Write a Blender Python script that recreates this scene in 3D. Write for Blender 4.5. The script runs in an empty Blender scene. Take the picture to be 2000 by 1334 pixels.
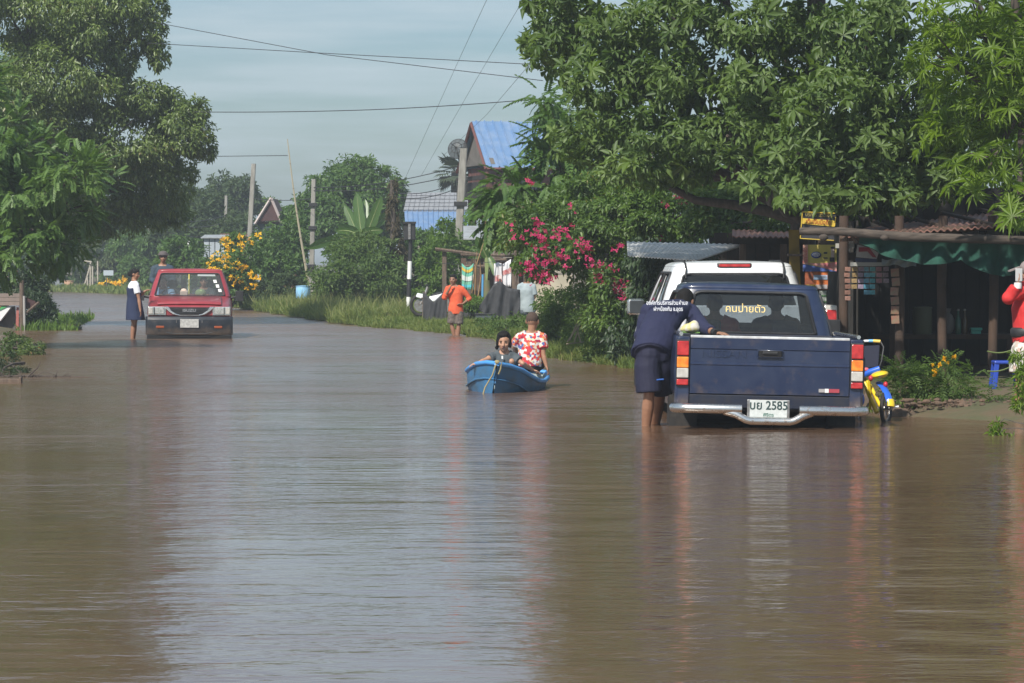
import bpy, bmesh, math, random
import numpy as np
from mathutils import Vector, Matrix, Euler
R = math.radians
random.seed(7)
rng = np.random.default_rng(11)
S = bpy.context.scene
COL = S.collection
# ------------------------------------------------------------------ camera, sky, sun, exposure
F, HOR, EYE = 6667.0, 515.0, 1.44
cam = bpy.data.objects.new('camera', bpy.data.cameras.new('camera'))
COL.objects.link(cam)
cam.location = (0, 0, EYE)
cam.rotation_euler = (R(90 - 1.306), 0, 0)
cam.data.lens = 120.0
cam.data.sensor_width = 36.0
cam.data.clip_start = 0.5
cam.data.clip_end = 4000
S.camera = cam
S.view_settings.view_transform = 'Standard'
S.view_settings.look = 'None'
S.view_settings.exposure = 0.22
S.view_settings.gamma = 1.0
SUN_DIR = Vector((-0.40, -0.72, 0.80)).normalized()      # towards the sun
sun = bpy.data.objects.new('sun', bpy.data.lights.new('sun', 'SUN'))
COL.objects.link(sun)
sun.data.energy = 5.0
sun.data.angle = R(1.2)
sun.data.color = (1.0, 0.95, 0.86)
sun.rotation_euler = SUN_DIR.to_track_quat('Z', 'Y').to_euler()
W = bpy.data.worlds.new('World'); S.world = W; W.use_nodes = True
nt = W.node_tree; nt.nodes.clear()
N = nt.nodes.new; L = nt.links.new
wo = N('ShaderNodeOutputWorld'); bg = N('ShaderNodeBackground')
sky = N('ShaderNodeTexSky'); sky.sky_type = 'NISHITA'; sky.sun_disc = False
sky.sun_elevation = math.asin(SUN_DIR.z)
sky.sun_rotation = math.atan2(SUN_DIR.x, SUN_DIR.y)
sky.air_density = 1.0; sky.dust_density = 1.0; sky.ozone_density = 2.0
tc = N('ShaderNodeTexCoord'); mp = N('ShaderNodeMapping'); mp.inputs['Scale'].default_value = (4.0, 4.0, 48.0)
n1 = N('ShaderNodeTexNoise'); n1.inputs['Scale'].default_value = 1.3; n1.inputs['Detail'].default_value = 6
n1.inputs['Roughness'].default_value = 0.55
rp = N('ShaderNodeValToRGB'); rp.color_ramp.elements[0].position = 0.40; rp.color_ramp.elements[1].position = 0.64
mx = N('ShaderNodeMix'); mx.data_type = 'RGBA'
hs = N('ShaderNodeHueSaturation'); hs.inputs['Saturation'].default_value = 1.0; hs.inputs['Value'].default_value = 0.82
tint = N('ShaderNodeMix'); tint.data_type = 'RGBA'; tint.blend_type = 'MULTIPLY'; tint.inputs[0].default_value = 1.0
tint.inputs[7].default_value = (0.82, 0.97, 1.11, 1)
mx.inputs[7].default_value = (5.2, 6.2, 6.8, 1)
L(tc.outputs['Generated'], mp.inputs[0]); L(mp.outputs[0], n1.inputs['Vector']); L(n1.outputs[0], rp.inputs[0])
L(sky.outputs[0], hs.inputs['Color']); L(hs.outputs[0], tint.inputs[6]); L(tint.outputs[2], mx.inputs[6]); L(rp.outputs[0], mx.inputs[0])
L(mx.outputs[2], bg.inputs[0]); L(bg.outputs[0], wo.inputs[0])
bg.inputs[1].default_value = 0.095
S.cycles.max_bounces = 6; S.cycles.transparent_max_bounces = 8; S.cycles.diffuse_bounces = 3
S.cycles.glossy_bounces = 3; S.cycles.transmission_bounces = 4
S.cycles.sample_clamp_indirect = 4.0
S.cycles.use_denoising = True

# ------------------------------------------------------------------ helpers
def at(px, py, D):
    return Vector(((px - 1000) / F * D, D, EYE - (py - HOR) / F * D))
def V(*a): return Vector(a)
def empty(name, label, cat, loc=(0, 0, 0), rz=0.0, group=None, rot=None):
    o = bpy.data.objects.new(name, None); COL.objects.link(o)
    o.location = loc; o.rotation_euler = rot if rot else (0, 0, rz)
    o['label'] = label; o['category'] = cat
    if group: o['group'] = group
    return o
def tag(o, label=None, cat=None, group=None, kind=None):
    if label: o['label'] = label
    if cat: o['category'] = cat
    if group: o['group'] = group
    if kind: o['kind'] = kind
    return o
def frame_from(d):
    d = Vector(d).normalized()
    u = Vector((0, 0, 1)) if abs(d.z) < 0.95 else Vector((1, 0, 0))
    a = d.cross(u).normalized(); b = a.cross(d).normalized()
    return a, b, d
class MB:
    def __init__(s): s.v = []; s.f = []; s.m = []; s.cur = 0
    def mi(s, i): s.cur = i; return s
    def add(s, vs, fs):
        o = len(s.v); s.v += [tuple(p) for p in vs]; s.f += [tuple(i + o for i in f) for f in fs]; s.m += [s.cur] * len(fs)
        return s
    def box(s, c, d, rz=0, M=None):
        x, y, z = d[0] / 2, d[1] / 2, d[2] / 2
        P = [V(a * x, b * y, e * z) for a in (-1, 1) for b in (-1, 1) for e in (-1, 1)]
        m = M if M is not None else Matrix.Rotation(rz, 3, 'Z')
        P = [m @ p + Vector(c) for p in P]
        return s.add(P, [(0, 1, 3, 2), (4, 6, 7, 5), (0, 4, 5, 1), (2, 3, 7, 6), (0, 2, 6, 4), (1, 5, 7, 3)])
    def hexa(s, P):      # 4 bottom, 4 top corners
        return s.add(P, [(3, 2, 1, 0), (4, 5, 6, 7), (0, 1, 5, 4), (1, 2, 6, 5), (2, 3, 7, 6), (3, 0, 4, 7)])
    def tube(s, pts, r, n=8, caps=True, flat=1.0):
        pts = [Vector(p) for p in pts]; k = len(pts)
        rr = r if isinstance(r, (list, tuple)) else [r] * k
        vs = []; a0 = None
        for i, p in enumerate(pts):
            d = (pts[min(i + 1, k - 1)] - pts[max(i - 1, 0)])
            if d.length < 1e-9: d = V(0, 0, 1)
            d.normalize()
            if a0 is None: a, b, _ = frame_from(d)
            else:
                a = (a0 - d * a0.dot(d))
                if a.length < 1e-6: a, b, _ = frame_from(d)
                else: a.normalize()
                b = a.cross(d).normalized()
            a0 = a
            for j in range(n):
                t = 2 * math.pi * j / n
                vs.append(p + a * math.cos(t) * rr[i] + b * math.sin(t) * rr[i] * flat)
        fs = []
        for i in range(k - 1):
            for j in range(n):
                j2 = (j + 1) % n
                fs.append((i * n + j, i * n + j2, (i + 1) * n + j2, (i + 1) * n + j))
        if caps:
            fs.append(tuple(range(n - 1, -1, -1))); fs.append(tuple((k - 1) * n + j for j in range(n)))
        return s.add(vs, fs)
    def sphere(s, c, r, nu=12, nv=8, M=None):
        r = r if isinstance(r, (tuple, list, Vector)) else (r, r, r)
        c = Vector(c); vs = []; fs = []
        for i in range(nv + 1):
            ph = math.pi * i / nv
            for j in range(nu):
                th = 2 * math.pi * j / nu
                p = V(math.sin(ph) * math.cos(th) * r[0], math.sin(ph) * math.sin(th) * r[1], math.cos(ph) * r[2])
                if M is not None: p = M @ p
                vs.append(c + p)
        for i in range(nv):
            for j in range(nu):
                j2 = (j + 1) % nu
                fs.append((i * nu + j, (i + 1) * nu + j, (i + 1) * nu + j2, i * nu + j2))
        return s.add(vs, fs)
    def loft(s, rings, closed=True, caps=True):
        n = len(rings[0]); vs = [p for r in rings for p in r]; fs = []
        for i in range(len(rings) - 1):
            for j in range(n if closed else n - 1):
                j2 = (j + 1) % n
                fs.append((i * n + j, i * n + j2, (i + 1) * n + j2, (i + 1) * n + j))
        if caps and closed:
            fs.append(tuple(range(n - 1, -1, -1))); fs.append(tuple((len(rings) - 1) * n + j for j in range(n)))
        return s.add(vs, fs)
    def prism(s, poly, axis, a, b):       # poly of 2D points extruded along axis from a to b
        def mk(p, t):
            return (t, p[0], p[1]) if axis == 'x' else ((p[0], t, p[1]) if axis == 'y' else (p[0], p[1], t))
        return s.loft([[mk(p, a) for p in poly], [mk(p, b) for p in poly]])
    def lathe(s, prof, c, n=16, axis='z', caps=True):
        rings = []
        for (r, h) in prof:
            ring = []
            for j in range(n):
                t = 2 * math.pi * j / n
                p = (r * math.cos(t), r * math.sin(t), h)
                if axis == 'x': p = (h, p[0], p[1])
                elif axis == 'y': p = (p[0], h, p[1])
                ring.append(Vector(p) + Vector(c))
            rings.append(ring)
        return s.loft(rings, caps=caps)
    def disc_tube(s, c, R0, r, n=24, k=8, axis='x'):      # torus
        vs = []; fs = []
        for i in range(n):
            t = 2 * math.pi * i / n
            for j in range(k):
                u = 2 * math.pi * j / k
                a = (R0 + r * math.cos(u)); p = (a * math.cos(t), a * math.sin(t), r * math.sin(u))
                if axis == 'x': p = (p[2], p[0], p[1])
                elif axis == 'y': p = (p[0], p[2], p[1])
                vs.append(Vector(p) + Vector(c))
        for i in range(n):
            for j in range(k):
                i2, j2 = (i + 1) % n, (j + 1) % k
                fs.append((i * k + j, i * k + j2, i2 * k + j2, i2 * k + j))
        return s.add(vs, fs)
    def mesh(s, name, mats):
        me = bpy.data.meshes.new(name); me.from_pydata([tuple(p) for p in s.v], [], s.f)
        mats = mats if isinstance(mats, (list, tuple)) else [mats]
        for m in mats: me.materials.append(m)
        if len(mats) > 1: me.polygons.foreach_set('material_index', s.m)
        return me
    def build(s, name, mats, parent=None, smooth=None, bevel=0.0, loc=None, seg=2, fix=True):
        me = s.mesh(name, mats)
        if fix:
            bm = bmesh.new(); bm.from_mesh(me); bmesh.ops.recalc_face_normals(bm, faces=bm.faces); bm.to_mesh(me); bm.free()
        if smooth is not None:
            me.polygons.foreach_set('use_smooth', [True] * len(me.polygons))
            if smooth < 180: me.set_sharp_from_angle(angle=R(smooth))
        o = bpy.data.objects.new(name, me); COL.objects.link(o)
        if parent is not None: o.parent = parent
        if loc is not None: o.location = loc
        if bevel:
            b = o.modifiers.new('bevel', 'BEVEL'); b.width = bevel; b.segments = seg; b.limit_method = 'ANGLE'; b.angle_limit = R(35)
        return o
def link_mesh(name, me, parent=None):
    o = bpy.data.objects.new(name, me); COL.objects.link(o)
    if parent is not None: o.parent = parent
    return o
def np_mesh(name, verts, faces, mats, smooth=False):   # faces all same size
    me = bpy.data.meshes.new(name); nv, nf, k = len(verts), len(faces), faces.shape[1]
    me.vertices.add(nv); me.vertices.foreach_set('co', verts.astype(np.float32).ravel())
    me.loops.add(nf * k); me.loops.foreach_set('vertex_index', faces.astype(np.int32).ravel())
    me.polygons.add(nf); me.polygons.foreach_set('loop_start', np.arange(0, nf * k, k, dtype=np.int32))
    me.update(calc_edges=True)
    for m in (mats if isinstance(mats, (list, tuple)) else [mats]): me.materials.append(m)
    if smooth: me.polygons.foreach_set('use_smooth', [True] * nf)
    return me
def text_mesh(body, size, name, mat, parent, M, extrude=0.001, align='CENTER', xs=1.0, bold=0.0):
    cu = bpy.data.curves.new('lettering_source', 'FONT'); cu.body = body; cu.size = size; cu.extrude = extrude
    cu.align_x = align; cu.align_y = 'CENTER'; cu.offset = bold
    t = bpy.data.objects.new('lettering_source', cu); COL.objects.link(t)
    dg = bpy.context.evaluated_depsgraph_get(); me = bpy.data.meshes.new_from_object(t.evaluated_get(dg))
    bpy.data.objects.remove(t); bpy.data.curves.remove(cu)
    me.materials.clear(); me.materials.append(mat)
    me.transform(M @ Matrix.Diagonal((xs, 1, 1, 1)))
    o = link_mesh(name, me, parent); return o
def faceM(loc, face='-y', rz=0.0, tilt=0.0):   # text plane facing -y (towards the camera) or +y
    m = Matrix.Translation(loc) @ Matrix.Rotation(rz, 4, 'Z') @ Matrix.Rotation(R(90) + tilt, 4, 'X')
    return m
# ---- materials
MATS = {}
def mat(name, c, rough=0.6, metal=0.0, c2=None, scale=8.0, bump=0.0, bscale=40.0, spec=0.5, stretch=(1, 1, 1), lo=0.35, hi=0.65, coat=0.0, detail=4, dirt=None, alpha=None, emis=None):
    if name in MATS: return MATS[name]
    m = bpy.data.materials.new(name); m.use_nodes = True; t = m.node_tree; b = t.nodes['Principled BSDF']
    b.inputs['Base Color'].default_value = (*c, 1); b.inputs['Roughness'].default_value = rough
    b.inputs['Metallic'].default_value = metal; b.inputs['Specular IOR Level'].default_value = spec
    if coat: b.inputs['Coat Weight'].default_value = coat; b.inputs['Coat Roughness'].default_value = 0.08
    co = t.nodes.new('ShaderNodeTexCoord'); ma = t.nodes.new('ShaderNodeMapping'); ma.inputs['Scale'].default_value = stretch
    t.links.new(co.outputs['Object'], ma.inputs[0])
    if c2 is not None:
        n = t.nodes.new('ShaderNodeTexNoise'); n.inputs['Scale'].default_value = scale; n.inputs['Detail'].default_value = detail
        r = t.nodes.new('ShaderNodeValToRGB'); r.color_ramp.elements[0].position = lo; r.color_ramp.elements[1].position = hi
        r.color_ramp.elements[0].color = (*c, 1); r.color_ramp.elements[1].color = (*c2, 1)
        t.links.new(ma.outputs[0], n.inputs['Vector']); t.links.new(n.outputs[0], r.inputs[0]); t.links.new(r.outputs[0], b.inputs['Base Color'])
        rr = t.nodes.new('ShaderNodeMapRange'); rr.inputs[3].default_value = max(0, rough - 0.07); rr.inputs[4].default_value = min(1, rough + 0.1)
        t.links.new(n.outputs[0], rr.inputs[0]); t.links.new(rr.outputs[0], b.inputs['Roughness'])
    if dirt:      # dried mud that thins out upwards
        sx = t.nodes.new('ShaderNodeSeparateXYZ'); t.links.new(co.outputs['Object'], sx.inputs[0])
        mr = t.nodes.new('ShaderNodeMapRange'); mr.inputs[1].default_value = dirt[0]; mr.inputs[2].default_value = dirt[1]; mr.inputs[3].default_value = .55; mr.inputs[4].default_value = 0.0
        n = t.nodes.new('ShaderNodeTexNoise'); n.inputs['Scale'].default_value = 7; n.inputs['Detail'].default_value = 8; n.inputs['Roughness'].default_value = .7
        r2 = t.nodes.new('ShaderNodeMath'); r2.operation = 'ADD'; r3 = t.nodes.new('ShaderNodeMapRange'); r3.inputs[1].default_value = .55; r3.inputs[2].default_value = .95; r3.inputs[4].default_value = .75
        t.links.new(co.outputs['Object'], n.inputs['Vector']); t.links.new(sx.outputs[2], mr.inputs[0]); t.links.new(n.outputs[0], r2.inputs[0]); t.links.new(mr.outputs[0], r2.inputs[1]); t.links.new(r2.outputs[0], r3.inputs[0])
        mxd = t.nodes.new('ShaderNodeMix'); mxd.data_type = 'RGBA'; mxd.inputs[7].default_value = (.16, .115, .08, 1)
        src = b.inputs['Base Color'].links[0].from_socket if b.inputs['Base Color'].links else None
        if src: t.links.new(src, mxd.inputs[6])
        else: mxd.inputs[6].default_value = (*c, 1)
        t.links.new(r3.outputs[0], mxd.inputs[0]); t.links.new(mxd.outputs[2], b.inputs['Base Color'])
    if bump:
        n = t.nodes.new('ShaderNodeTexNoise'); n.inputs['Scale'].default_value = bscale; n.inputs['Detail'].default_value = 5
        u = t.nodes.new('ShaderNodeBump'); u.inputs['Strength'].default_value = 0.6; u.inputs['Distance'].default_value = bump
        t.links.new(ma.outputs[0], n.inputs['Vector']); t.links.new(n.outputs[0], u.inputs['Height']); t.links.new(u.outputs[0], b.inputs['Normal'])
    if emis: b.inputs['Emission Color'].default_value = (*emis, 1); b.inputs['Emission Strength'].default_value = 1
    MATS[name] = m; return m
def glass(name, tint, a=0.35, rough=0.03):      # thin pane: tinted transparent + glossy
    if name in MATS: return MATS[name]
    m = bpy.data.materials.new(name); m.use_nodes = True; t = m.node_tree; t.nodes.clear()
    o = t.nodes.new('ShaderNodeOutputMaterial'); tr = t.nodes.new('ShaderNodeBsdfTransparent'); gl = t.nodes.new('ShaderNodeBsdfGlossy')
    tr.inputs[0].default_value = (*tint, 1); gl.inputs['Roughness'].default_value = rough
    lw = t.nodes.new('ShaderNodeLayerWeight'); fr = t.nodes.new('ShaderNodeMath'); fr.operation = 'POWER'; fr.inputs[1].default_value = 4.5; t.links.new(lw.outputs['Facing'], fr.inputs[0])
    df = t.nodes.new('ShaderNodeBsdfDiffuse'); df.inputs[0].default_value = (0.35, 0.37, 0.36, 1)
    m1 = t.nodes.new('ShaderNodeMixShader'); m1.inputs[0].default_value = a
    m2 = t.nodes.new('ShaderNodeMixShader')
    mu = t.nodes.new('ShaderNodeMath'); mu.operation = 'MULTIPLY_ADD'; mu.inputs[1].default_value = 1.0; mu.inputs[2].default_value = 0.05
    t.links.new(fr.outputs[0], mu.inputs[0]); t.links.new(mu.outputs[0], m2.inputs[0])
    t.links.new(tr.outputs[0], m1.inputs[1]); t.links.new(df.outputs[0], m1.inputs[2])
    t.links.new(m1.outputs[0], m2.inputs[1]); t.links.new(gl.outputs[0], m2.inputs[2]); t.links.new(m2.outputs[0], o.inputs[0])
    MATS[name] = m; return m
def leafmat(name, c1, c2, trans=0.3, rough=0.45, spec=0.4, c3=None, tmul=1.6):
    if name in MATS: return MATS[name]
    m = bpy.data.materials.new(name); m.use_nodes = True; t = m.node_tree; b = t.nodes['Principled BSDF']
    g = t.nodes.new('ShaderNodeNewGeometry'); r = t.nodes.new('ShaderNodeValToRGB')
    r.color_ramp.elements[0].color = (*c1, 1); r.color_ramp.elements[1].color = (*c2, 1)
    if c3: e = r.color_ramp.elements.new(0.96); e.color = (*c2, 1); r.color_ramp.elements[-1].color = (*c3, 1)
    n = t.nodes.new('ShaderNodeTexNoise'); n.inputs['Scale'].default_value = 0.9; n.inputs['Detail'].default_value = 2
    t.links.new(g.outputs['Position'], n.inputs['Vector'])
    ad = t.nodes.new('ShaderNodeMath'); ad.operation = 'MULTIPLY_ADD'; ad.inputs[1].default_value = 0.75
    sb = t.nodes.new('ShaderNodeMath'); sb.operation = 'MULTIPLY_ADD'; sb.inputs[1].default_value = 1.2; sb.inputs[2].default_value = -0.48
    t.links.new(n.outputs[0], sb.inputs[0]); t.links.new(g.outputs['Random Per Island'], ad.inputs[0]); t.links.new(sb.outputs[0], ad.inputs[2])
    t.links.new(ad.outputs[0], r.inputs[0]); t.links.new(r.outputs[0], b.inputs['Base Color'])
    b.inputs['Roughness'].default_value = rough; b.inputs['Specular IOR Level'].default_value = spec
    tl = t.nodes.new('ShaderNodeBsdfTranslucent'); mm = t.nodes.new('ShaderNodeMixShader'); mm.inputs[0].default_value = trans
    mu = t.nodes.new('ShaderNodeMix'); mu.data_type = 'RGBA'; mu.blend_type = 'MULTIPLY'; mu.inputs[0].default_value = 1
    mu.inputs[7].default_value = (tmul * 1.1, tmul * 1.15, tmul * 0.45, 1)
    t.links.new(r.outputs[0], mu.inputs[6]); t.links.new(mu.outputs[2], tl.inputs[0])
    t.links.new(b.outputs[0], mm.inputs[1]); t.links.new(tl.outputs[0], mm.inputs[2])
    t.links.new(mm.outputs[0], t.nodes['Material Output'].inputs[0])
    MATS[name] = m; return m
# ---- foliage
def norm(a): return a / np.maximum(np.linalg.norm(a, axis=1, keepdims=True), 1e-9)
def tpl_leaf(l=1.0, w=0.4, fold=0.1, curl=0.15, pos=.45):
    v = np.array([(0, 0, 0), (w / 2, pos * l, fold * l), (0, l, -curl * l), (-w / 2, pos * l, fold * l)])
    return v, np.array([(0, 1, 2), (0, 2, 3)])
def tpl_merge(parts):
    vs, fs, o = [], [], 0
    for v, f in parts: vs.append(v); fs.append(f + o); o += len(v)
    return np.vstack(vs), np.vstack(fs)
def xf(t, M, loc=(0, 0, 0)):
    return t[0] @ np.array(M).T + np.array(loc), t[1]
def tpl_whorl(k=7, l=1.0, w=0.3, up=0.15, fan=2 * math.pi, start=0.0, curl=0.25, stalk=0.08, pos=.45, wob=.2):
    out = []
    for i in range(k):
        a = start + fan * i / (k if fan > 6 else max(k - 1, 1)); el = up + random.uniform(-wob, wob); a += random.uniform(-wob, wob) * .6
        M = (Matrix.Rotation(a, 3, 'Z') @ Matrix.Rotation(el, 3, 'X'))
        s = random.uniform(.65, 1.1)
        out.append(xf(tpl_leaf(l * s, w * (.6 + .4 * s), 0.06, curl, pos), M))
    v, f = tpl_merge(out); f = f.copy(); f[np.isin(f, np.arange(0, len(v), 4))] = 0      # leaves share the stalk point
    return v, f
def tpl_pinnate(n=7, L_=1.0, ll=0.3, lw=0.12, droop=0.35):
    out = []; 
    for i in range(n):
        u = (i + 1) / n; y = L_ * u; z = -droop * L_ * u * u
        for sgn in (-1, 1):
            a = -sgn * R(62 - 25 * u); M = Matrix.Rotation(a, 3, 'Z') @ Matrix.Rotation(-0.25, 3, 'X')
            s = (1 - 0.45 * abs(u - .45)) * random.uniform(.85, 1.1)
            out.append(xf(tpl_leaf(ll * s, lw, 0.05, .12), M, (0, y, z)))
    out.append((np.array([(-.006 * L_, 0, 0), (.006 * L_, 0, 0), (0, L_, -droop * L_)]), np.array([(0, 1, 2)])))
    return tpl_merge(out)
def scatter(tpl, P, Y, Z, sc):
    """copies of a template at P with its y along Y and its z near Z"""
    Y = norm(Y); X = norm(np.cross(Y, Z)); Zn = np.cross(X, Y)
    tv, tf = tpl; n = len(P)
    M = np.stack([X, Y, Zn], axis=2) * sc[:, None, None]
    v = np.einsum('nij,kj->nki', M, tv) + P[:, None, :]
    f = tf[None] + (np.arange(n) * len(tv))[:, None, None]
    return v.reshape(-1, 3), f.reshape(-1, tf.shape[1])
def cloud_points(c, r, n, sub=0.33, shell=0.55, fine=9):
    """points in leafy sub-clumps over an ellipsoid; returns positions and outward directions"""
    c = np.array(c); r = np.array(r)
    k = max(3, int(fine / sub))
    d = norm(rng.normal(size=(k, 3))); rad = shell + (1 - shell) * rng.random((k, 1)) ** 0.6
    cc = d * rad
    idx = rng.integers(0, k, n)
    sr = sub * (0.6 + 0.8 * rng.random(k))
    q = norm(rng.normal(size=(n, 3))) * (rng.random((n, 1)) ** 0.45) * sr[idx][:, None]
    p = cc[idx] + q
    out = norm(p * 0.6 + q * 1.5 / sub * .33)
    return c + p * r, out
def foliage(clumps, tpl, size, wfac, cover, droop=0.3, D=None, sub=0.33, shell=0.5, leafarea=None, zmode='leaf', fine=9, jitter=.25, maxn=60000):
    """clumps: (px, py, D, rx_px, ry_px, depth_m). Leaves enough to cover each one."""
    VS, FS, o = [], [], 0
    allP = []
    for (px, py, d, rx, ry, dz) in clumps:
        s = F / d; c = at(px, py, d); r = (rx / s, dz, ry / s)
        la = leafarea if leafarea else size * size * wfac * 0.5
        n = int(min(maxn, cover * math.pi * r[0] * r[2] / (la * .55)))
        P, O = cloud_points(c, r, n, sub, shell, fine)
        rnd = rng.normal(size=(n, 3))
        if zmode == 'leaf':
            Y = O * .7 + rnd * .6 + np.array([0, 0, -droop]); Z = O * .5 + rng.normal(size=(n, 3)) * .45 + np.array([0, -.1, .8])
        elif zmode == 'whorl':
            Z = O * .7 + np.array([0, -.25, .65]) + rnd * .28; Y = rng.normal(size=(n, 3))
        else:
            Y = O * 1.0 + rnd * .35 + np.array([0, -.1, -droop]); Z = np.tile(np.array([0, 0, 1.0]), (n, 1)) + rng.normal(size=(n, 3)) * .2
        sc = size * (1 + jitter * rng.normal(size=n)).clip(.5, 1.6)
        allP.append((P, Y, Z, sc))
    P = np.vstack([a[0] for a in allP]); Y = np.vstack([a[1] for a in allP]); Z = np.vstack([a[2] for a in allP]); sc = np.concatenate([a[3] for a in allP])
    return P, Y, Z, sc
def in_frame(P, m=20):
    px = 1000 + P[:, 0] / P[:, 1] * F; py = HOR - (P[:, 2] - EYE) / P[:, 1] * F
    return (px > -m) & (px < 2000 + m) & (py > -m) & (py < 1334)
def leaf_objects(name, tpls, data, m, parent, k=300):
    """the k leaves (or whorls) that show largest as objects of their own; the rest is returned"""
    P, Y, Z, sc = data
    score = sc / P[:, 1] * (1 - .1 * rng.random(len(P))) + in_frame(P, -5) * 10
    # prefer those near the camera side
    idx = np.argsort(-(score - (P[:, 1] - P[:, 1].min()) * 0.02))[:k]
    keep = np.ones(len(P), bool); keep[idx] = False
    meshes = [np_mesh(name, t[0], t[1], m) for t in tpls]
    for q, i in enumerate(idx):
        y = Vector(Y[i]).normalized(); x = y.cross(Vector(Z[i])).normalized(); z = x.cross(y)
        M = Matrix((x, y, z)).transposed().to_4x4(); M = Matrix.Translation(P[i]) @ M @ Matrix.Scale(sc[i], 4)
        o = link_mesh(name, meshes[q % len(meshes)], parent); o.matrix_local = M if parent is None else parent_inv(parent) @ M
    return P[keep], Y[keep], Z[keep], sc[keep]
def parent_inv(p):
    return (Matrix.Translation(p.location) @ p.rotation_euler.to_matrix().to_4x4()).inverted()
def crown_mesh(name, tpl, data, m, parent, kind='stuff'):
    P, Y, Z, sc = data
    if isinstance(tpl, list):
        a = np.array_split(rng.permutation(len(P)), len(tpl)); vs, fs, o = [], [], 0
        for t, i in zip(tpl, a):
            v, f = scatter(t, P[i], Y[i], Z[i], sc[i]); vs.append(v); fs.append(f + o); o += len(v)
        v, f = np.vstack(vs), np.vstack(fs)
    else: v, f = scatter(tpl, P, Y, Z, sc)
    if parent is not None: v = v - np.array(parent.location)
    o = link_mesh(name, np_mesh(name, v, f, m), parent)
    if kind: o['kind'] = kind
    return o
def limbs_mesh(paths, parent, m, name='trunk'):
    """paths: (points, r0, r1) in world space"""
    b = MB(); o = Vector(parent.location)
    for pts, r0, r1 in paths:
        pts = [Vector(p) - o for p in pts]
        q = [pts[0]]
        for i in range(len(pts) - 1):
            a, c = pts[i], pts[i + 1]; L_ = (c - a).length
            for k in (1, 2, 3):
                w = V(*(random.uniform(-1, 1) for _ in range(3))) * L_ * 0.035 * (k < 3)
                q.append(a.lerp(c, k / 3) + w)
        rr = [r0 + (r1 - r0) * (i / (len(q) - 1)) ** 0.8 for i in range(len(q))]
        b.tube(q, rr, 8 if r0 > .04 else 5)
    return b.build(name, m, parent, smooth=60)
def limbs_to(trunk_top, clumps, r0, lean=0.25, every=1, n=2):
    out = []
    for c in clumps[::every]:
        p = at(c[0], c[1], c[2]); q = Vector(trunk_top)
        mid = q.lerp(p, .5) + V(0, 0, -lean * abs(p.x - q.x) * .4)
        out.append(([q, mid, p], r0, r0 * .22))
        s = F / c[2]
        for _ in range(n):
            e = p + V(random.uniform(-1, 1) * c[3] / s * .7, random.uniform(-.6, .4) * c[5], random.uniform(-.4, .8) * c[4] / s)
            out.append(([mid.lerp(p, .5), e], r0 * .35, r0 * .08))
    return out
# ------------------------------------------------------------------ materials shared
M_navy = mat('navy_paint', (0.012, 0.022, 0.062), 0.34, 0.0, c2=(0.022, 0.034, 0.075), scale=6, coat=0.35, lo=.4, hi=.7, bump=0.0025, bscale=3, dirt=(.28, .68))
M_navyd = mat('navy_under', (0.008, 0.014, 0.035), 0.5, c2=(0.02, 0.02, 0.03), scale=9)
M_white = mat('white_paint', (0.78, 0.80, 0.82), 0.25, c2=(0.72, 0.74, 0.76), scale=3, coat=0.5, dirt=(.3, .9))
M_red = mat('red_paint', (0.26, 0.022, 0.035), 0.42, c2=(0.33, 0.045, 0.055), scale=4, coat=0.25, lo=.3, hi=.75, dirt=(.3, .85))
M_black = mat('black_plastic', (0.012, 0.012, 0.014), 0.55, c2=(0.025, 0.025, 0.027), scale=14)
M_rubber = mat('tyre_rubber', (0.014, 0.014, 0.015), 0.8, c2=(0.035, 0.030, 0.026), scale=20)
M_under = mat('chassis_dark', (0.006, 0.006, 0.007), 0.85)
M_chrome = mat('chrome', (0.78, 0.76, 0.72), 0.24, 1.0, c2=(0.45, 0.36, 0.29), scale=26, lo=.55, hi=.75)
M_steel = mat('dull_steel', (0.40, 0.40, 0.40), 0.4, 0.8, c2=(0.25, 0.22, 0.2), scale=20)
M_lred = mat('red_lens', (0.35, 0.008, 0.012), 0.12, coat=1.0, c2=(0.55, 0.03, 0.03), scale=18)
M_lamb = mat('amber_lens', (0.75, 0.16, 0.01), 0.12, coat=1.0, c2=(0.95, 0.32, 0.03), scale=18)
M_lwht = mat('clear_lens', (0.40, 0.38, 0.35), 0.12, coat=1.0, c2=(0.56, 0.54, 0.50), scale=18)
M_plate = mat('plate_white', (0.60, 0.63, 0.62), 0.5, c2=(0.50, 0.53, 0.52), scale=30)
M_ink = mat('plate_ink', (0.02, 0.05, 0.05), 0.6)
M_gold = mat('gold_vinyl', (0.85, 0.62, 0.22), 0.5)
M_paper = mat('pale_sticker', (0.75, 0.74, 0.72), 0.7)
M_seat = mat('dark_seat_cloth', (0.03, 0.032, 0.038), 0.9, c2=(0.05, 0.05, 0.055), scale=30)
M_glassN = glass('pickup_rear_glass', (0.50, 0.54, 0.56), 0.035)
M_glassW = glass('tinted_dark_glass', (0.04, 0.045, 0.05), 0.04)
M_glassR = glass('windshield_glass', (0.70, 0.74, 0.74), 0.12)
M_mirror = mat('mirror_glass', (0.55, 0.6, 0.62), 0.05, 1.0)
WHEEL = {}
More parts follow.
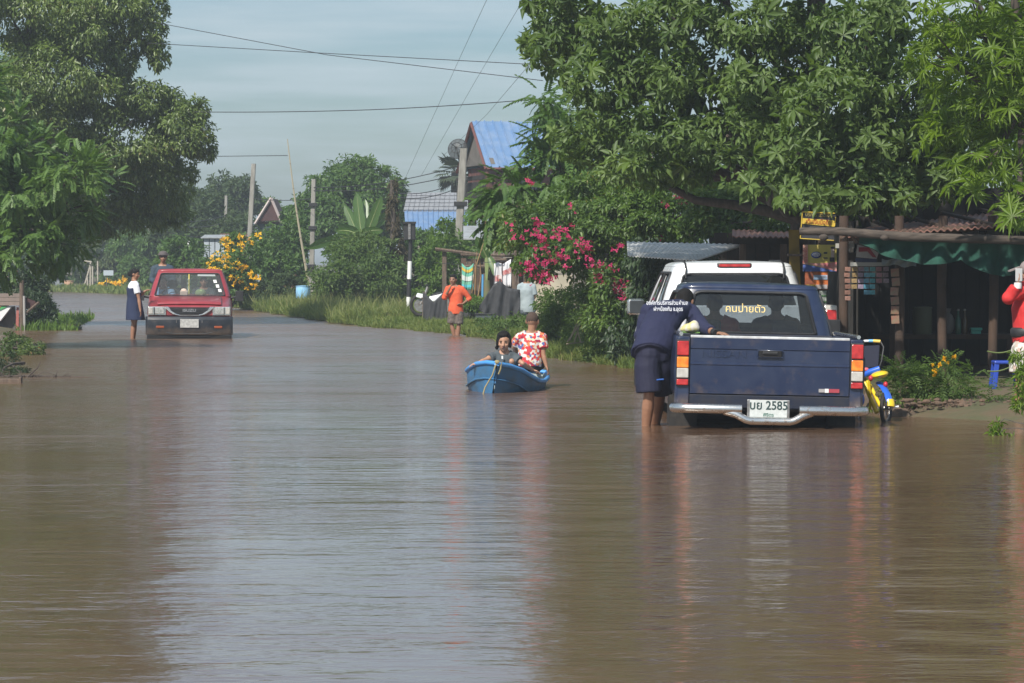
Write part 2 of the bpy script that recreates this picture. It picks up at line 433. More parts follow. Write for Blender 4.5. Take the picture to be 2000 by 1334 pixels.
def wheel(parent, loc, r=0.33, w=0.21, rimmat=None):
    key = (r, w)
    if key not in WHEEL:
        t = MB(); h = w / 2
        t.lathe([(r * .62, -h * .8), (r * .80, -h), (r * .95, -h * .92), (r, -h * .6), (r, h * .6), (r * .95, h * .92), (r * .80, h), (r * .62, h * .8)], (0, 0, 0), 28, 'x')
        for k in range(28):
            a = 2 * math.pi * k / 28
            t.box((0, r * math.cos(a), r * math.sin(a)), (w * .8, .03, .02), M=Matrix.Rotation(a, 3, 'X'))
        rm = MB(); rm.lathe([(r * .62, -h * .75), (r * .6, h * .72), (r * .52, h * .55), (r * .25, h * .35), (r * .2, h * .5), (0.01, h * .5)], (0, 0, 0), 20, 'x')
        for k in range(8):
            a = 2 * math.pi * k / 8
            rm.box((h * .45, r * .38 * math.cos(a), r * .38 * math.sin(a)), (.02, .05, .05), M=Matrix.Rotation(a, 3, 'X'))
        WHEEL[key] = (t.mesh('tyre', M_rubber), rm.mesh('rim', rimmat or M_steel))
    tm, rmm = WHEEL[key]
    o = link_mesh('tyre', tm, parent); o.location = loc; o.name = 'wheel'
    q = link_mesh('rim', rmm, o)
    if loc[0] < 0: q.rotation_euler = (0, 0, math.pi)
    return o
def rounded(u0, u1, v0, v1, r, n=6, ru=None):
    """rounded rectangle outline, counter-clockwise from bottom-left; r may be 4 radii (bl, br, tr, tl)"""
    rs = r if isinstance(r, (list, tuple)) else [r] * 4; out = []
    for (cx, cy, a0, rr) in ((u0, v0, 180, rs[0]), (u1, v0, 270, rs[1]), (u1, v1, 0, rs[2]), (u0, v1, 90, rs[3])):
        sx = 1 if cx == u0 else -1; sy = 1 if cy == v0 else -1
        for k in range(n + 1):
            a = R(a0 + 90 * k / n); out.append((cx + sx * rr + rr * math.cos(a), cy + sy * rr + rr * math.sin(a)))
    return out
def car_section(hw, zb, zt, y, crown=0.02, sh=0.10, tuck=0.05):
    P = []
    for sx in (-1, 1):
        side = [(hw - tuck, zb), (hw - .012, zb + .10), (hw, zb + .45 * (zt - zb)), (hw - .008, zt - sh * 1.3), (hw - .03, zt - sh * .5), (hw - .07, zt - sh * .12), (hw - .16, zt), (hw * .45, zt + crown)]
        if sx < 0: P += [V(-x, y, z) for x, z in side]
        else: P += [V(x, y, z) for x, z in reversed(side)]
    return P
class Cab:
    """greenhouse: square-superellipse rings from the belt line up, with window holes"""
    def __init__(s, hw0, hw1, yr0, yr1, yf0, yf1, z0, z1, crown=.05, n=9, round_=.10):
        s.a = (hw0, hw1, yr0, yr1, yf0, yf1, z0, z1); s.crown = crown; s.n = n; s.rd = round_
        s.NS, s.NL = 44, 22
    def pt(s, sd, u, t, off=0.0, k=1.0, dz=0.0):
        hw0, hw1, yr0, yr1, yf0, yf1, z0, z1 = s.a
        a, b = {0: (-1 + 2 * u, -1), 1: (1, -1 + 2 * u), 2: (1 - 2 * u, 1), 3: (-1, 1 - 2 * u)}[sd]
        q = (abs(a) ** s.n + abs(b) ** s.n) ** (1.0 / s.n); a /= q; b /= q
        a *= k; b *= k
        bul = math.sin(math.pi * t) * .012
        hw = hw0 + (hw1 - hw0) * t + bul + off; yr = yr0 + (yr1 - yr0) * t - off; yf = yf0 + (yf1 - yf0) * t + bul + off
        return V(hw * a, (yr + yf) / 2 + (yf - yr) / 2 * b, z0 + (z1 - z0) * t + dz)
    def build(s, parent, paint, windows, seal, roofname='roof', frame='cab_frame'):
        g = MB(); vs = []; NS, NL = s.NS, s.NL
        for j in range(NL + 1):
            for sd in range(4):
                for i in range(NS): vs.append(s.pt(sd, i / NS, j / NL))
        fs = []; tot = 4 * NS
        for j in range(NL):
            for i in range(tot):
                sd, u, t = i // NS, (i % NS + .5) / NS, (j + .5) / NL
                hole = False
                for w in windows:
                    if w['side'] == sd:
                        m = .012
                        if w['u'][0] + m < u < w['u'][1] - m and w['t'][0] + m < t < w['t'][1] - m: 
                            hole = True
                if not hole:
                    i2 = (i + 1) % tot; fs.append((j * tot + i, j * tot + i2, (j + 1) * tot + i2, (j + 1) * tot + i))
        g.add(vs, fs); o = g.build(frame, paint, parent, smooth=50)
        sm = o.modifiers.new('thick', 'SOLIDIFY'); sm.thickness = .03; sm.offset = -1
        # roof
        rf = MB(); rings = []
        for q in range(12):
            k = [1, .995, .985, .965, .94, .90, .8, .65, .5, .3, .12, .01][q]
            e = max(0.0, (k - (1 - s.rd)) / s.rd)
            dz = s.crown * .62 * math.sqrt(max(0, 1 - e * e)) + s.crown * .38 * (1 - k * k)
            rings.append([s.pt(sd, i / NS, 1.0, 0.002, k, dz) for sd in range(4) for i in range(NS)])
        rf.loft(rings, caps=False); r = rf.build(roofname, paint, parent, smooth=60)
        outs = [o, r]
        for w in windows:
            sd = w['side']; (u0, u1), (t0, t1) = w['u'], w['t']
            out = rounded(u0, u1, t0, t1, w.get('r', .05))
            # glass grid with the rounded outline: fan from centre lines
            m = MB(); n = len(out); cu, ct = (u0 + u1) / 2, (t0 + t1) / 2; rings = []
            for k in (1.0, .66, .33, .02):
                rings.append([s.pt(sd, cu + (a - cu) * k, ct + (b - ct) * k, -.008) for a, b in out])
            m.loft(rings, caps=False); gl = m.build(w.get('name', 'window'), w['mat'], parent, smooth=60, fix=False)
            m = MB(); m.tube([s.pt(sd, a, b, .002) for a, b in out] + [s.pt(sd, out[0][0], out[0][1], .002)], w.get('seal', .018), 6, caps=False)
            m.build('window_seal', seal, gl, smooth=60)
            w['obj'] = gl
        return outs
def arch_z(y, yc, r, base, zc):
    d = abs(y - yc)
    return base if d >= r else max(base, zc + math.sqrt(r * r - d * d) * .92)
def body_lower(parent, name, paint, ys, hwf, ztf, base, arches, zc=.33):
    b = MB(); rings = []
    Y = sorted(set(ys + [y for (yc, r) in arches for y in (yc - r - .001, yc - r + .01, yc - r * .9, yc - r * .7, yc - r * .4, yc, yc + r * .4, yc + r * .7, yc + r * .9, yc + r - .01, yc + r + .001)]))
    Y = [y for y in Y if ys[0] <= y <= ys[-1]]
    for y in Y:
        zb = base
        for yc, r in arches: zb = max(zb, arch_z(y, yc, r, base, zc))
        rings.append(car_section(hwf(y), zb, ztf(y), y))
    b.loft(rings); return b.build(name, paint, parent, smooth=42)
def lerp(a, b, t): return a + (b - a) * t
def interp(x, xs, ys_):
    return float(np.interp(x, xs, ys_))
def bed_side(sx, hw, L_, zt, zb, yc, r, zc, th=.05):
    """outer skin of one bed side with a wheel arch, slightly bowed"""
    b = MB(); rings = []
    ys = sorted(set([0, .06, L_ - .02, L_] + [yc + r * k for k in (-1, -.97, -.85, -.6, -.3, 0, .3, .6, .85, .97, 1)] + [L_ * k / 8 for k in range(9)]))
    for y in ys:
        z0 = arch_z(y, yc, r, zb, zc)
        prof = [(hw - .03, z0), (hw - .004, z0 + .06), (hw + .006, lerp(z0, zt, .5)), (hw, lerp(z0, zt, .68)), (hw - .012, zt - .06), (hw - .02, zt), (hw - .02 - th, zt), (hw - .02 - th, z0)]
        rings.append([V(sx * x, y, z) for x, z in prof])
    b.loft(rings); return b

# ================================================================== navy pickup
def navy_pickup():
    roll = R(1.25)
    t = empty('navy_pickup', 'old navy blue pickup seen from behind, parked in the flood with its tailgate closed', 'pickup truck', (2.225, 29.7, -0.30), rot=(0, roll, R(1.0)))
    HW, BL = .825, 1.88
    zt, zb = 1.095, .565
    b = MB(); b.box((0, BL / 2, .62), (1.5, BL - .1, .05)); b.box((0, BL - .03, .86), (1.5, .05, .46))
    for sx in (-1, 1): b.box((sx * .56, 1.15, .70), (.22, .8, .2))
    b.build('bed_floor', M_navyd, t, bevel=.01)
    for sx in (-1, 1):
        s = bed_side(sx, HW, BL, zt, zb, 1.12, .42, .34).build('bed_side', M_navy, t, smooth=35)
        r_ = MB(); r_.tube([(sx * .775, .03, zt + .02), (sx * .775, BL, zt + .02)], .018, 8); r_.build('side_rail', M_chrome, s, smooth=60)
        # rear corner post with lamp recess
        p = MB(); p.prism([(sx * .70, 0.02), (sx * .70, -.012), (sx * .80, -.008), (sx * .822, .03), (sx * .822, .10), (sx * .70, .10)], 'z', zb - .06, zt - .005)
        p.build('corner_post', M_navy, t, smooth=40, bevel=.006)
    # tailgate
    g = MB(); x0 = .693
    prof = [(.045, .60), (-.004, .60), (-.012, .70), (-.016, .845), (-.022, .852), (-.022, .862), (-.012, .868), (-.012, .985), (-.020, .992), (-.024, 1.085), (.045, 1.085)]
    g.loft([[V(x, y, z) for y, z in prof] for x in np.linspace(-x0, x0, 24)])
    tg = g.build('tailgate', M_navy, t, smooth=25)
    m = MB(); m.box((0, .008, 1.094), (2 * x0, .062, .024)); m.build('top_moulding', mat('worn_white_moulding', (.62, .64, .66), .4, c2=(.42, .42, .42), scale=12), tg, bevel=.006)
    m = MB(); m.box((0, -.026, .953), (.20, .02, .065)); m.build('handle_recess', M_under, tg, bevel=.008)
    m = MB(); m.box((0.0, -.036, .962), (.135, .02, .03)); m.build('handle', M_black, tg, bevel=.008)
    m = MB()
    m.tube([(-.11, -.03, .925), (-.11, -.03, .985), (.11, -.03, .985), (.11, -.03, .925), (-.11, -.03, .925)], .006, 6); m.build('handle_surround', M_navy, tg, smooth=60)
    text_mesh('NISSAN', .092, 'embossed_lettering', M_navy, tg, faceM((-.40, -.012, .945)), extrude=.007, xs=1.28)
    m = MB(); m.mi(0); m.box((.455, -.016, .645), (.05, .006, .03)); m.mi(1); m.box((.50, -.016, .645), (.035, .006, .034)); m.mi(2); m.box((.565, -.016, .645), (.09, .006, .032))
    m.build('badge', [mat('badge_grey', (.35, .33, .33), .4), M_paper, mat('badge_red', (.35, .05, .07), .5)], tg)
    # rear lamps
    for sx in (-1, 1):
        l = MB(); l.box((sx * .758, -.014, .865), (.118, .03, .40)); lo = l.build('tail_light', M_black, t, bevel=.008)
        for (zc_, h, mm) in ((.990, .125, M_lred), (.868, .095, M_lamb), (.775, .085, M_lwht), (.695, .052, M_lred)):
            q = MB(); q.box((sx * .760, -.030, zc_), (.102, .022, h)); q.build('lens', mm, lo, bevel=.008)
    # apron, bumper, plate
    a = MB(); a.box((0, .03, .535), (1.42, .05, .115)); a.box((0, .12, .50), (1.2, .06, .10)); a.build('rear_apron', M_navyd, t, bevel=.008)
    for sx in (-1, 1):
        xa, xb = sx * .25, sx * .80
        q = MB(); q.tube([(xa, -.16, .475), (sx * .72, -.16, .475), (xb, -.12, .475), (sx * .83, -.02, .475)], .043, 14)
        bo = q.build('bumper_bar', M_chrome, t, smooth=50)
        q = MB(); q.box((sx * .45, -.05, .475), (.05, .2, .05)); q.build('bracket', M_black, bo)
    q = MB(); q.tube([(-.40, -.15, .455), (-.30, -.17, .43), (-.21, -.18, .385), (-.17, -.18, .375), (.17, -.18, .375), (.21, -.18, .385), (.28, -.17, .425), (.36, -.15, .455)], .034, 14)
    q.build('lower_bumper_bar', M_chrome, t, smooth=60)
    q = MB(); q.box((-.015, -.13, .478), (.37, .014, .165)); ho = q.build('plate_holder', M_steel, t, bevel=.006)
    q = MB(); q.box((-.015, -.14, .482), (.325, .006, .148)); pl = q.build('number_plate', M_plate, ho, bevel=.004)
    pl.parent = t; pl.name = 'number_plate'
    text_mesh('บย 2585', .105, 'plate_number', M_ink, pl, faceM((-.015, -.1445, .508)), bold=.0015, xs=.92)
    text_mesh('พิจิตร', .04, 'plate_province', mat('plate_green', (.05, .16, .12), .6), pl, faceM((-.015, -.1445, .428)), bold=.0006)
    # underside
    u = MB(); u.tube([(-.68, 1.12, .33), (.68, 1.12, .33)], .05, 10); u.sphere((0, 1.12, .33), (.15, .17, .15)); u.box((-.45, 1.9, .46), (.1, 3.6, .12)); u.box((.45, 1.9, .46), (.1, 3.6, .12))
    u.box((0, 1.8, .45), (1.1, .9, .26)); u.lathe([(.02, .38), (.30, .38), (.33, .42), (.33, .52), (.30, .56), (.02, .56)], (0, .55, 0), 20, 'z'); u.box((0, 2.7, .40), (1.3, 1.4, .35)); u.box((0, .3, .52), (1.34, .3, .08))
    u.build('chassis', M_under, t)
    for sx in (-1, 1):
        wheel(t, (sx * .70, 1.12, .31), .31, .2); wheel(t, (sx * .70, 3.95, .31), .31, .2)
        q = MB(); q.box((sx * .705, .62, .35), (.25, .02, .42)); q.build('mud_flap', M_rubber, t)
    # lower cab body, bonnet
    body_lower(t, 'cab_body', M_navy, [BL + .02, 2.0, 2.4, 3.0, 3.4, 3.5, 3.8, 4.2, 4.5, 4.6], lambda y: interp(y, [1.9, 3.2, 4.2, 4.6], [.80, .81, .80, .74]),
               lambda y: interp(y, [1.9, 3.35, 3.55, 4.4, 4.6], [1.06, 1.06, 1.02, .95, .86]), .42, [(3.95, .40)])
    cab = Cab(.790, .640, BL + .04, BL + .20, 3.52, 2.98, 1.03, 1.510, crown=.058, n=9, round_=.13)
    W_ = [dict(side=0, u=(.105, .895), t=(.13, .92), r=[.035, .035, .07, .07], mat=M_glassN, name='rear_window', seal=.017),
          dict(side=1, u=(.10, .82), t=(.08, .90), r=.05, mat=M_glassN, name='side_window'),
          dict(side=2, u=(.07, .93), t=(.08, .92), r=.05, mat=M_glassN, name='windscreen'),
          dict(side=3, u=(.18, .90), t=(.08, .90), r=.05, mat=M_glassN, name='side_window')]
    cab.build(t, M_navy, W_, M_black)
    rw = W_[0]['obj']
    c0 = cab.pt(0, .465, .60, .028)
    text_mesh('คนป่ายตัว', .098, 'window_lettering', M_gold, rw, faceM((c0.x - .0, c0.y, c0.z), rz=0, tilt=-.29), extrude=.001, bold=0, xs=.98)
    # seats
    for sx in (-1, 1):
        q = MB(); q.box((sx * .36, 2.42, .86), (.50, .14, .44)); q.box((sx * .36, 2.42, 1.14), (.24, .08, .14)); q.box((sx * .36, 2.65, .72), (.52, .5, .16)); so = q.build('seat', M_seat, t, bevel=.05, seg=3)
    q = MB(); q.box((0, 3.3, 1.08), (1.4, .45, .18)); q.build('dashboard', M_black, t, bevel=.04)
    q = MB(); q.disc_tube((0, 0, 0), .18, .014, axis='y'); w = q.build('steering_wheel', M_black, t, smooth=60, loc=(.36, 3.02, 1.07)); w.rotation_euler = (R(-25), 0, 0)
    for sx in (-1, 1):
        q = MB(); q.box((sx * .90, 3.30, 1.16), (.16, .07, .12)); q.tube([(sx * .80, 3.28, 1.08), (sx * .88, 3.29, 1.12)], .015); q.build('side_mirror', M_black, t, bevel=.02)
    return t
navy_pickup()

# ================================================================== white pickup
def white_pickup():
    t = empty('white_pickup', 'white double cab pickup parked just ahead of the navy pickup with dark tinted rear window', 'pickup truck', (2.56, 36.1, -0.27), rz=R(3.2))
    HW, BL = .88, 1.50
    zt, zb = 1.27, .66
    for sx in (-1, 1): bed_side(sx, HW, BL, zt, zb, .95, .45, .38).build('bed_side', M_white, t, smooth=35)
    b = MB(); b.box((0, BL / 2, .70), (1.6, BL - .1, .05)); b.build('bed_floor', M_black, t)
    g = MB(); g.box((0, .02, .98), (1.46, .06, .58)); tg = g.build('tailgate', M_white, t, bevel=.015); 
    m = MB(); m.box((0, -.02, 1.02), (.2, .03, .07)); m.build('handle', M_chrome, tg, bevel=.01)
    for sx in (-1, 1):
        l = MB(); l.box((sx * .81, -.01, 1.09), (.15, .06, .36)); lo = l.build('tail_light', M_lwht, t, bevel=.02)
        q = MB(); q.box((sx * .812, -.028, 1.14), (.13, .05, .17)); q.build('lens', M_lred, lo, bevel=.02)
    q = MB(); q.tube([(-.8, -.12, .55), (.8, -.12, .55)], .07, 12); q.build('bumper', M_chrome, t, smooth=50)
    u = MB(); u.box((0, 2.4, .48), (1.3, 4.4, .3)); u.tube([(-.75, .95, .38), (.75, .95, .38)], .05); u.build('chassis', M_under, t)
    for sx in (-1, 1):
        wheel(t, (sx * .76, .95, .37), .37, .24); wheel(t, (sx * .76, 4.0, .37), .37, .24)
        q = MB(); q.box((sx * .86, 2.5, .45), (.14, 1.8, .05)); q.build('side_step', M_steel, t, bevel=.015)
    body_lower(t, 'cab_body', M_white, [BL + .02, 1.8, 2.4, 3.0, 3.4, 3.6, 4.0, 4.5, 4.9, 5.0], lambda y: interp(y, [1.5, 3.2, 4.5, 5.0], [.86, .87, .86, .76]),
               lambda y: interp(y, [1.5, 3.35, 3.6, 4.6, 5.0], [1.20, 1.16, 1.10, 1.02, .86]), .5, [(4.0, .46)], zc=.38)
    cab = Cab(.835, .665, BL + .04, BL + .22, 3.72, 3.02, 1.16, 1.680, crown=.065, n=8, round_=.16)
    W_ = [dict(side=0, u=(.085, .915), t=(.10, .84), r=[.03, .03, .08, .08], mat=M_glassW, name='rear_window', seal=.014),
          dict(side=1, u=(.12, .42), t=(.08, .86), r=.04, mat=M_glassW, name='side_window'), dict(side=1, u=(.46, .84), t=(.08, .86), r=.04, mat=M_glassW, name='side_window'),
          dict(side=2, u=(.07, .93), t=(.08, .92), r=.05, mat=M_glassW, name='windscreen'),
          dict(side=3, u=(.16, .54), t=(.08, .86), r=.04, mat=M_glassW, name='side_window'), dict(side=3, u=(.58, .88), t=(.08, .86), r=.04, mat=M_glassW, name='side_window')]
    outs = cab.build(t, M_white, W_, M_black)
    q = MB(); q.box((0, BL + .235, 1.690), (.385, .05, .052)); hb = q.build('high_brake_light', M_black, t, bevel=.012)
    q = MB(); q.box((0, BL + .21, 1.690), (.35, .025, .032)); q.build('lens', M_lred, hb, bevel=.006)
    for sx in (-1, 1):
        q = MB(); q.tube([(sx * .545, BL + .18, 1.55), (sx * .545, BL + .19, 1.66), (sx * .545, BL + .25, 1.715), (sx * .545, BL + .5, 1.742), (sx * .545, 2.9, 1.742)], .011, 6); q.build('roof_moulding', M_black, outs[1], smooth=60)
        q = MB(); q.box((sx * .955, 3.28, 1.215), (.20, .10, .185)); mo = q.build('side_mirror', M_chrome, t, bevel=.04, seg=4)
        q = MB(); q.box((sx * .945, 3.225, 1.213), (.165, .02, .15)); q.build('mirror_glass', mat('mirror_dark', (.05, .055, .06), .35, .3), mo, bevel=.03, seg=3)
    return t
white_pickup()

# ================================================================== red pickup (front towards the camera)
def red_pickup():
    # local y forward = the truck's front, so it is turned round
    t = empty('red_pickup', 'red pickup driving through the flood towards the camera with chrome edged grille', 'pickup truck', (-6.60, 70.1, -0.33), rot=(0, R(-.3), R(180 + 5.0)))
    HW = .835
    # front at y=4.6, rear at 0
    for sx in (-1, 1): bed_side(sx, HW, 1.5, 1.15, .6, .8, .43, .36).build('bed_side', M_red, t, smooth=35)
    b = MB(); b.box((0, .75, .66), (1.55, 1.45, .05)); b.box((0, .02, .9), (1.5, .05, .5)); b.build('bed_floor', M_red, t)
    u = MB(); u.box((0, 2.4, .42), (1.2, 4.0, .35)); u.build('chassis', M_under, t)
    body_lower(t, 'body', M_red, [1.52, 1.8, 2.4, 2.9, 3.05, 3.3, 3.6, 4.0, 4.35, 4.50, 4.56], lambda y: interp(y, [1.5, 3.0, 4.0, 4.4, 4.56], [.80, .82, .815, .80, .785]),
               lambda y: interp(y, [1.5, 2.95, 3.15, 4.2, 4.45, 4.56], [1.16, 1.14, 1.10, 1.0, .955, .90]), .66, [(3.75, .42)], zc=.36)
    for sx in (-1, 1):
        wheel(t, (sx * .70, .8, .34), .34, .21); wheel(t, (sx * .70, 3.75, .34), .34, .21)
    cab = Cab(.80, .635, 1.62, 1.80, 3.08, 2.48, 1.12, 1.625, crown=.05, n=9, round_=.12)
    W_ = [dict(side=0, u=(.1, .9), t=(.1, .9), r=.05, mat=M_glassR, name='rear_window'), dict(side=1, u=(.14, .86), t=(.08, .9), r=.05, mat=M_glassR, name='side_window'),
          dict(side=2, u=(.055, .945), t=(.04, .90), r=[.03, .03, .04, .04], mat=M_glassR, name='windscreen', seal=.016), dict(side=3, u=(.14, .86), t=(.08, .9), r=.05, mat=M_glassR, name='side_window')]
    cab.build(t, M_red, W_, M_black)
    ws = W_[2]['obj']
    # stickers: viewer's upper right = vehicle's left (-x)
    for k, (u, tt) in enumerate(((.845, .60), (.865, .42), (.885, .25))):
        p = [cab.pt(2, u + a, tt + b, .004) for a, b in ((-.022, -.06), (.022, -.06), (.022, .06), (-.022, .06))]
        MB().add(p, [(0, 1, 2, 3)]).build('sticker', M_paper, ws)
    p = [cab.pt(2, a, b, .004) for a, b in ((.61, .80), (.87, .80), (.87, .87), (.61, .87))]
    MB().add(p, [(0, 1, 2, 3)]).build('sun_strip', mat('grey_strip', (.32, .35, .35), .6), ws)
    # bonnet crease and gap
    q = MB(); q.loft([[V(x * 1.0, y, z + dz) for (y, z) in ((3.16, 1.118), (3.7, 1.077), (4.2, 1.03), (4.43, .985))] for x, dz in ((-.62, 0), (-.60, .014), (-.3, .022), (0, .025), (.3, .022), (.60, .014), (.62, 0))], closed=False, caps=False)
    bn = q.build('bonnet', M_red, t, smooth=60); s = bn.modifiers.new('t', 'SOLIDIFY'); s.thickness = .02
    # front fascia
    f = MB(); f.box((0, 4.56, .85), (1.56, .06, .16)); f.build('front_panel', M_red, t, bevel=.02)
    g = MB()
    gp = [(-.40, .935), (.40, .935), (.33, .86), (.26, .81), (.18, .79), (-.18, .79), (-.26, .81), (-.33, .86)]
    g.prism(gp, 'y', 4.57, 4.605); gr = g.build('grille', M_black, t)
    for k in range(3):
        q = MB(); z = .83 + .03 * k; w = .25 + .05 * k; q.box((0, 4.610, z), (2 * w, .012, .007)); q.build('slat', mat('grille_dark_grey', (.05, .05, .055), .4), gr)
    for sx in (-1, 1):
        q = MB(); q.prism([(sx * .40, .945), (sx * .49, .945), (sx * .40, .86), (sx * .30, .795), (sx * .18, .77), (sx * .18, .79), (sx * .26, .812), (sx * .34, .865)], 'y', 4.585, 4.63)
        q.build('grille_chrome', mat('bright_chrome', (.85, .85, .86), .08, 1.0), gr, bevel=.006)
    q = MB(); q.box((0, 4.612, .778), (.40, .03, .016)); q.build('chrome_strip', M_steel, gr)
    text_mesh('ISUZU', .075, 'grille_lettering', mat('lettering_chrome', (.6, .6, .62), .25, .7), gr, Matrix.Translation((0, 4.618, .872)) @ Matrix.Rotation(math.pi, 4, 'Z') @ Matrix.Rotation(R(90), 4, 'X'), extrude=.003, xs=1.25, bold=.001)
    for sx in (-1, 1):
        q = MB(); q.box((sx * .615, 4.58, .86), (.345, .07, .17)); hb = q.build('headlight', M_chrome, t, bevel=.012)
        q = MB(); q.box((sx * .575, 4.62, .865), (.185, .03, .125)); q.build('lamp_glass', mat('lamp_lens', (.42, .42, .40), .08, .5, c2=(.7, .7, .68), scale=25), hb, bevel=.012)
        q = MB(); q.tube([(sx * .575, 4.632, .865), (sx * .575, 4.64, .865)], .032, 12); q.build('bulb', mat('lamp_bulb', (.8, .78, .72), .1, .9), hb, smooth=60)
        q = MB(); q.box((sx * .735, 4.605, .865), (.085, .05, .125)); q.build('side_lamp', M_lwht, hb, bevel=.012)
        q = MB(); q.box((sx * .665, 4.635, .86), (.014, .02, .15)); q.build('divider', M_black, hb)
    # bumper
    q = MB(); q.loft([[V(x, y, z) for y, z in ((4.50, .40), (4.66 - c, .40), (4.70 - c, .47), (4.70 - c, .70), (4.66 - c, .755), (4.50, .755))] for x, c in ((-.835, .14), (-.80, .06), (-.6, .01), (0, 0), (.6, .01), (.80, .06), (.835, .14))])
    bp = q.build('bumper', mat('bumper_black', (.010, .014, .022), .42, c2=(.022, .026, .035), scale=8, dirt=(.3, .6)), t, smooth=40, bevel=.008)
    q = MB(); q.box((0, 4.55, .20), (1.62, .18, .42)); q.build('lower_valance', M_under, t, bevel=.02)
    for sx in (-1, 1):
        q = MB(); q.box((sx * .555, 4.695, .555), (.155, .02, .045)); q.build('fog_lamp', mat('dull_amber', (.28, .06, .015), .3), bp, bevel=.01)
        q = MB(); q.box((sx * .245, 4.70, .66), (.012, .02, .055)); q.build('tow_eye', M_steel, bp)
    q = MB(); q.tube([(-.45, 4.70, .455), (-.3, 4.705, .43), (.3, 4.705, .43), (.45, 4.70, .455)], .006, 6); q.build('bumper_line', mat('bumper_edge', (.05, .055, .06), .4), bp)
    q = MB(); q.box((-.005, 4.715, .625), (.355, .014, .165)); pl = q.build('number_plate', mat('front_plate', (.50, .50, .48), .6, c2=(.34, .34, .33), scale=22), t, bevel=.005)
    for sx in (-1, 1):
        q = MB(); q.box((sx * .97, 3.02, 1.14), (.155, .06, .20)); q.tube([(sx * .80, 2.98, 1.10), (sx * .90, 3.0, 1.12)], .02); mo = q.build('side_mirror', M_black, t, bevel=.025)
    # cabin interior
    q = MB(); q.box((0, 2.85, 1.10), (1.45, .30, .08)); q.build('dashboard', mat('grey_dash', (.16, .18, .19), .8), t, bevel=.03)
    for sx in (-1, 1):
        q = MB(); q.box((sx * .36, 1.98, .98), (.5, .15, .62)); q.box((sx * .36, 2.2, .76), (.5, .48, .16)); q.sphere((sx * .36, 1.97, 1.36), (.13, .06, .09)); q.build('seat', M_seat, t, bevel=.04)
    q = MB(); q.disc_tube((0, 0, 0), .18, .014, axis='y'); w = q.build('steering_wheel', M_black, t, smooth=60, loc=(.38, 2.62, 1.12)); w.rotation_euler = (R(25), 0, 0)
    q = MB(); q.tube([(.02, 2.80, 1.16), (.02, 2.62, 1.56)], .010, 6); q.build('yellow_rod', mat('yellow_rod_mat', (.75, .62, .12), .6), t)  # thin yellow tube from the dashboard up to the roof
    q = MB(); q.box((.12, 2.90, 1.185), (.15, .10, .11)); q.sphere((.12, 2.90, 1.25), (.06, .04, .03)); o = q.build('tissue_box', mat('pale_tissue', (.66, .52, .43), .8), None, bevel=.02)
    o2 = MB(); o2.sphere((0, 0, 0), (.115, .10, .085), 14, 8); 
    Mw = Matrix.Translation(t.location) @ t.rotation_euler.to_matrix().to_4x4()
    o.matrix_world = Mw; tag(o, 'pale tissue box standing on the dashboard of the red pickup', 'tissue box')
    h = o2.build('cap', mat('olive_cap', (.25, .32, .16), .9), None, smooth=60); h.location = Mw @ V(-.21, 2.86, 1.19)
    tag(h, 'round pale green cap lying on the dashboard of the red pickup', 'cap')
    return t, Mw
RED, RED_M = red_pickup()
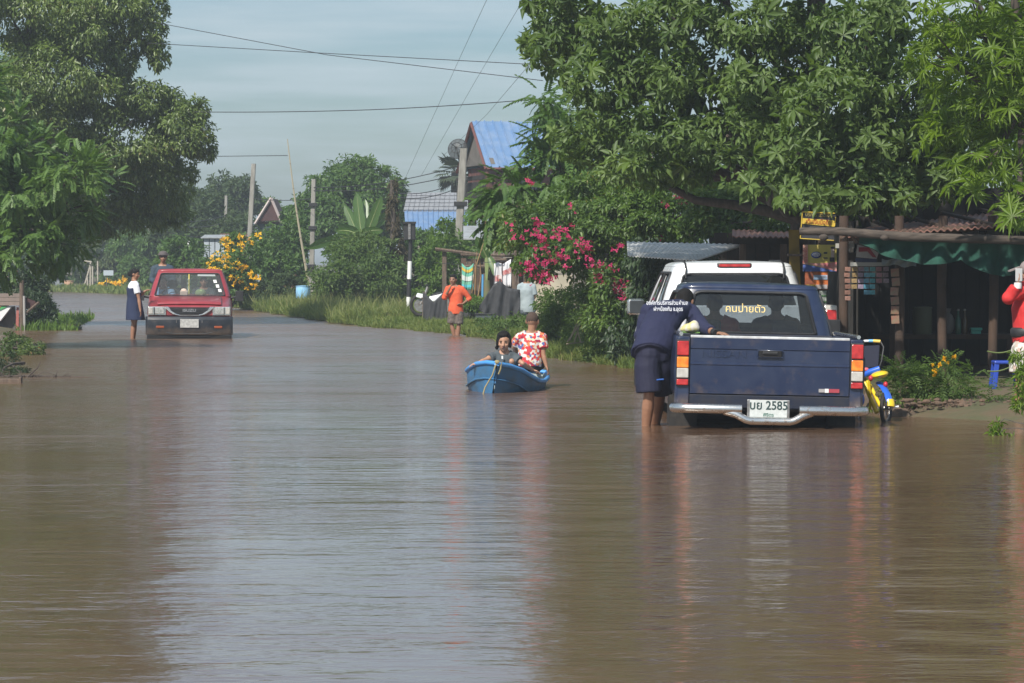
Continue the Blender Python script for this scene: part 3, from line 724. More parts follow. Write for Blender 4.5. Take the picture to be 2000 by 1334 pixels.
# ------------------------------------------------------------------ setting: water, ground
def water():
    xs = np.concatenate([-np.geomspace(600, 40, 8), np.linspace(-30, 30, 13), np.geomspace(40, 600, 8)]); ys = np.concatenate([np.linspace(-30, 40, 15), np.linspace(48, 200, 16), np.geomspace(220, 900, 6)])
    b = MB(); b.add([(x, y, 0) for y in ys for x in xs], [(j * len(xs) + i, j * len(xs) + i + 1, (j + 1) * len(xs) + i + 1, (j + 1) * len(xs) + i) for j in range(len(ys) - 1) for i in range(len(xs) - 1)])
    m = bpy.data.materials.new('flood_water'); m.use_nodes = True; t = m.node_tree; p = t.nodes['Principled BSDF']
    p.inputs['Roughness'].default_value = 0.07; p.inputs['IOR'].default_value = 1.52
    p.inputs['Specular IOR Level'].default_value = 0.5
    g = t.nodes.new('ShaderNodeNewGeometry')
    sr = t.nodes.new('ShaderNodeSeparateXYZ'); t.links.new(g.outputs['Position'], sr.inputs[0]); rr = t.nodes.new('ShaderNodeMapRange'); rr.inputs[1].default_value = 16; rr.inputs[2].default_value = 75; rr.inputs[3].default_value = .075; rr.inputs[4].default_value = .21
    t.links.new(sr.outputs[1], rr.inputs[0]); 
    rn = t.nodes.new('ShaderNodeTexNoise'); rn.inputs['Scale'].default_value = 1.0; rn.inputs['Detail'].default_value = 6; rn.inputs['Roughness'].default_value = .65; rmp = t.nodes.new('ShaderNodeMapping'); rmp.inputs['Scale'].default_value = (.35, .8, 1)
    t.links.new(g.outputs['Position'], rmp.inputs[0]); t.links.new(rmp.outputs[0], rn.inputs['Vector']); rk = t.nodes.new('ShaderNodeMapRange'); rk.inputs[1].default_value = .3; rk.inputs[2].default_value = .7; rk.inputs[3].default_value = .55; rk.inputs[4].default_value = 1.5
    t.links.new(rn.outputs[0], rk.inputs[0]); rx = t.nodes.new('ShaderNodeMath'); rx.operation = 'MULTIPLY'; t.links.new(rr.outputs[0], rx.inputs[0]); t.links.new(rk.outputs[0], rx.inputs[1]); t.links.new(rx.outputs[0], p.inputs['Roughness'])     # ripples too fine to see singly grow with the wind further off
    def noise(scale, stretch, detail=3, rough=.5, rot=0.0):
        ma = t.nodes.new('ShaderNodeMapping'); ma.inputs['Scale'].default_value = stretch; ma.inputs['Rotation'].default_value = (0, 0, rot)
        n = t.nodes.new('ShaderNodeTexNoise'); n.inputs['Scale'].default_value = scale; n.inputs['Detail'].default_value = detail; n.inputs['Roughness'].default_value = rough
        t.links.new(g.outputs['Position'], ma.inputs[0]); t.links.new(ma.outputs[0], n.inputs['Vector']); return n
    c = noise(.22, (1, .35, 1), 4); r = t.nodes.new('ShaderNodeValToRGB')
    r.color_ramp.elements[0].position = .3; r.color_ramp.elements[1].position = .7
    r.color_ramp.elements[0].color = (.128, .074, .045, 1); r.color_ramp.elements[1].color = (.155, .095, .058, 1)
    t.links.new(c.outputs[0], r.inputs[0]); t.links.new(r.outputs[0], p.inputs['Base Color'])
    prev = None
    patch = noise(.30, (.7, .6, 1), 5, .6); pm = t.nodes.new('ShaderNodeMapRange'); pm.inputs[1].default_value = .35; pm.inputs[2].default_value = .68; pm.inputs[3].default_value = .25; pm.inputs[4].default_value = 1.5
    t.links.new(patch.outputs[0], pm.inputs[0])
    sp = t.nodes.new('ShaderNodeSeparateXYZ'); t.links.new(g.outputs['Position'], sp.inputs[0])
    wm = t.nodes.new('ShaderNodeMapRange'); wm.inputs[1].default_value = 18; wm.inputs[2].default_value = 60; wm.inputs[3].default_value = 1.25; wm.inputs[4].default_value = 7.0
    t.links.new(sp.outputs[1], wm.inputs[0]); wq = t.nodes.new('ShaderNodeMath'); wq.operation = 'MULTIPLY'
    t.links.new(wm.outputs[0], wq.inputs[0]); t.links.new(pm.outputs[0], wq.inputs[1]); pm = wq     # open stretches further off are more ruffled by the wind
    for (sc, st, dist, det, rot) in ((1.0, (.7, 1.3, 1), .0150, 2, .10), (1.0, (2.0, 4.2, 1), .0085, 3, -.12), (1.0, (5.0, 10.0, 1), .0050, 3, .15), (1.0, (14.0, 24.0, 1), .0016, 2, -.1)):
        n = noise(sc, st, det, .5, rot)
        b_ = t.nodes.new('ShaderNodeBump'); b_.inputs['Strength'].default_value = 1.0
        mu = t.nodes.new('ShaderNodeMath'); mu.operation = 'MULTIPLY'; mu.inputs[1].default_value = dist
        t.links.new(pm.outputs[0], mu.inputs[0]); t.links.new(mu.outputs[0], b_.inputs['Distance']); t.links.new(n.outputs[0], b_.inputs['Height'])
        if prev: t.links.new(prev.outputs[0], b_.inputs['Normal'])
        prev = b_
    # regular wind ripples and rings spreading from whatever moves in the water
    wv = t.nodes.new('ShaderNodeTexWave'); wv.bands_direction = 'Y'; wv.inputs['Scale'].default_value = .85; wv.inputs['Distortion'].default_value = 12.0; wv.inputs['Detail'].default_value = 3; wv.inputs['Detail Scale'].default_value = .9
    wm2 = t.nodes.new('ShaderNodeMapping'); wm2.inputs['Scale'].default_value = (.8, 1, 1); t.links.new(g.outputs['Position'], wm2.inputs[0]); t.links.new(wm2.outputs[0], wv.inputs['Vector'])
    b_ = t.nodes.new('ShaderNodeBump'); b_.inputs['Distance'].default_value = .0010; t.links.new(wv.outputs[1], b_.inputs['Height']); t.links.new(prev.outputs[0], b_.inputs['Normal']); prev = b_
    acc = None
    for (x, y, k, Lf, am) in ((-.1, 38.3, 13, 2.2, .8), (.35, 39.5, 9, 3.0, .8), (1.19, 30.3, 16, 1.6, .7), (2.2, 29.9, 11, 1.6, .4), (-7.4, 65.9, 12, 2.4, .8), (-6.2, 65.2, 8, 4.0, .9), (-1.1, 68.6, 12, 2.2, .8), (5.2, 17.0, 9, 5.0, .6), (2.0, 14.5, 7, 6.0, .5)):
        vd = t.nodes.new('ShaderNodeVectorMath'); vd.operation = 'DISTANCE'; vd.inputs[1].default_value = (x, y, 0); t.links.new(g.outputs['Position'], vd.inputs[0])
        s1 = t.nodes.new('ShaderNodeMath'); s1.operation = 'MULTIPLY'; s1.inputs[1].default_value = k; s2 = t.nodes.new('ShaderNodeMath'); s2.operation = 'SINE'
        e1 = t.nodes.new('ShaderNodeMath'); e1.operation = 'MULTIPLY'; e1.inputs[1].default_value = -1 / Lf; e2 = t.nodes.new('ShaderNodeMath'); e2.operation = 'EXPONENT'
        m1 = t.nodes.new('ShaderNodeMath'); m1.operation = 'MULTIPLY'; m2 = t.nodes.new('ShaderNodeMath'); m2.operation = 'MULTIPLY_ADD'; m2.inputs[1].default_value = am
        t.links.new(vd.outputs['Value'], s1.inputs[0]); t.links.new(s1.outputs[0], s2.inputs[0]); t.links.new(vd.outputs['Value'], e1.inputs[0]); t.links.new(e1.outputs[0], e2.inputs[0])
        t.links.new(s2.outputs[0], m1.inputs[0]); t.links.new(e2.outputs[0], m1.inputs[1]); t.links.new(m1.outputs[0], m2.inputs[0])
        if acc: t.links.new(acc.outputs[0], m2.inputs[2])
        else: m2.inputs[2].default_value = 0
        acc = m2
    b_ = t.nodes.new('ShaderNodeBump'); b_.inputs['Distance'].default_value = .0045; t.links.new(acc.outputs[0], b_.inputs['Height']); t.links.new(prev.outputs[0], b_.inputs['Normal']); prev = b_
    t.links.new(prev.outputs[0], p.inputs['Normal'])
    o = b.build('water', m, None, smooth=180); o['kind'] = 'structure'
water()
RB = [(60, 14), (5.6, 22), (4.75, 31.0), (3.7, 32.4), (3.6, 36), (3.5, 41), (2.5, 45), (1.73, 48), (1.14, 50.5), (.64, 53.3), (.45, 58), (0, 64), (-.62, 68.6), (-1.4, 72), (-3.6, 80), (-5.5, 91.4), (-8, 106.7), (-9.6, 118), (-12.5, 140), (-17, 158), (-25, 178), (-60, 200), (-300, 215)]
LB = [(-60, 18), (-16, 30), (-7.3, 41.5), (-8.0, 46), (-9.2, 55), (-10.4, 68), (-11.2, 80), (-14.5, 95), (-21, 120), (-42, 140), (-300, 150)]
M_soil = mat('bank_soil', (.115, .085, .048), .95, c2=(.085, .085, .040), scale=2.2, bump=.05, bscale=9, lo=.42, hi=.58)
def offset_strip(line, side):
    offs = [(-.8, -.3), (-.15, -.02), (.15, .05), (.7, .13), (2.0, .20), (6, .32), (20, .45), (80, .7), (600, 1.2)]
    pts = [Vector((x, y, 0)) for x, y in line]; fine = []
    for i in range(len(pts) - 1):
        n = max(1, int((pts[i + 1] - pts[i]).length / 1.5)) if (pts[i + 1] - pts[i]).length < 60 else 4
        fine += [pts[i].lerp(pts[i + 1], k / n) for k in range(n)]
    fine.append(pts[-1]); vs = []
    for i, p in enumerate(fine):
        d = fine[min(i + 2, len(fine) - 1)] - fine[max(i - 2, 0)]; nrm = Vector((d.y, -d.x, 0)).normalized() * side
        w = random.uniform(-.12, .12)
        for (o, z) in offs: vs.append(p + nrm * (o + (w if o < 3 else 0)) + V(0, 0, z + (random.uniform(-.02, .03) if o > .1 else 0)))
    k = len(offs)
    return vs, [(i * k + j, i * k + j + 1, (i + 1) * k + j + 1, (i + 1) * k + j) for i in range(len(fine) - 1) for j in range(k - 1)]
for line, sd, nm in ((RB, 1, 'right_bank'), (LB, -1, 'left_bank')):
    v, f = offset_strip(line, sd); o = MB().add(v, f).build('ground' if sd > 0 else 'ground_far_side', M_soil, None, smooth=180, fix=True); o['kind'] = 'structure'; o.name = nm
o = MB().box((0, 800, .2), (2400, 800, .2)).build('horizon_ground', mat('far_ground', (.05, .07, .03), .95), None); o['kind'] = 'structure'

# ------------------------------------------------------------------ building materials
M_blue = mat('blue_roof_metal', (.13, .24, .43), .5, .1, c2=(.20, .29, .44), scale=3)
M_conc = mat('pole_concrete', (.30, .29, .26), .9, c2=(.20, .19, .17), scale=3, stretch=(3, 3, .8))
M_wood = mat('weathered_wood', (.16, .115, .085), .9, c2=(.09, .065, .05), scale=5, stretch=(6, 6, 1), bump=.004)
M_wood2 = mat('grey_brown_wood', (.10, .078, .063), .9, c2=(.045, .036, .03), scale=5, stretch=(1, 6, 6), bump=.004)
M_maroon = mat('maroon_boards', (.075, .032, .030), .8, c2=(.05, .022, .022), scale=4)
M_tin = mat('grey_tin', (.42, .44, .45), .45, .25, c2=(.30, .30, .30), scale=5, lo=.4, hi=.7)
M_rust = mat('rusty_tin', (.27, .13, .10), .65, .1, c2=(.15, .075, .055), scale=5, stretch=(1, 4, 1))
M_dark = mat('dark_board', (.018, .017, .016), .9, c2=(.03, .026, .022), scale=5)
M_tile = mat('grey_roof_tiles', (.30, .31, .33), .8, c2=(.22, .23, .25), scale=6)
def sheet(name, P, mats, parent, ribs=0, th=.03, ribh=.04, ribw=.05, ribname='roof_rib'):
    """a roof slope: P = eave-left, eave-right, ridge-right, ridge-left; ribs run eave to ridge, each a part"""
    P = [Vector(p) for p in P]; nrm = (P[1] - P[0]).cross(P[3] - P[0]).normalized()
    if nrm.z < 0: nrm = -nrm
    b = MB(); b.hexa([p - nrm * th for p in P] + P); o = b.build(name, mats, parent)
    for k in range(ribs):
        u = (k + .5) / ribs; a = P[0].lerp(P[1], u); c = P[3].lerp(P[2], u); d = (P[1] - P[0]).normalized() * ribw / 2
        q = MB(); q.hexa([a - d, a + d, c + d, c - d, a - d * .5 + nrm * ribh, a + d * .5 + nrm * ribh, c + d * .5 + nrm * ribh, c - d * .5 + nrm * ribh])
        q.build(ribname, mats, o)
    return o
def corrugated(name, P, m, parent, waves, amp=.02, th=.012):
    P = [Vector(p) for p in P]; nrm = (P[1] - P[0]).cross(P[3] - P[0]).normalized()
    if nrm.z < 0: nrm = -nrm
    n = waves * 6; rings = []
    for i in range(n + 1):
        u = i / n; a = P[0].lerp(P[1], u); c = P[3].lerp(P[2], u); h = nrm * amp * math.sin(2 * math.pi * waves * u)
        rings.append([a + h, c + h, c + h - nrm * th, a + h - nrm * th])
    return MB().loft(rings).build(name, m, parent, smooth=60)
def boards(parent, O, ux, w, h, n, m, name='board', th=.02, gap=.012, vertical=True):
    """wall of boards; O lower-left corner, ux unit vector along the wall"""
    ux = Vector(ux).normalized(); O = Vector(O); nr = Vector((ux.y, -ux.x, 0))
    for k in range(n):
        a = MB()
        if vertical:
            x0, x1 = w * k / n + gap / 2, w * (k + 1) / n - gap / 2; z0, z1 = 0, h + random.uniform(-.02, .02)
        else:
            x0, x1 = 0, w; z0, z1 = h * k / n + gap / 2, h * (k + 1) / n - gap / 2
        off = nr * random.uniform(0, .008)
        P = [O + ux * x0 + V(0, 0, z0), O + ux * x1 + V(0, 0, z0), O + ux * x1 + V(0, 0, z1), O + ux * x0 + V(0, 0, z1)]
        a.hexa([p + off for p in P] + [p + off + nr * th for p in P]); a.build(name, m, parent)
# blue roofed house
def blue_house():
    o = at(922, 237, 100)
    h = empty('house', 'tall wooden house with a steep bright blue metal roof behind the leaning pole', 'house', (0, 0, 0))
    a = R(14); rd = V(math.cos(a), math.sin(a), 0); bd = V(math.sin(a), -math.cos(a), 0)
    apex = o; hw = 1.72; dz = 1.30; Lr = 4.2
    e1 = apex + bd * hw + V(0, 0, -dz); e2 = apex - bd * hw + V(0, 0, -dz)
    ov = bd * .12 + V(0, 0, -.10)
    sheet('roof', [e1 + ov, e1 + ov + rd * Lr, apex + rd * Lr, apex], M_blue, h, ribs=17, ribw=.05, ribh=.045)
    sheet('roof', [e2 - bd * .12 + V(0, 0, -.1), e2 - bd * .12 + V(0, 0, -.1) + rd * Lr, apex + rd * Lr, apex], M_blue, h)
    Mg = mat('gable_grey', (.16, .145, .13), .9, c2=(.12, .11, .10), scale=3)
    i = rd * .14
    b = MB(); b.add([e1 + i, e2 + i, apex + i - V(0, 0, .05), e1 + i * 2, e2 + i * 2, apex + i * 2 - V(0, 0, .05)], [(0, 1, 2), (3, 5, 4), (0, 3, 4, 1), (1, 4, 5, 2), (2, 5, 3, 0)]); b.build('gable', Mg, h)
    Mf = mat('red_fascia', (.13, .05, .045), .8)
    for e in (e1 + ov, e2 - bd * .12 + V(0, 0, -.1)):
        b = MB(); b.tube([apex + V(0, 0, -.06) - rd * .02, e + V(0, 0, -.06) - rd * .02], .05, 4); b.build('bargeboard', Mf, h)
    b = MB(); b.tube([e1 + ov + V(0, 0, -.05), e1 + ov + rd * Lr + V(0, 0, -.05)], .05, 4); b.build('fascia', Mf, h)
    # upper storey walls in maroon boards
    for (A, ux, w, n) in ((e2 + rd * .3, bd, 2 * hw, 14), (e1 + rd * .3 - bd * .15, rd, Lr - .3, 14)):
        boards(h, A + V(0, 0, -1.55), ux, w, 1.5, n, mat('wall_brown', (.16, .06, .05), .85, c2=(.10, .05, .045), scale=4), 'wall_board')
    q = MB(); q.box(e1 + rd * 1.3 - bd * .05 + V(0, 0, -.62), (.75, .1, .55), rz=a); q.build('window', mat('window_dark', (.015, .02, .025), .25), h)
    b = MB(); b.box(apex + V(0, 0, -dz - .38) - rd * .05, (.08, 3.4, .12), rz=a); b.box(apex + V(0, 0, -dz - .75) - rd * .03, (.08, 3.4, .5), rz=a); b.build('gable_beam', M_dark, h)
    for sx in (-1, 1):
        for k in (0, 1):
            p = apex + bd * hw * .9 * sx + rd * (.4 + k * 3.2); q = MB(); q.box((p.x, p.y, 1.4), (.2, .2, 2.8)); q.build('post', M_wood, h)
    b = MB(); p = apex + rd * 2.1; b.box((p.x, p.y, 1.2), (3.8, 3.2, 2.0), rz=a); b.build('wall', mat('lower_wall', (.25, .22, .19), .9), h)
blue_house()
def tile_house():
    h = empty('house', 'low house with grey tiled roof and blue metal awning beside the vine covered post', 'house', (0, 0, 0))
    D = 122; L_, R_ = 788, 935
    A, B, C_, E = at(L_, 412, D), at(R_, 412, D), at(R_, 377, D + 3), at(L_ + 8, 377, D + 3)
    sheet('roof', [A, B, C_, E], M_tile, h, ribs=0)
    n = 15; rows = 5
    for j in range(rows):
        for i in range(n):
            u0, u1 = i / n, (i + 1) / n; v0, v1 = j / rows, (j + 1) / rows
            p = lambda u, v: A.lerp(B, u).lerp(E.lerp(C_, u), v)
            q = MB(); up = V(0, -.03, .05); P = [p(u0 + .003, v0), p(u1 - .003, v0), p(u1 - .003, v1), p(u0 + .003, v1)]
            q.hexa([x for x in P] + [P[0] + up * .9, P[1] + up * .9, P[2] + up * .3, P[3] + up * .3]); q.build('roof_tile', M_tile, h)
    sheet('awning', [at(792, 448, D - 1.8), at(930, 452, D - 1.8), at(930, 414, D), at(790, 413, D)], M_blue, h, ribs=14, ribw=.05, ribname='awning_rib')
    b = MB(); c = at(862, 470, D + 1.5); b.box((c.x, c.y, 1.0), (2.5, 2.0, 2.6)); b.build('wall', mat('lower_wall', (.25, .22, .19), .9), h)
tile_house()
def maroon_house():
    D = 142; h = empty('house', 'small dark maroon gabled house with pale bargeboards beyond the yellow flowers', 'house', (0, 0, 0))
    ap, l, r = at(530, 389, D), at(502, 433, D), at(548, 430, D)
    b = MB(); d = V(0, .25, 0)
    b.add([l, r, ap, l + d, r + d, ap + d], [(0, 1, 2), (3, 5, 4), (0, 3, 4, 1), (1, 4, 5, 2), (2, 5, 3, 0)]); b.build('gable', M_maroon, h)
    Mb = mat('pale_bargeboard', (.50, .42, .40), .7)
    for e in (l, r):
        q = MB(); e2 = e + (e - ap) * .12; q.tube([ap + V(0, -.08, .05), e2 + V(0, -.08, .02)], .055, 4); q.build('bargeboard', Mb, h)
    sheet('roof', [l + (l - ap) * .12 + V(0, -.1, 0), l + (l - ap) * .12 + V(0, 4, 0), ap + V(0, 4, .05), ap + V(0, -.1, .05)], mat('old_roof', (.13, .07, .06), .8), h)
    sheet('roof', [r + (r - ap) * .12 + V(0, -.1, 0), r + (r - ap) * .12 + V(0, 4, 0), ap + V(0, 4, .05), ap + V(0, -.1, .05)], mat('old_roof', (.13, .07, .06), .8), h)
    b = MB(); c = (l + r) / 2; b.box((c.x, c.y + 2, c.z - 1.2), (.92, 3.6, 2.3)); b.build('wall', mat('wall_teal_dark', (.03, .05, .055), .8), h)
    boards(h, (l.x + .05, l.y + .2, c.z - .12), (1, 0, 0), r.x - l.x - .1, .1, 1, M_maroon, 'wall_beam')
    q = MB(); q.box((c.x + .15, c.y + .17, c.z - .45), (.05, .05, .7)); q.build('post', M_maroon, h)
    b = MB(); c = at(515, 452, D + 2); b.box((c.x, c.y, 1.4), (3.4, 3, 2.6)); b.build('lower_wall', mat('brick_wall', (.22, .10, .08), .9, c2=(.15, .08, .07), scale=5), h)
maroon_house()
for (x0, x1, y0, y1, D, lab) in ((398, 442, 464, 500, 128, 'pale grey metal sheet shed wall behind the yellow flowering bush, left of the concrete pole'), (488, 516, 470, 500, 130, 'pale grey metal shed with its corner showing right of the yellow flowering bush')):
    h = empty('shed', lab, 'shed', (0, 0, 0)); A = at(x0, y1 + 6, D); n = max(2, int((x1 - x0) / 11)); w = at(x1, y0, D).x - A.x
    boards(h, (A.x, A.y, .4), (1, 0, 0), w, at(x0, y0, D).z - .4, n, mat('shed_sheet', (.40, .45, .50), .6, c2=(.34, .38, .42), scale=2), 'wall_sheet', gap=.03)
    b = MB(); t = at(x0, y0, D).z; b.box((A.x + w / 2, A.y + .75, t / 2 + .1), (w * .96, 1.3, t - .3)); b.build('wall', M_dark, h)
    sheet('roof', [(A.x - .1, A.y - .15, t), (A.x + w + .1, A.y - .15, t), (A.x + w + .1, A.y + 1.6, t + .12), (A.x - .1, A.y + 1.6, t + .12)], M_tin, h)
def dark_hut():
    D = 182; h = empty('hut', 'dark hut with a pale yellow bargeboard left of the white pole', 'hut', (0, 0, 0))
    c = at(308, 500, D); b = MB(); b.box((c.x, c.y + 1.5, 1.15), (1.3, 2.4, 1.7)); b.build('wall', M_dark, h)
    q = MB(); a, e = at(294, 483, D - .3), at(317, 464, D - .3); q.hexa([a + V(0, 0, -.09), e + V(0, 0, -.09), e + V(0, .05, -.09), a + V(0, .05, -.09), a + V(0, 0, .05), e + V(0, 0, .05), e + V(0, .05, .05), a + V(0, .05, .05)]); q.build('bargeboard', mat('cream_board', (.62, .55, .32), .7), h)
    e2 = at(340, 484, D - .3); sheet('roof', [e2, e2 + V(0, 3.2, 0), e + V(0, 3.2, .05), e + V(0, 0, .05)], mat('old_roof', (.13, .07, .06), .8), h)
    sheet('roof', [a + V(0, .1, .06), a + V(0, 3.2, .06), e + V(0, 3.2, .06), e + V(0, .1, .06)], mat('old_roof', (.13, .07, .06), .8), h)
dark_hut()
def wood_hut():
    """open wooden hut behind the washing"""
    D = 84; h = empty('hut', 'open brown wooden hut with beams behind the hanging washing', 'hut', (0, 0, 0))
    for px, top in ((868, 486), (916, 505), (948, 500), (1004, 445), (1034, 500)):
        p = at(px, 560, D); t = at(px, top, D).z; q = MB(); q.box((p.x, D, t / 2), (.11, .11, t)); q.build('post', M_wood, h, bevel=.01)
    for (a, b_, y0, y1) in ((850, 935, 486, 497), (900, 1040, 497, 500), (960, 1060, 508, 505), (905, 1038, 520, 521)):
        q = MB(); q.tube([at(a, y0, D - .15), at(b_, y1, D - .15)], .045, 6); q.build('beam', M_wood, h)
    A = at(900, 575, D + .8); w = at(1035, 575, D).x - A.x
    boards(h, (A.x, A.y, .15), (1, 0, 0), w, at(900, 505, D).z - .15, 12, mat('hut_boards', (.13, .07, .045), .9, c2=(.09, .06, .045), scale=3), 'wall_board')
    sheet('roof', [at(905, 466, D - .4), at(962, 466, D - .4), at(958, 441, D + 1.6), at(905, 441, D + 1.6)], M_tin, h)
    sheet('roof', [at(985, 497, D - .4), at(1062, 497, D - .4), at(1056, 480, D + 1.2), at(985, 480, D + 1.2)], M_wood2, h)
wood_hut()
def low_wall():
    D = 79; w = empty('wall', 'low beige rendered wall under the bougainvillea', 'wall', (0, 0, 0)); A, B = at(1036, 560, D), at(1118, 560, D)
    b = MB(); b.hexa([V(A.x, D, 0), V(B.x, D, 0), V(B.x, D + .2, 0), V(A.x, D + .2, 0), V(A.x, D, at(0, 533, D).z), V(B.x, D, at(0, 537, D).z), V(B.x, D + .2, at(0, 537, D).z), V(A.x, D + .2, at(0, 533, D).z)])
    b.build('rendered_wall', mat('beige_render', (.50, .44, .33), .9, c2=(.38, .34, .26), scale=3), w); 
    b = MB(); b.box(((A.x + B.x) / 2, D + .1, at(0, 533, D).z + .04), (B.x - A.x + .1, .3, .06)); b.build('coping', mat('beige_coping', (.42, .38, .30), .9), w)
low_wall()

# ------------------------------------------------------------------ poles
def pole(name, lab, px0, py0, px1, py1, D, w0, w1=None, bands=(), m=None, group='utility poles'):
    a, b = at(px0, py0, D), at(px1, py1, D); d = (b - a).normalized()
    base = a + d * ((-.1 - a.z) / d.z)
    t = empty(name, lab, 'utility pole', base, group=group); k = (b - base).length; w1 = w1 or w0 * .8
    rings = []
    for i in range(9):
        u = i / 8; p = d * k * u; w = lerp(w0, w1, u) / 2; c = w * .25
        rings.append([p + V(x * 1.0, y, 0) for x, y in ((-w + c, -w), (w - c, -w), (w, -w + c), (w, w - c), (w - c, w), (-w + c, w), (-w, w - c), (-w, -w + c))])
    MB().loft(rings).build('shaft', m or M_conc, t, smooth=30)
    for py in bands:
        u = (py0 - py) / (py0 - py1); p = (a + (b - a) * u) - base
        q = MB(); q.box(p, (w0 * 1.5, w0 * 1.6, .12)); q.build('steel_band', M_black, t, bevel=.01)
    return t, b
pole('utility_pole', 'pale grey leaning concrete pole in front of the blue roofed house', 892, 535, 906, 290, 95, .24, .20, (398,))
pole('utility_pole', 'grey concrete pole with dark steel bands behind the bush near the blue jar', 608, 560, 613, 350, 108, .17, .13, (400, 445, 520, 530))
pole('utility_pole', 'bare pale concrete pole rising above the yellow flowering bush', 488, 460, 496, 320, 125, .19, .16)
pole('utility_pole', 'thin brown pole among the trees left of the pale concrete pole', 441, 440, 442, 382, 150, .15, .12)
pole('utility_pole', 'slim grey pole behind the man in the hat on the red pickup', 288, 560, 294, 445, 181, .26, .22, (500, 515))
# leaning bamboo
t = empty('bamboo_pole', 'very tall thin bamboo pole leaning left beside the banded concrete pole', 'bamboo pole', at(604, 560, 106)); b0 = t.location.copy()
q = MB(); pts = [at(604 - 42 * u - 3 * math.sin(u * 3.1), 560 - 288 * u, 106) - b0 for u in np.linspace(0, 1, 13)]; q.tube(pts, [.045 - .03 * i / 12 for i in range(13)], 6); q.build('culm', mat('dry_bamboo', (.35, .31, .22), .8), t)
for i in range(2, 12, 2):
    q = MB(); q.box(pts[i], (.09 - .005 * i, .09 - .005 * i, .03)); q.build('node_ring', mat('bamboo_ring', (.22, .19, .14), .8), t)
# banded posts
def banded(lab, px, segs, D, r, box=None):
    base = at(px, segs[0][0], D); t = empty('banded_post', lab, 'marker post', base)
    q = MB(); q.tube([V(0, 0, -.6), V(0, 0, 0)], r * .9, 10); q.build('foot', M_conc, t)
    for (y0, y1, c, w) in segs:
        a, b = at(px + (box and (segs[0][0] - y0) * .035 or 0), y0, D) - base, at(px + (box and (segs[0][0] - y1) * .035 or 0), y1, D) - base
        q = MB(); q.tube([a, b], r * w, 12); q.build('white_band' if c else 'black_band', mat('white_band', (.78, .78, .76), .5) if c else mat('black_band', (.02, .02, .022), .6), t, smooth=40)
    if box:
        a = at(box[0], box[1], D) - base; q = MB(); s = F / D; q.box(a, (box[2] / s, .22, box[3] / s)); h = q.build('signal_box', M_black, t, bevel=.02)
        q = MB(); q.box(a + V(0, -.12, box[3] / s * .5), (box[2] / s * 1.15, .08, .05)); q.build('hood', M_black, t)
        q = MB(); q.box(a + V(0, -.12, 0), (.06, .06, box[3] / s * .9)); q.build('back_bracket', M_steel, t)
banded('black and white banded road post carrying a dark signal box', 797, [(614, 580, 1, 1), (580, 545, 0, 1), (545, 510, 1, 1), (510, 470, 0, .9), (470, 438, 0, .8)], 84, .055, (800, 452, 23, 34))
banded('thin black and white post behind the roof of the red pickup', 369, [(600, 524, 1, 1), (524, 514, 1, 1), (514, 494, 0, 1), (494, 471, 1, 1)], 146, .055)
# ------------------------------------------------------------------ wires
M_wire = mat('wire_black', (.03, .03, .035), .7)
def wire(lab, pts, r, sag=0.0, grp='overhead wires'):
    P = [at(*p) for p in pts]; out = []
    for i in range(len(P) - 1):
        for k in range(10):
            u = k / 10; q = P[i].lerp(P[i + 1], u); q.z -= sag * 4 * u * (1 - u); out.append(q)
    out.append(P[-1]); b = MB(); b.tube(out, r, 4, caps=False); o = b.build('overhead_wire', M_wire, None); tag(o, lab, 'wire', grp)
wire('highest wire sloping from the left tree down to the right tree', [(300, 44, 66), (640, 108, 62), (1060, 158, 56)], .006)
wire('wire crossing the sky just under the highest one', [(290, 85, 66), (620, 104, 62), (1050, 127, 56)], .006)
wire('single wire crossing the sky level with the blue roof', [(380, 219, 72), (720, 215, 70), (1060, 193, 62)], .008, .02)
wire('faint steep wire running up the sky, leftmost of three', [(790, 352, 120), (900, 110, 90), (965, -30, 70)], .005)
wire('faint steep wire running up the sky, middle of three', [(822, 345, 120), (925, 165, 95), (1040, -30, 70)], .005)
wire('faint steep wire ending in the right tree, rightmost of three', [(860, 310, 110), (950, 225, 90), (1040, 120, 60)], .005)
wire('thin low wire from the left tree to the bamboo pole', [(380, 306, 110), (562, 304, 106)], .010)
for k, (a, b_) in enumerate((((612, 366), (905, 322)), ((612, 372), (905, 338)), ((770, 376), (905, 350)), ((770, 384), (905, 362)))):
    wire(('uppermost', 'second', 'third', 'lowest')[k] + ' of the wires running left from the leaning pole', [(a[0], a[1], 108), (b_[0], b_[1], 95)], .012, .18)
for k, (y0, y1) in enumerate(((428, 432), (436, 446), (448, 470))):
    wire(('top', 'middle', 'bottom')[k] + ' wire of the bundle passing behind the left tree', [(300, y0 - 3, 112), (441, y1 - 12, 150)], .014, .2)
wire('wire between the pale pole and the banded pole', [(496, 388, 125), (613, 388, 108)], .012, .06)
# ------------------------------------------------------------------ vegetation
M_bark = mat('bark_brown', (.055, .042, .034), .95, c2=(.10, .08, .065), scale=9, stretch=(3, 3, .7), bump=.01)
M_bark2 = mat('bark_grey', (.11, .10, .085), .95, c2=(.06, .05, .045), scale=7, stretch=(3, 3, .7), bump=.01)
G_fig = leafmat('leaf_fig', (.058, .098, .022), (.165, .225, .055), .28, .38, .5, c3=(.20, .16, .08))
G_pin = leafmat('leaf_pinnate', (.055, .115, .028), (.135, .220, .058), .30, .45, .4)
G_whorl = leafmat('leaf_whorled', (.048, .092, .024), (.140, .208, .055), .33, .48, .35)
G_fing = leafmat('leaf_finger', (.060, .115, .012), (.17, .26, .022), .42, .45, .4)
G_far = leafmat('leaf_far', (.034, .062, .026), (.078, .115, .045), .25, .6, .2)
G_mid = leafmat('leaf_mid', (.040, .090, .020), (.105, .185, .042), .30, .5, .35)
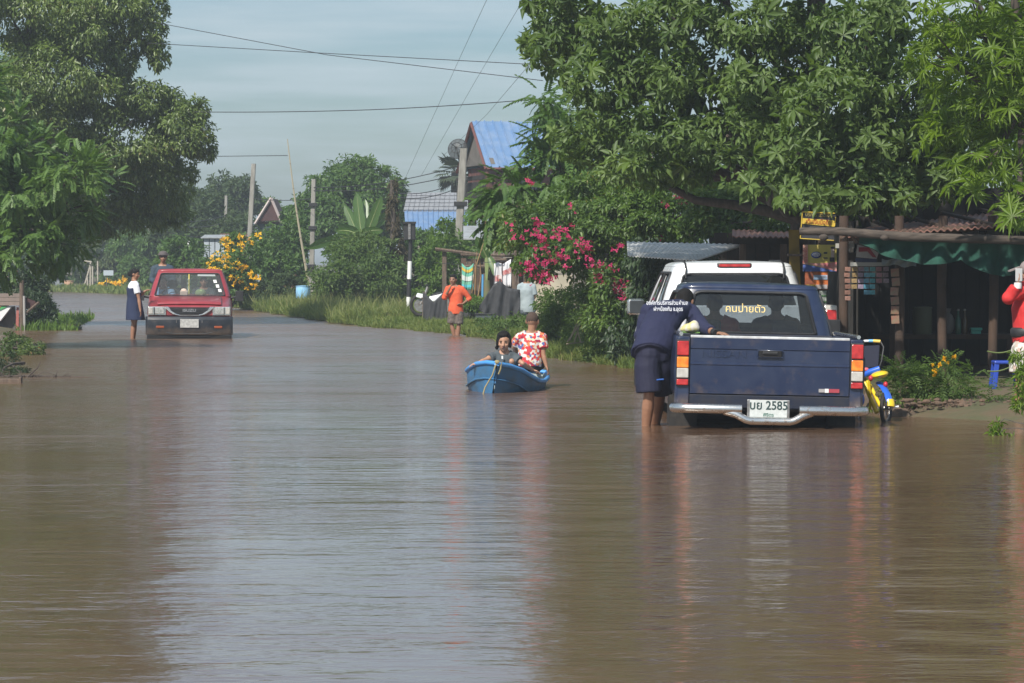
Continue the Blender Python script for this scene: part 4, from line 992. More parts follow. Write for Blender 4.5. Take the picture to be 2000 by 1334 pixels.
G_bright = leafmat('leaf_bright', (.065, .130, .018), (.135, .215, .040), .40, .5, .35)
G_boug = leafmat('leaf_boug', (.038, .080, .018), (.120, .195, .035), .30, .42, .4, c3=(.17, .17, .04))
G_dark = leafmat('leaf_dark', (.015, .032, .012), (.045, .080, .026), .22, .45, .4)
G_grass = leafmat('grass_blade', (.085, .140, .030), (.200, .230, .065), .35, .6, .3, c3=(.24, .21, .09))
G_weed = leafmat('weed_leaf', (.050, .100, .022), (.120, .180, .045), .35, .55, .3)
G_ban = leafmat('banana_leaf', (.060, .125, .030), (.095, .175, .045), .35, .35, .5)
G_pink = leafmat('bract_pink', (.40, .018, .105), (.62, .060, .190), .30, .6, .2, tmul=1.1)
G_yel = leafmat('petal_yellow', (.80, .42, .010), (.90, .55, .02), .25, .6, .2, tmul=1.0)
T_oval = tpl_leaf(1, .42, .08, .18); T_slim = tpl_leaf(1, .26, .05, .25)
WH = [tpl_whorl(6, .165, .050, -.1, curl=.3, pos=.62, wob=.35), tpl_whorl(7, .175, .052, -.5, curl=.35, pos=.62, wob=.35), tpl_whorl(5, .15, .046, .25, curl=.25, pos=.6, wob=.6), tpl_whorl(6, .12, .040, -.3, curl=.3, pos=.6, wob=.7)]
FG = [tpl_whorl(9, .17, .024, .0, fan=4.4, start=-2.2, curl=.2, stalk=.02), tpl_whorl(10, .16, .022, -.15, curl=.3), tpl_whorl(8, .18, .026, .1, fan=4.0, start=-2.0)]
PN = [tpl_pinnate(8, .5, .18, .085, .2), tpl_pinnate(7, .45, .17, .085, .38)]
PNs = [tpl_pinnate(6, .34, .13, .05, .35), tpl_pinnate(7, .38, .12, .045, .6)]
def tree(name, lab, cat, base, trunk, m_leaf, clumps, tpl, size, cover, barkm=M_bark, wf=.42, droop=.3, zmode='leaf', sub=.33, shell=.5, leafarea=None, group=None, r0=.14, every=1, objs=0, objname='leaf', fine=9, limb_n=2, kind='stuff', maxn=60000, stems=None):
    t = empty(name, lab, cat, base, group=group)
    paths = []
    if trunk:
        pts = [Vector(base) - V(0, 0, .3)] + [Vector(p) for p in trunk]; paths.append((pts, r0, r0 * .6)); top = pts[-1]
        paths += limbs_to(top, clumps, r0 * .5, every=every, n=limb_n)
    if stems: paths += stems
    if paths: limbs_mesh(paths, t, barkm, 'trunk' if trunk else 'stem')
    data = foliage(clumps, tpl, size, wf, cover, droop, sub=sub, shell=shell, leafarea=leafarea, zmode=zmode, fine=fine, maxn=maxn)
    if objs: data = leaf_objects(objname, tpl if isinstance(tpl, list) else [tpl], data, m_leaf, t, objs)
    crown_mesh('crown', tpl, data, m_leaf, t, kind)
    return t
GT = 'trees along the flooded road'
# 1 big drooping fig-like tree on the left
c1 = [(60, -330, 80, 190, 130, 2.6), (230, -330, 80, 120, 120, 2.2), (60, -130, 80, 180, 130, 2.6), (210, -110, 80, 100, 110, 2.2), (60, 40, 79, 120, 90, 2.4), (200, 45, 79, 95, 75, 2.0), (290, 40, 79, 38, 62, .8), (110, 150, 78, 110, 70, 2.0),
      (30, 200, 77, 70, 80, 1.8), (205, 185, 79, 55, 60, 1.4), (285, 195, 79, 62, 42, 1.2), (345, 255, 79, 62, 62, 1.3), (240, 285, 79, 90, 75, 1.8), (325, 340, 80, 58, 66, 1.3), (395, 280, 79, 26, 36, .6), (385, 215, 79, 26, 22, .5), (250, 390, 81, 95, 58, 1.8), (140, 330, 79, 90, 80, 1.8), (330, 410, 82, 45, 36, 1.0),
      (110, 235, 78, 55, 48, 1.2), (238, 118, 79, 34, 40, 1.0), (165, 60, 79, 70, 60, 1.5), (120, 430, 82, 120, 50, 1.8), (310, 105, 79, 22, 30, .5), (20, 330, 79, 70, 90, 1.8)]
tree('fig_tree', 'large left hand tree with small drooping leaves towering over the red pickup', 'tree', (-12.6, 83, .2), [(-12.4, 82.5, 2.2), (-11.4, 81, 4.4)], G_fig, c1, T_oval, .115, 3.6, droop=.75, sub=.30, r0=.30, shell=.35, every=2, fine=14)
# 2 feathery leaved tree nearer on the left
c2 = [(50, 300, 58, 90, 45, 1.2), (150, 345, 57, 62, 42, .9), (60, 375, 58, 85, 50, 1.2), (165, 400, 58, 40, 45, .8), (70, 450, 58, 85, 50, 1.2), (20, 500, 58, 55, 36, 1.0), (120, 488, 59, 55, 36, .9), (10, 250, 58, 50, 40, 1), (-60, 400, 58, 90, 150, 1.4), (-60, 200, 59, 80, 90, 1.2)]
tree('feathery_tree', 'tree with long feathery leaf sprays at the left edge above the wooden stall', 'tree', (-9.6, 59.5, .2), [(-9.4, 59.4, 1.5), (-9.0, 59, 2.4)], G_pin, c2, PN, .46, 6.0, leafarea=.032, zmode='frond', droop=.12, sub=.4, r0=.14, objs=300, objname='leaf_spray', fine=7)
# 3 the big right hand tree with whorled leaves
c3 = [(1120, -330, 44, 110, 150, 1.6), (1330, -330, 42, 150, 150, 2.2), (1600, -330, 40, 180, 150, 2.4), (1150, -120, 43, 120, 90, 1.6), (1380, -130, 41, 150, 90, 2.0), (1640, -130, 39, 160, 90, 2.2),
      (1100, 30, 43, 75, 55, 1.2), (1075, 95, 43, 60, 45, 1.0), (1200, 60, 42, 90, 60, 1.4), (1330, 40, 41, 90, 60, 1.4), (1470, 60, 40, 85, 55, 1.4), (1190, 160, 42, 105, 60, 1.4), (1330, 150, 41, 90, 65, 1.4), (1470, 165, 40, 90, 60, 1.4), (1420, 265, 40, 110, 55, 1.4),
      (1270, 260, 41, 95, 55, 1.4), (1150, 270, 42, 75, 55, 1.2), (1240, 330, 41, 75, 38, 1.0), (1700, 60, 38, 110, 75, 1.6), (1620, 190, 38, 100, 70, 1.6), (1760, 190, 38, 85, 80, 1.4), (1700, 290, 38, 120, 60, 1.6), (1560, 300, 38, 75, 60, 1.4), (1600, 385, 37.5, 80, 38, 1.0), (1720, 380, 37.5, 85, 42, 1.0), (1830, 340, 38, 60, 55, 1.2), (1870, 230, 39, 90, 110, 1.6), (1960, 100, 40, 90, 120, 1.6), (1480, 350, 38.5, 60, 25, .8), (1570, 70, 40.5, 62, 60, 1.2), (1490, 215, 41, 55, 48, 1.2), (1335, 325, 41.5, 62, 36, 1.0), (1560, 170, 41, 45, 45, 1.0), (1610, 300, 38.5, 60, 50, 1.0)]
st3 = []
tr = at(1570, 455, 41.8)
br = [([at(1572, 520, 42.0), at(1566, 430, 41.8), at(1585, 330, 41.8), at(1592, 200, 42.1), at(1600, 60, 42.2), at(1606, -140, 42.6)], .17, .07),
      ([at(1566, 400, 41.8), at(1480, 345, 41.9), at(1380, 350, 42.4), at(1290, 322, 43.0), at(1180, 290, 44.2)], .075, .02),
      ([at(1566, 380, 41.8), at(1640, 240, 41.6), at(1655, 160, 41.6), at(1710, 90, 41.5)], .07, .02), ([at(1655, 160, 41.6), at(1700, 125, 41.5), at(1760, 90, 41.4)], .03, .01),
      ([at(1575, 360, 41.8), at(1530, 250, 42.0), at(1535, 120, 42.2), at(1500, -60, 42.2)], .05, .02), ([at(1592, 200, 42.1), at(1480, 90, 42.8), at(1400, 60, 43.2)], .05, .015),
      ([at(1592, 240, 42.1), at(1450, 180, 43.0), at(1300, 130, 44.2), at(1120, 100, 45.7)], .06, .012), ([at(1600, 120, 42.2), at(1450, -60, 43.7), at(1250, -120, 45.2)], .06, .02), ([at(1620, 0, 42.2), at(1625, -60, 42.2)], .04, .02),
      ([at(1585, 330, 41.8), at(1430, 330, 42.8), at(1320, 360, 43.2)], .04, .012), ([at(1585, 300, 41.9), at(1700, 330, 41.6), at(1800, 350, 41.6)], .04, .012)]
t3 = tree('broad_tree', 'huge right hand tree with whorled long leaves overhanging the road and shop', 'tree', (tr.x, 41.9, .2), [tr, at(1568, 430, 41.8)], G_whorl, c3, WH, 1.0, 4.2, leafarea=.030, zmode='whorl', sub=.24, shell=.45, r0=.18, every=2, objs=300, objname='leaf_whorl', fine=12, stems=br)
dt = foliage(c3, T_oval, .085, .42, .8, .4, sub=.28, shell=.4, fine=12); crown_mesh('small_leaves', T_oval, dt, G_whorl, t3)
# 4 yellow-green finger leaved tree on the far right
c4 = [(1890, 30, 34, 100, 70, 1.2), (1960, 110, 34, 90, 90, 1.2), (1830, 110, 34, 70, 60, 1.0), (1900, 200, 35, 100, 70, 1.2), (1975, 250, 34, 60, 90, 1.0), (1930, 330, 34, 80, 50, 1.0), (1985, 400, 33.4, 40, 40, .6), (1850, -130, 35, 150, 90, 1.4), (2060, 0, 34, 70, 250, 1.2), (1960, -330, 35, 200, 130, 1.5), (1850, 250, 35.5, 60, 50, .8)]
tree('finger_leaf_tree', 'bright yellow-green tree with narrow fingered leaves at the upper right corner', 'tree', (5.75, 34.8, .2), [(5.6, 34.8, 1.5), (5.2, 34.7, 3.2)], G_fing, c4, FG, 1.0, 1.75, leafarea=.020, zmode='whorl', sub=.34, r0=.12, objs=300, objname='leaf_cluster', fine=9)
# 5 lighter tree with large compound leaves at the left of the broad tree
c5 = [(1062, 205, 54, 30, 36, .7), (1095, 260, 54, 50, 45, .9), (1062, 278, 54, 30, 28, .6), (1130, 210, 55, 60, 55, .9), (1100, 330, 54, 75, 45, 1.0), (1010, 378, 54, 56, 38, .9), (965, 368, 54, 30, 22, .5), (1070, 395, 54, 80, 38, 1.0), (985, 425, 54, 40, 30, .6), (1180, 300, 55, 80, 70, 1.0), (960, 410, 54, 30, 35, .5)]
tree('pinnate_tree', 'fresh green tree with drooping compound leaves hiding part of the blue roof', 'tree', (1.6, 55.5, .2), [(1.5, 55.3, 1.6), (1.1, 55, 2.6)], G_mid, c5, PN, .62, 3.8, leafarea=.045, zmode='frond', droop=.5, sub=.38, r0=.10, objs=300, objname='leaf_spray', fine=8)
# 6 bougainvillea
c6 = [(1020, 450, 52, 60, 40, .9), (1090, 430, 51, 80, 45, 1.0), (1060, 500, 51, 60, 42, .9), (1150, 490, 50.5, 85, 55, 1.1), (1210, 420, 50, 90, 50, 1.1), (1170, 380, 51, 110, 40, 1.0), (1215, 560, 49.5, 62, 60, .9), (1330, 420, 49, 90, 45, 1.0), (1440, 425, 48, 90, 40, 1.0), (1280, 380, 50, 90, 35, 1), (1190, 620, 49.5, 45, 50, .7), (1420, 390, 48, 90, 40, .8), (1520, 420, 46, 50, 35, .7)]
tb = tree('bougainvillea', 'sprawling bougainvillea with clusters of magenta flowers beside the road', 'bougainvillea', (2.55, 50.6, .15), [(2.4, 50.6, 1.0), (2.0, 50.6, 1.9)], G_boug, c6, T_oval, .085, 4.2, droop=.3, sub=.32, r0=.09, shell=.5, fine=12)
def flowers(parent, spots, m, name, size, tpl, per, spread, D):
    """each spot one cluster of petals, a part of its own"""
    for (px, py, n) in spots:
        px += random.uniform(-3, 3); py += random.uniform(-3, 3); c = at(px, py, D); k = int(n * per); P = np.array(c) + rng.normal(size=(k, 3)) * spread * math.sqrt(n) * np.array([1, .6, .8])
        Y = rng.normal(size=(k, 3)); Z = rng.normal(size=(k, 3)) * .6 + np.array([0, -1, .5]); sc = size * (.8 + .5 * rng.random(k))
        v, f = scatter(tpl, P, Y, Z, sc); v = v - np.array(parent.location); link_mesh(name, np_mesh(name, v, f, m), parent)['kind'] = 'stuff'
T_petal = tpl_merge([xf(tpl_leaf(1, .8, .1, -.1), Matrix.Rotation(a, 3, 'Z')) for a in (0, 2.1, 4.2)])
bs = [(1045, 437, 1), (1055, 462, 2.5), (1068, 473, 2), (1092, 450, 1.8), (1135, 474, 1.6), (1140, 488, 1.4), (1005, 460, .8), (1001, 434, .5), (1118, 436, .6), (1098, 500, 1.2), (1078, 506, 1.4), (1060, 505, 1), (1028, 520, 1.6), (1040, 525, 1.2), (1055, 535, 1.4), (1068, 545, 1.4), (1066, 552, .9), (1172, 545, 1.2), (1165, 541, .8), (1210, 558, 2), (1200, 568, 1.2), (1215, 575, 1), (1226, 590, .8), (1100, 504, .8), (1190, 520, .7), (1175, 522, .6), (1215, 480, .4), (1200, 486, .4), (1150, 515, .8), (1147, 505, .6), (1275, 308, .5), (1304, 325, .7), (1380, 363, .6), (1332, 390, 1), (1295, 398, .6), (1450, 362, .6), (1455, 440, .5), (1290, 465, .6), (1275, 470, .4), (1032, 357, .5), (1040, 358, .4), (1118, 408, .4), (1085, 460, .5), (1030, 470, .4), (1015, 540, .4), (1110, 520, .5), (1125, 495, .4), (1260, 427, .5), (1240, 560, .4)]
flowers(tb, bs, G_pink, 'flower_cluster', .034, T_petal, 11, .055, 48.9)
# 7 dark creeper hanging from the awning edge behind the leaning man
c7 = [(1255, 500, 47, 34, 40, .5), (1285, 530, 46.5, 32, 50, .5), (1260, 590, 47, 40, 60, .5), (1300, 500, 46, 40, 28, .4), (1275, 650, 47.5, 45, 55, .6), (1220, 670, 48.5, 40, 38, .5), (1360, 560, 45.5, 70, 70, .6)]
tree('hanging_creeper', 'dark creeper hanging in curtains from the tin awning behind the leaning man', 'creeper', (2.05, 47.2, .1), None, G_dark, c7, T_oval, .09, 5.0, droop=1.2, sub=.35, group=None, stems=[([at(1270, 700, 47.2), at(1262, 600, 47), at(1268, 480, 46.8)], .03, .012), ([at(1300, 690, 46.8), at(1294, 560, 46.6), at(1310, 480, 46.4)], .025, .01)], fine=10)
# 8 background greenery right of the road, behind the broad tree
c8 = [(1150, 420, 62, 120, 60, 1.5), (1350, 400, 60, 140, 70, 1.5), (1550, 380, 58, 140, 70, 1.5), (1750, 330, 56, 150, 90, 1.5), (1950, 300, 54, 150, 110, 1.5), (1250, 480, 60, 90, 60, 1.2), (1430, 330, 60, 100, 70, 1.2)]
tree('yellow_green_tree', 'yellow-green small leaved tree showing through gaps behind the broad tree', 'tree', (4.9, 60, .3), [(4.8, 60, 1.4), (4.6, 59.5, 2.2)], G_bright, c8, T_oval, .12, 2.4, r0=.12, droop=.3, sub=.3, fine=10)
# far trees
G2 = 'trees in the distance'
def far(lab, base, clumps, m=G_far, size=.24, cover=4.2, name='far_tree', tpl=T_oval, cat='tree', **k):
    kw = dict(sub=.34, r0=.12, droop=.3, fine=10, limb_n=1); kw.update(k)
    c = clumps[0]; b = at(base[0], 560, base[1]); b.z = .2
    return tree(name, lab, cat, b, [b + V(0, 0, 1.2), at(base[0], base[2], base[1])] if len(base) > 2 else None, m, clumps, tpl, size, cover, group=G2, **kw)
far('rounded grey-green tree on the skyline left of the bare concrete pole, with sky showing through', (425, 175, 410), [(425, 362, 175, 26, 24, 1.2), (415, 395, 175, 38, 26, 1.4), (448, 400, 175, 30, 25, 1.2)], cover=3.2)
far('dark rounded tree on the skyline directly behind the bare concrete pole', (475, 172, 420), [(475, 365, 172, 30, 22, 1.3), (490, 390, 172, 22, 26, 1.0), (465, 400, 172, 34, 26, 1.2), (500, 400, 172, 10, 8, .5)])
far('low olive treetop peeping over the maroon gable', (525, 180, 430), [(522, 402, 180, 22, 14, 1.0), (545, 425, 180, 26, 20, 1.0), (570, 428, 178, 22, 14, 1.0)], m=G_bright, cover=3)
far('wide green tree filling the gap below the big left tree', (370, 150, 470), [(370, 420, 150, 60, 40, 1.6), (420, 435, 150, 62, 36, 1.6), (350, 465, 148, 60, 32, 1.5), (455, 455, 148, 50, 30, 1.4), (410, 400, 152, 40, 25, 1.2), (340, 385, 152, 50, 30, 1.2)], size=.2)
far('shrubby light green tree behind the thin white pole', (360, 125, 520), [(360, 500, 125, 42, 36, 1.2), (386, 535, 124, 20, 24, .8), (335, 520, 126, 30, 38, 1.0)], m=G_mid, size=.17)
far('tree on the far bank with rusty orange new leaves', (205, 182, 500), [(205, 490, 182, 52, 36, 2.0), (170, 505, 182, 42, 30, 1.6), (240, 510, 182, 36, 34, 1.6)], m=leafmat('leaf_rusty', (.050, .085, .030), (.11, .14, .05), .3, .5, .3, c3=(.32, .11, .05)), size=.2)
far('dense dark tree on the far bank behind the wooden frame', (150, 190, 470), [(110, 450, 190, 80, 50, 2.2), (190, 440, 190, 90, 40, 2.2), (270, 450, 190, 80, 45, 2.2), (60, 510, 188, 70, 40, 1.8), (270, 510, 186, 50, 50, 1.6), (130, 520, 188, 60, 34, 1.6), (0, 470, 190, 80, 60, 2)], m=G_mid, size=.24)
far('bushy green tree on the far bank behind the hat wearing man', (300, 168, 510), [(285, 530, 168, 50, 34, 1.4), (320, 480, 168, 46, 34, 1.3), (260, 480, 170, 40, 40, 1.3)], m=G_mid, size=.2)
# big middle tree
c10 = [(690, 350, 128, 60, 40, 1.6), (645, 375, 128, 50, 36, 1.4), (740, 365, 128, 48, 36, 1.4), (605, 412, 127, 42, 36, 1.2), (690, 400, 127, 80, 45, 1.6), (765, 400, 128, 32, 40, 1.2), (640, 440, 126, 60, 40, 1.4), (740, 440, 126, 60, 45, 1.4), (695, 325, 129, 26, 18, .8), (580, 430, 127, 25, 26, .8)]
tree('mango_tree', 'dense rounded dark green tree at the centre behind the banana plants', 'tree', (-5.9, 128, .3), [(-5.9, 128, 1.8), (-5.8, 128, 2.8)], G_mid, c10, T_oval, .19, 4.2, r0=.2, sub=.3, fine=13, droop=.4, group=GT)
# vine covered post
tree('vine_covered_post', 'brown post wrapped in dried vines left of the signal post', 'post', (at(768, 560, 98).x, 98, .2), None, leafmat('leaf_dry', (.055, .045, .028), (.10, .085, .045), .2, .7, .2), [(768, 380, 98, 9, 28, .15), (769, 430, 98, 11, 40, .2), (776, 490, 98, 16, 40, .3), (766, 530, 98, 18, 30, .3)], T_slim, .13, 5, droop=1.0, stems=[([V(at(768, 560, 98).x, 98, -.2), at(768, 440, 98), at(767, 352, 98)], .10, .07)])
# palm behind the leaning pole
def palm():
    b = at(884, 560, 140); b.z = .3; t = empty('sugar_palm', 'dark fan palm half hidden behind the leaning pole and satellite dish', 'palm tree', b, group=G2)
    top = at(889, 335, 140) - b; q = MB(); q.tube([V(0, 0, -.3), top * .5, top], [.2, .17, .16], 10); q.build('trunk', M_bark2, t, smooth=60)
    md = leafmat('palm_leaf', (.035, .055, .035), (.065, .085, .05), .15, .5, .3)
    for k in range(26):
        a = k * 2.4; el = -0.9 + 1.9 * (k % 9) / 8; d = V(math.cos(a) * math.cos(el), math.sin(a) * math.cos(el), math.sin(el))
        x, y, z = frame_from(d); m = MB(); c = top + d * .45
        for j in range(11):
            f = (j - 5) / 5 * 1.25; e = (d * math.cos(f) + x * math.sin(f)); n_ = (x * math.cos(f) - d * math.sin(f)) * .05
            m.add([c - n_ * .4, c + e * .38 + n_, c + e * (.62 - .12 * abs(f)) - V(0, 0, .1), c + e * .38 - n_], [(0, 1, 2, 3)])
        m.tube([top, c], .012, 4); m.build('frond', md, t)
palm()
# bushes along the right bank
GB = 'bushes along the right bank'
def bush(lab, clumps, m, size=.12, cover=4, tpl=T_oval, name='bush', cat='bush', **k):
    D = clumps[0][2]; b = at(clumps[0][0], 560, D); b.z = .1
    cx = clumps[0]; st = [([b + V(random.uniform(-.2, .2), 0, 0), at(c[0], c[1], c[2])], .025, .008) for c in clumps]
    kw = dict(droop=.2, sub=.34, fine=10, group=GB); kw.update(k)
    return tree(name, lab, cat, b, None, m, clumps, tpl, size, cover, stems=st, **kw)
bush('large soft green bush between the yellow flowers and the banded concrete pole', [(545, 490, 112, 44, 52, 1.4), (575, 470, 112, 32, 40, 1.1), (520, 520, 111, 32, 42, 1.1), (565, 525, 111, 40, 30, 1.0)], G_mid, .14)
bush('low dark bush at the water line left of the blue jar', [(560, 570, 104, 38, 30, .9), (540, 585, 104, 28, 18, .6), (520, 575, 105, 25, 26, .6), (478, 575, 108, 22, 24, .6)], G_far, .12)
bush('broad light green bush below the banana plants', [(700, 520, 97, 70, 50, 1.3), (660, 545, 96, 50, 36, 1.0), (745, 540, 96, 50, 44, 1.0), (720, 480, 98, 46, 26, 1.0), (640, 560, 96, 26, 20, .6)], G_weed, .13, 3.6)
bush('bright climbing vine over the fence between the signal post and leaning pole', [(865, 470, 92, 26, 42, .6), (850, 520, 91, 30, 42, .7), (875, 540, 91, 20, 40, .5), (835, 560, 91, 28, 30, .6), (900, 490, 93, 20, 30, .4)], G_bright, .12, 4)
bush('dark green undergrowth behind the signal post', [(800, 530, 99, 42, 50, .9), (770, 560, 98, 36, 36, .8), (820, 480, 101, 34, 30, .8), (790, 590, 96, 36, 20, .6)], G_mid, .13, 4)
bush('small bright green bush beside the man in orange', [(928, 592, 77, 20, 12, .4), (915, 598, 77, 14, 10, .3)], G_bright, .07, 5)
bush('weedy green slope of tall plants behind the boy in the boat', [(1130, 600, 56, 52, 40, .8), (1100, 640, 56, 46, 40, .7), (1150, 650, 54, 50, 42, .7), (1080, 600, 57, 34, 34, .6), (1180, 690, 50, 45, 22, .5), (1060, 650, 58, 26, 26, .5)], G_weed, .085, 4.5, tpl=T_slim)
bush('low weeds under the dark netting beyond the boat', [(990, 640, 66, 46, 22, .6), (950, 640, 68, 24, 16, .4), (1020, 630, 67, 26, 20, .5)], G_weed, .09, 3.5, tpl=T_slim)
bush('green treetop with fine leaves behind the wooden hut', [(905, 455, 97, 25, 30, .6), (930, 480, 96, 20, 16, .5), (940, 520, 90, 20, 40, .4)], G_mid, .12, 3)
# yellow flowering bush
ty = bush('tall bush covered in golden yellow flowers to the right of the red pickup', [(442, 530, 106, 40, 32, .9), (470, 545, 105, 34, 40, .8), (420, 545, 106, 26, 36, .7), (458, 476, 107, 20, 20, .5), (480, 500, 106, 30, 34, .7), (465, 465, 107, 14, 10, .4), (505, 472, 107, 12, 12, .3)], G_mid, .12, 3.2, name='flowering_bush')
ys = [(442, 465, .8), (436, 470, 1), (440, 480, 1.2), (450, 475, .8), (470, 462, .8), (474, 470, 1), (490, 467, .6), (505, 460, .9), (468, 482, 1.2), (445, 492, .7), (438, 500, 1), (432, 508, 1.2), (448, 505, .7), (455, 512, .6), (465, 515, 1), (472, 522, 1.2), (443, 520, .8), (440, 512, .7), (482, 524, .8), (487, 535, .8), (490, 530, .6), (462, 540, 1.3), (470, 545, .8), (430, 525, 1), (436, 530, .8), (455, 528, .6), (498, 540, .9), (505, 545, .6), (496, 555, .9), (440, 555, .9), (445, 545, .8), (415, 505, .8), (408, 515, .8), (405, 520, .8), (412, 522, .6), (420, 535, .6), (485, 562, .6), (500, 565, .5), (488, 478, .5), (460, 556, .5), (424, 498, .5)]
flowers(ty, ys, G_yel, 'flower_cluster', .055, T_petal, 9, .062, 104.6)
t_ = bush('low hedge of yellow flowers on the far bank behind the schoolgirl', [(225, 562, 176, 36, 16, 1.0), (205, 556, 176, 14, 20, .6)], G_mid, .16, 3)
flowers(t_, [(199, 553, .8), (212, 548, .6), (198, 570, .8), (222, 553, 1), (232, 548, 1.2), (234, 560, .8), (241, 566, .8), (218, 566, .5), (246, 546, .8), (205, 560, .4)], G_yel, 'flower_cluster', .12, T_petal, 9, .09, 174)
# banana plants
def banana(lab, base, D, leaves, h):
    b = at(base, 560, D); b.z = .15; t = empty('banana_plant', lab, 'banana plant', b, group='banana plants'); top = V(0, 0, h)
    q = MB(); q.tube([V(0, 0, -.2), V(.02, 0, h * .5), top], [.13, .11, .08], 10); q.build('stem', mat('banana_stem', (.10, .13, .05), .7, c2=(.14, .11, .06), scale=5), t, smooth=60)
    for (x0, y0, x1, y1, w, dy, bend) in leaves:
        A = at(x0, y0, D) - b; B = at(x1, y1, D) + V(0, dy, 0) - b; d = (B - A); n = 11; side = d.cross(V(0, 1, 0.35)).normalized(); up = side.cross(d).normalized()
        v = []; f = []
        for i in range(n + 1):
            u = i / n; ww = w * (math.sin(math.pi * min(1, u * .93 + .07)) ** .55) / 2 * (.9 + .1 * math.sin(i * 5)); c = A + d * u + V(0, 0, -1) * bend * d.length * (u * u - u) * -1 * (-1)
            c = A + d * u + V(0, 0, 1) * bend * d.length * (u - u * u)
            v += [c - side * ww - up * ww * .35, c, c + side * ww - up * ww * .35]
        for i in range(n):
            a = i * 3; f += [(a, a + 1, a + 4, a + 3), (a + 1, a + 2, a + 5, a + 4)]
        m = MB().add(v, f); o = m.build('leaf', G_ban, t, smooth=60, fix=False)
        q = MB(); q.tube([top * .96, A] + [A + d * u + V(0, 0, 1) * bend * d.length * (u - u * u) for u in (.3, .6, .9)], [.03, .022, .018, .012, .006], 5); q.build('midrib', mat('midrib', (.20, .25, .09), .6), o)
banana('banana plant with upright pale leaves in front of the rounded dark tree', 712, 112, [(706, 460, 696, 376, .42, .2, .05), (716, 460, 746, 383, .40, -.2, .05), (700, 462, 672, 400, .32, .3, .15), (722, 455, 775, 400, .30, .2, .15), (712, 450, 712, 388, .34, .4, 0), (704, 460, 660, 440, .35, -.3, .25)], 2.2)
banana('banana plant with one big leaf stretched out left towards the banded concrete pole', 690, 103, [(690, 462, 600, 486, .36, -.6, .18), (695, 470, 650, 525, .34, -.5, .25), (700, 460, 750, 450, .34, -.3, .3), (690, 470, 625, 500, .26, .3, .3), (694, 455, 655, 452, .3, .4, .3)], 1.9)
banana('torn banana plant beside the hanging towels', 950, 80, [(952, 505, 930, 462, .26, -.2, .1), (948, 500, 968, 470, .22, .1, .1), (950, 500, 990, 430, .3, .3, .1), (955, 500, 972, 545, .2, -.2, .2)], .9)
# grass on the banks
def grass(lab, name, polys, n, hmin, hmax, m, z0=.1, w=.012, lean=.25):
    VS = []; P = []
    for (poly, k) in polys:     # poly: list of (x0,x1,y) bands
        for i in range(k):
            (xa, xb, ya), (xc, xd, yc) = poly; v = rng.random(); u = rng.random(); P.append((lerp(lerp(xa, xb, u), lerp(xc, xd, u), v) - .35 * abs(math.sin(lerp(ya, yc, v) * 1.7)) * abs(math.sin(lerp(ya, yc, v) * .63)) * (1 - u), lerp(ya, yc, v), z0 - .08 * (u < .1)))
    P = np.array(P); n = len(P); h = hmin + (hmax - hmin) * rng.random(n) ** 1.5 * (0.62 + .38 * np.sin(P[:, 0] * 2.1 + P[:, 1] * .7) * np.sin(P[:, 1] * 1.9 + P[:, 0]))
    d = rng.normal(size=(n, 3)) * lean; d[:, 2] = 1; d = norm(d); s = norm(np.cross(d, rng.normal(size=(n, 3)))) * (w * (1 + P[:, 1:2] / 45))
    tip = P + d * h[:, None] + np.array([0, 0, -.1]) * h[:, None] + rng.normal(size=(n, 3)) * .12 * h[:, None]; mid = P + d * h[:, None] * .55
    v = np.stack([P - s * .6, P + s * .6, mid + s, tip, mid - s], 1).reshape(-1, 3); f0 = np.array([(0, 1, 2), (0, 2, 4), (4, 2, 3)]); f = (f0[None] + (np.arange(n) * 5)[:, None, None]).reshape(-1, 3)
    o = link_mesh(name, np_mesh(name, v, f, m)); tag(o, lab, 'grass', kind='stuff'); return o
def bankband(i0, i1, w, k): 
    out = []
    for i in range(i0, i1):
        (xa, ya), (xb, yb) = RB[i], RB[i + 1]; L_ = math.hypot(xb - xa, yb - ya); out.append((((xa - .1, xa + w, ya), (xb - .1, xb + w, yb)), int(k * L_)))
    return out
grass('tall light green grass along the right bank from the bushes to the netting', 'bank_grass', bankband(14, 18, 3.6, 5200), 0, .08, .55, G_grass, .1, w=.0032, lean=.4)
grass('sparse tall seeding grass stalks above the right bank grass', 'seed_grass', bankband(14, 18, 2.6, 80), 0, .4, .85, leafmat('seed_stalk', (.14, .17, .06), (.24, .25, .10), .3, .6, .2), .1, w=.004, lean=.3)
grass('short green grass and weeds at the water edge beyond the boat', 'weedy_grass', bankband(6, 14, 2.0, 3600), 0, .04, .28, G_grass, .08, w=.003, lean=.45)
grass('mixed grass on the far right bank', 'far_grass', bankband(18, 22, 5.0, 420), 0, .1, .45, G_grass, .1, w=.010)
grass('flooded bright green grass patch left of the schoolgirl', 'flooded_grass', [(((-10.9, -9.8, 77), (-12.4, -11.0, 90)), 2600), (((-10.6, -9.35, 73.6), (-10.9, -9.9, 77)), 1500)], 0, .10, .36, G_bright, -.03, w=.006)
grass('grass tufts and seedlings on the earth mound before the shop', 'mound_grass', [(((3.7, 4.9, 32.4), (3.7, 5.2, 34)), 1500)], 0, .03, .14, G_grass, .1, w=.005)
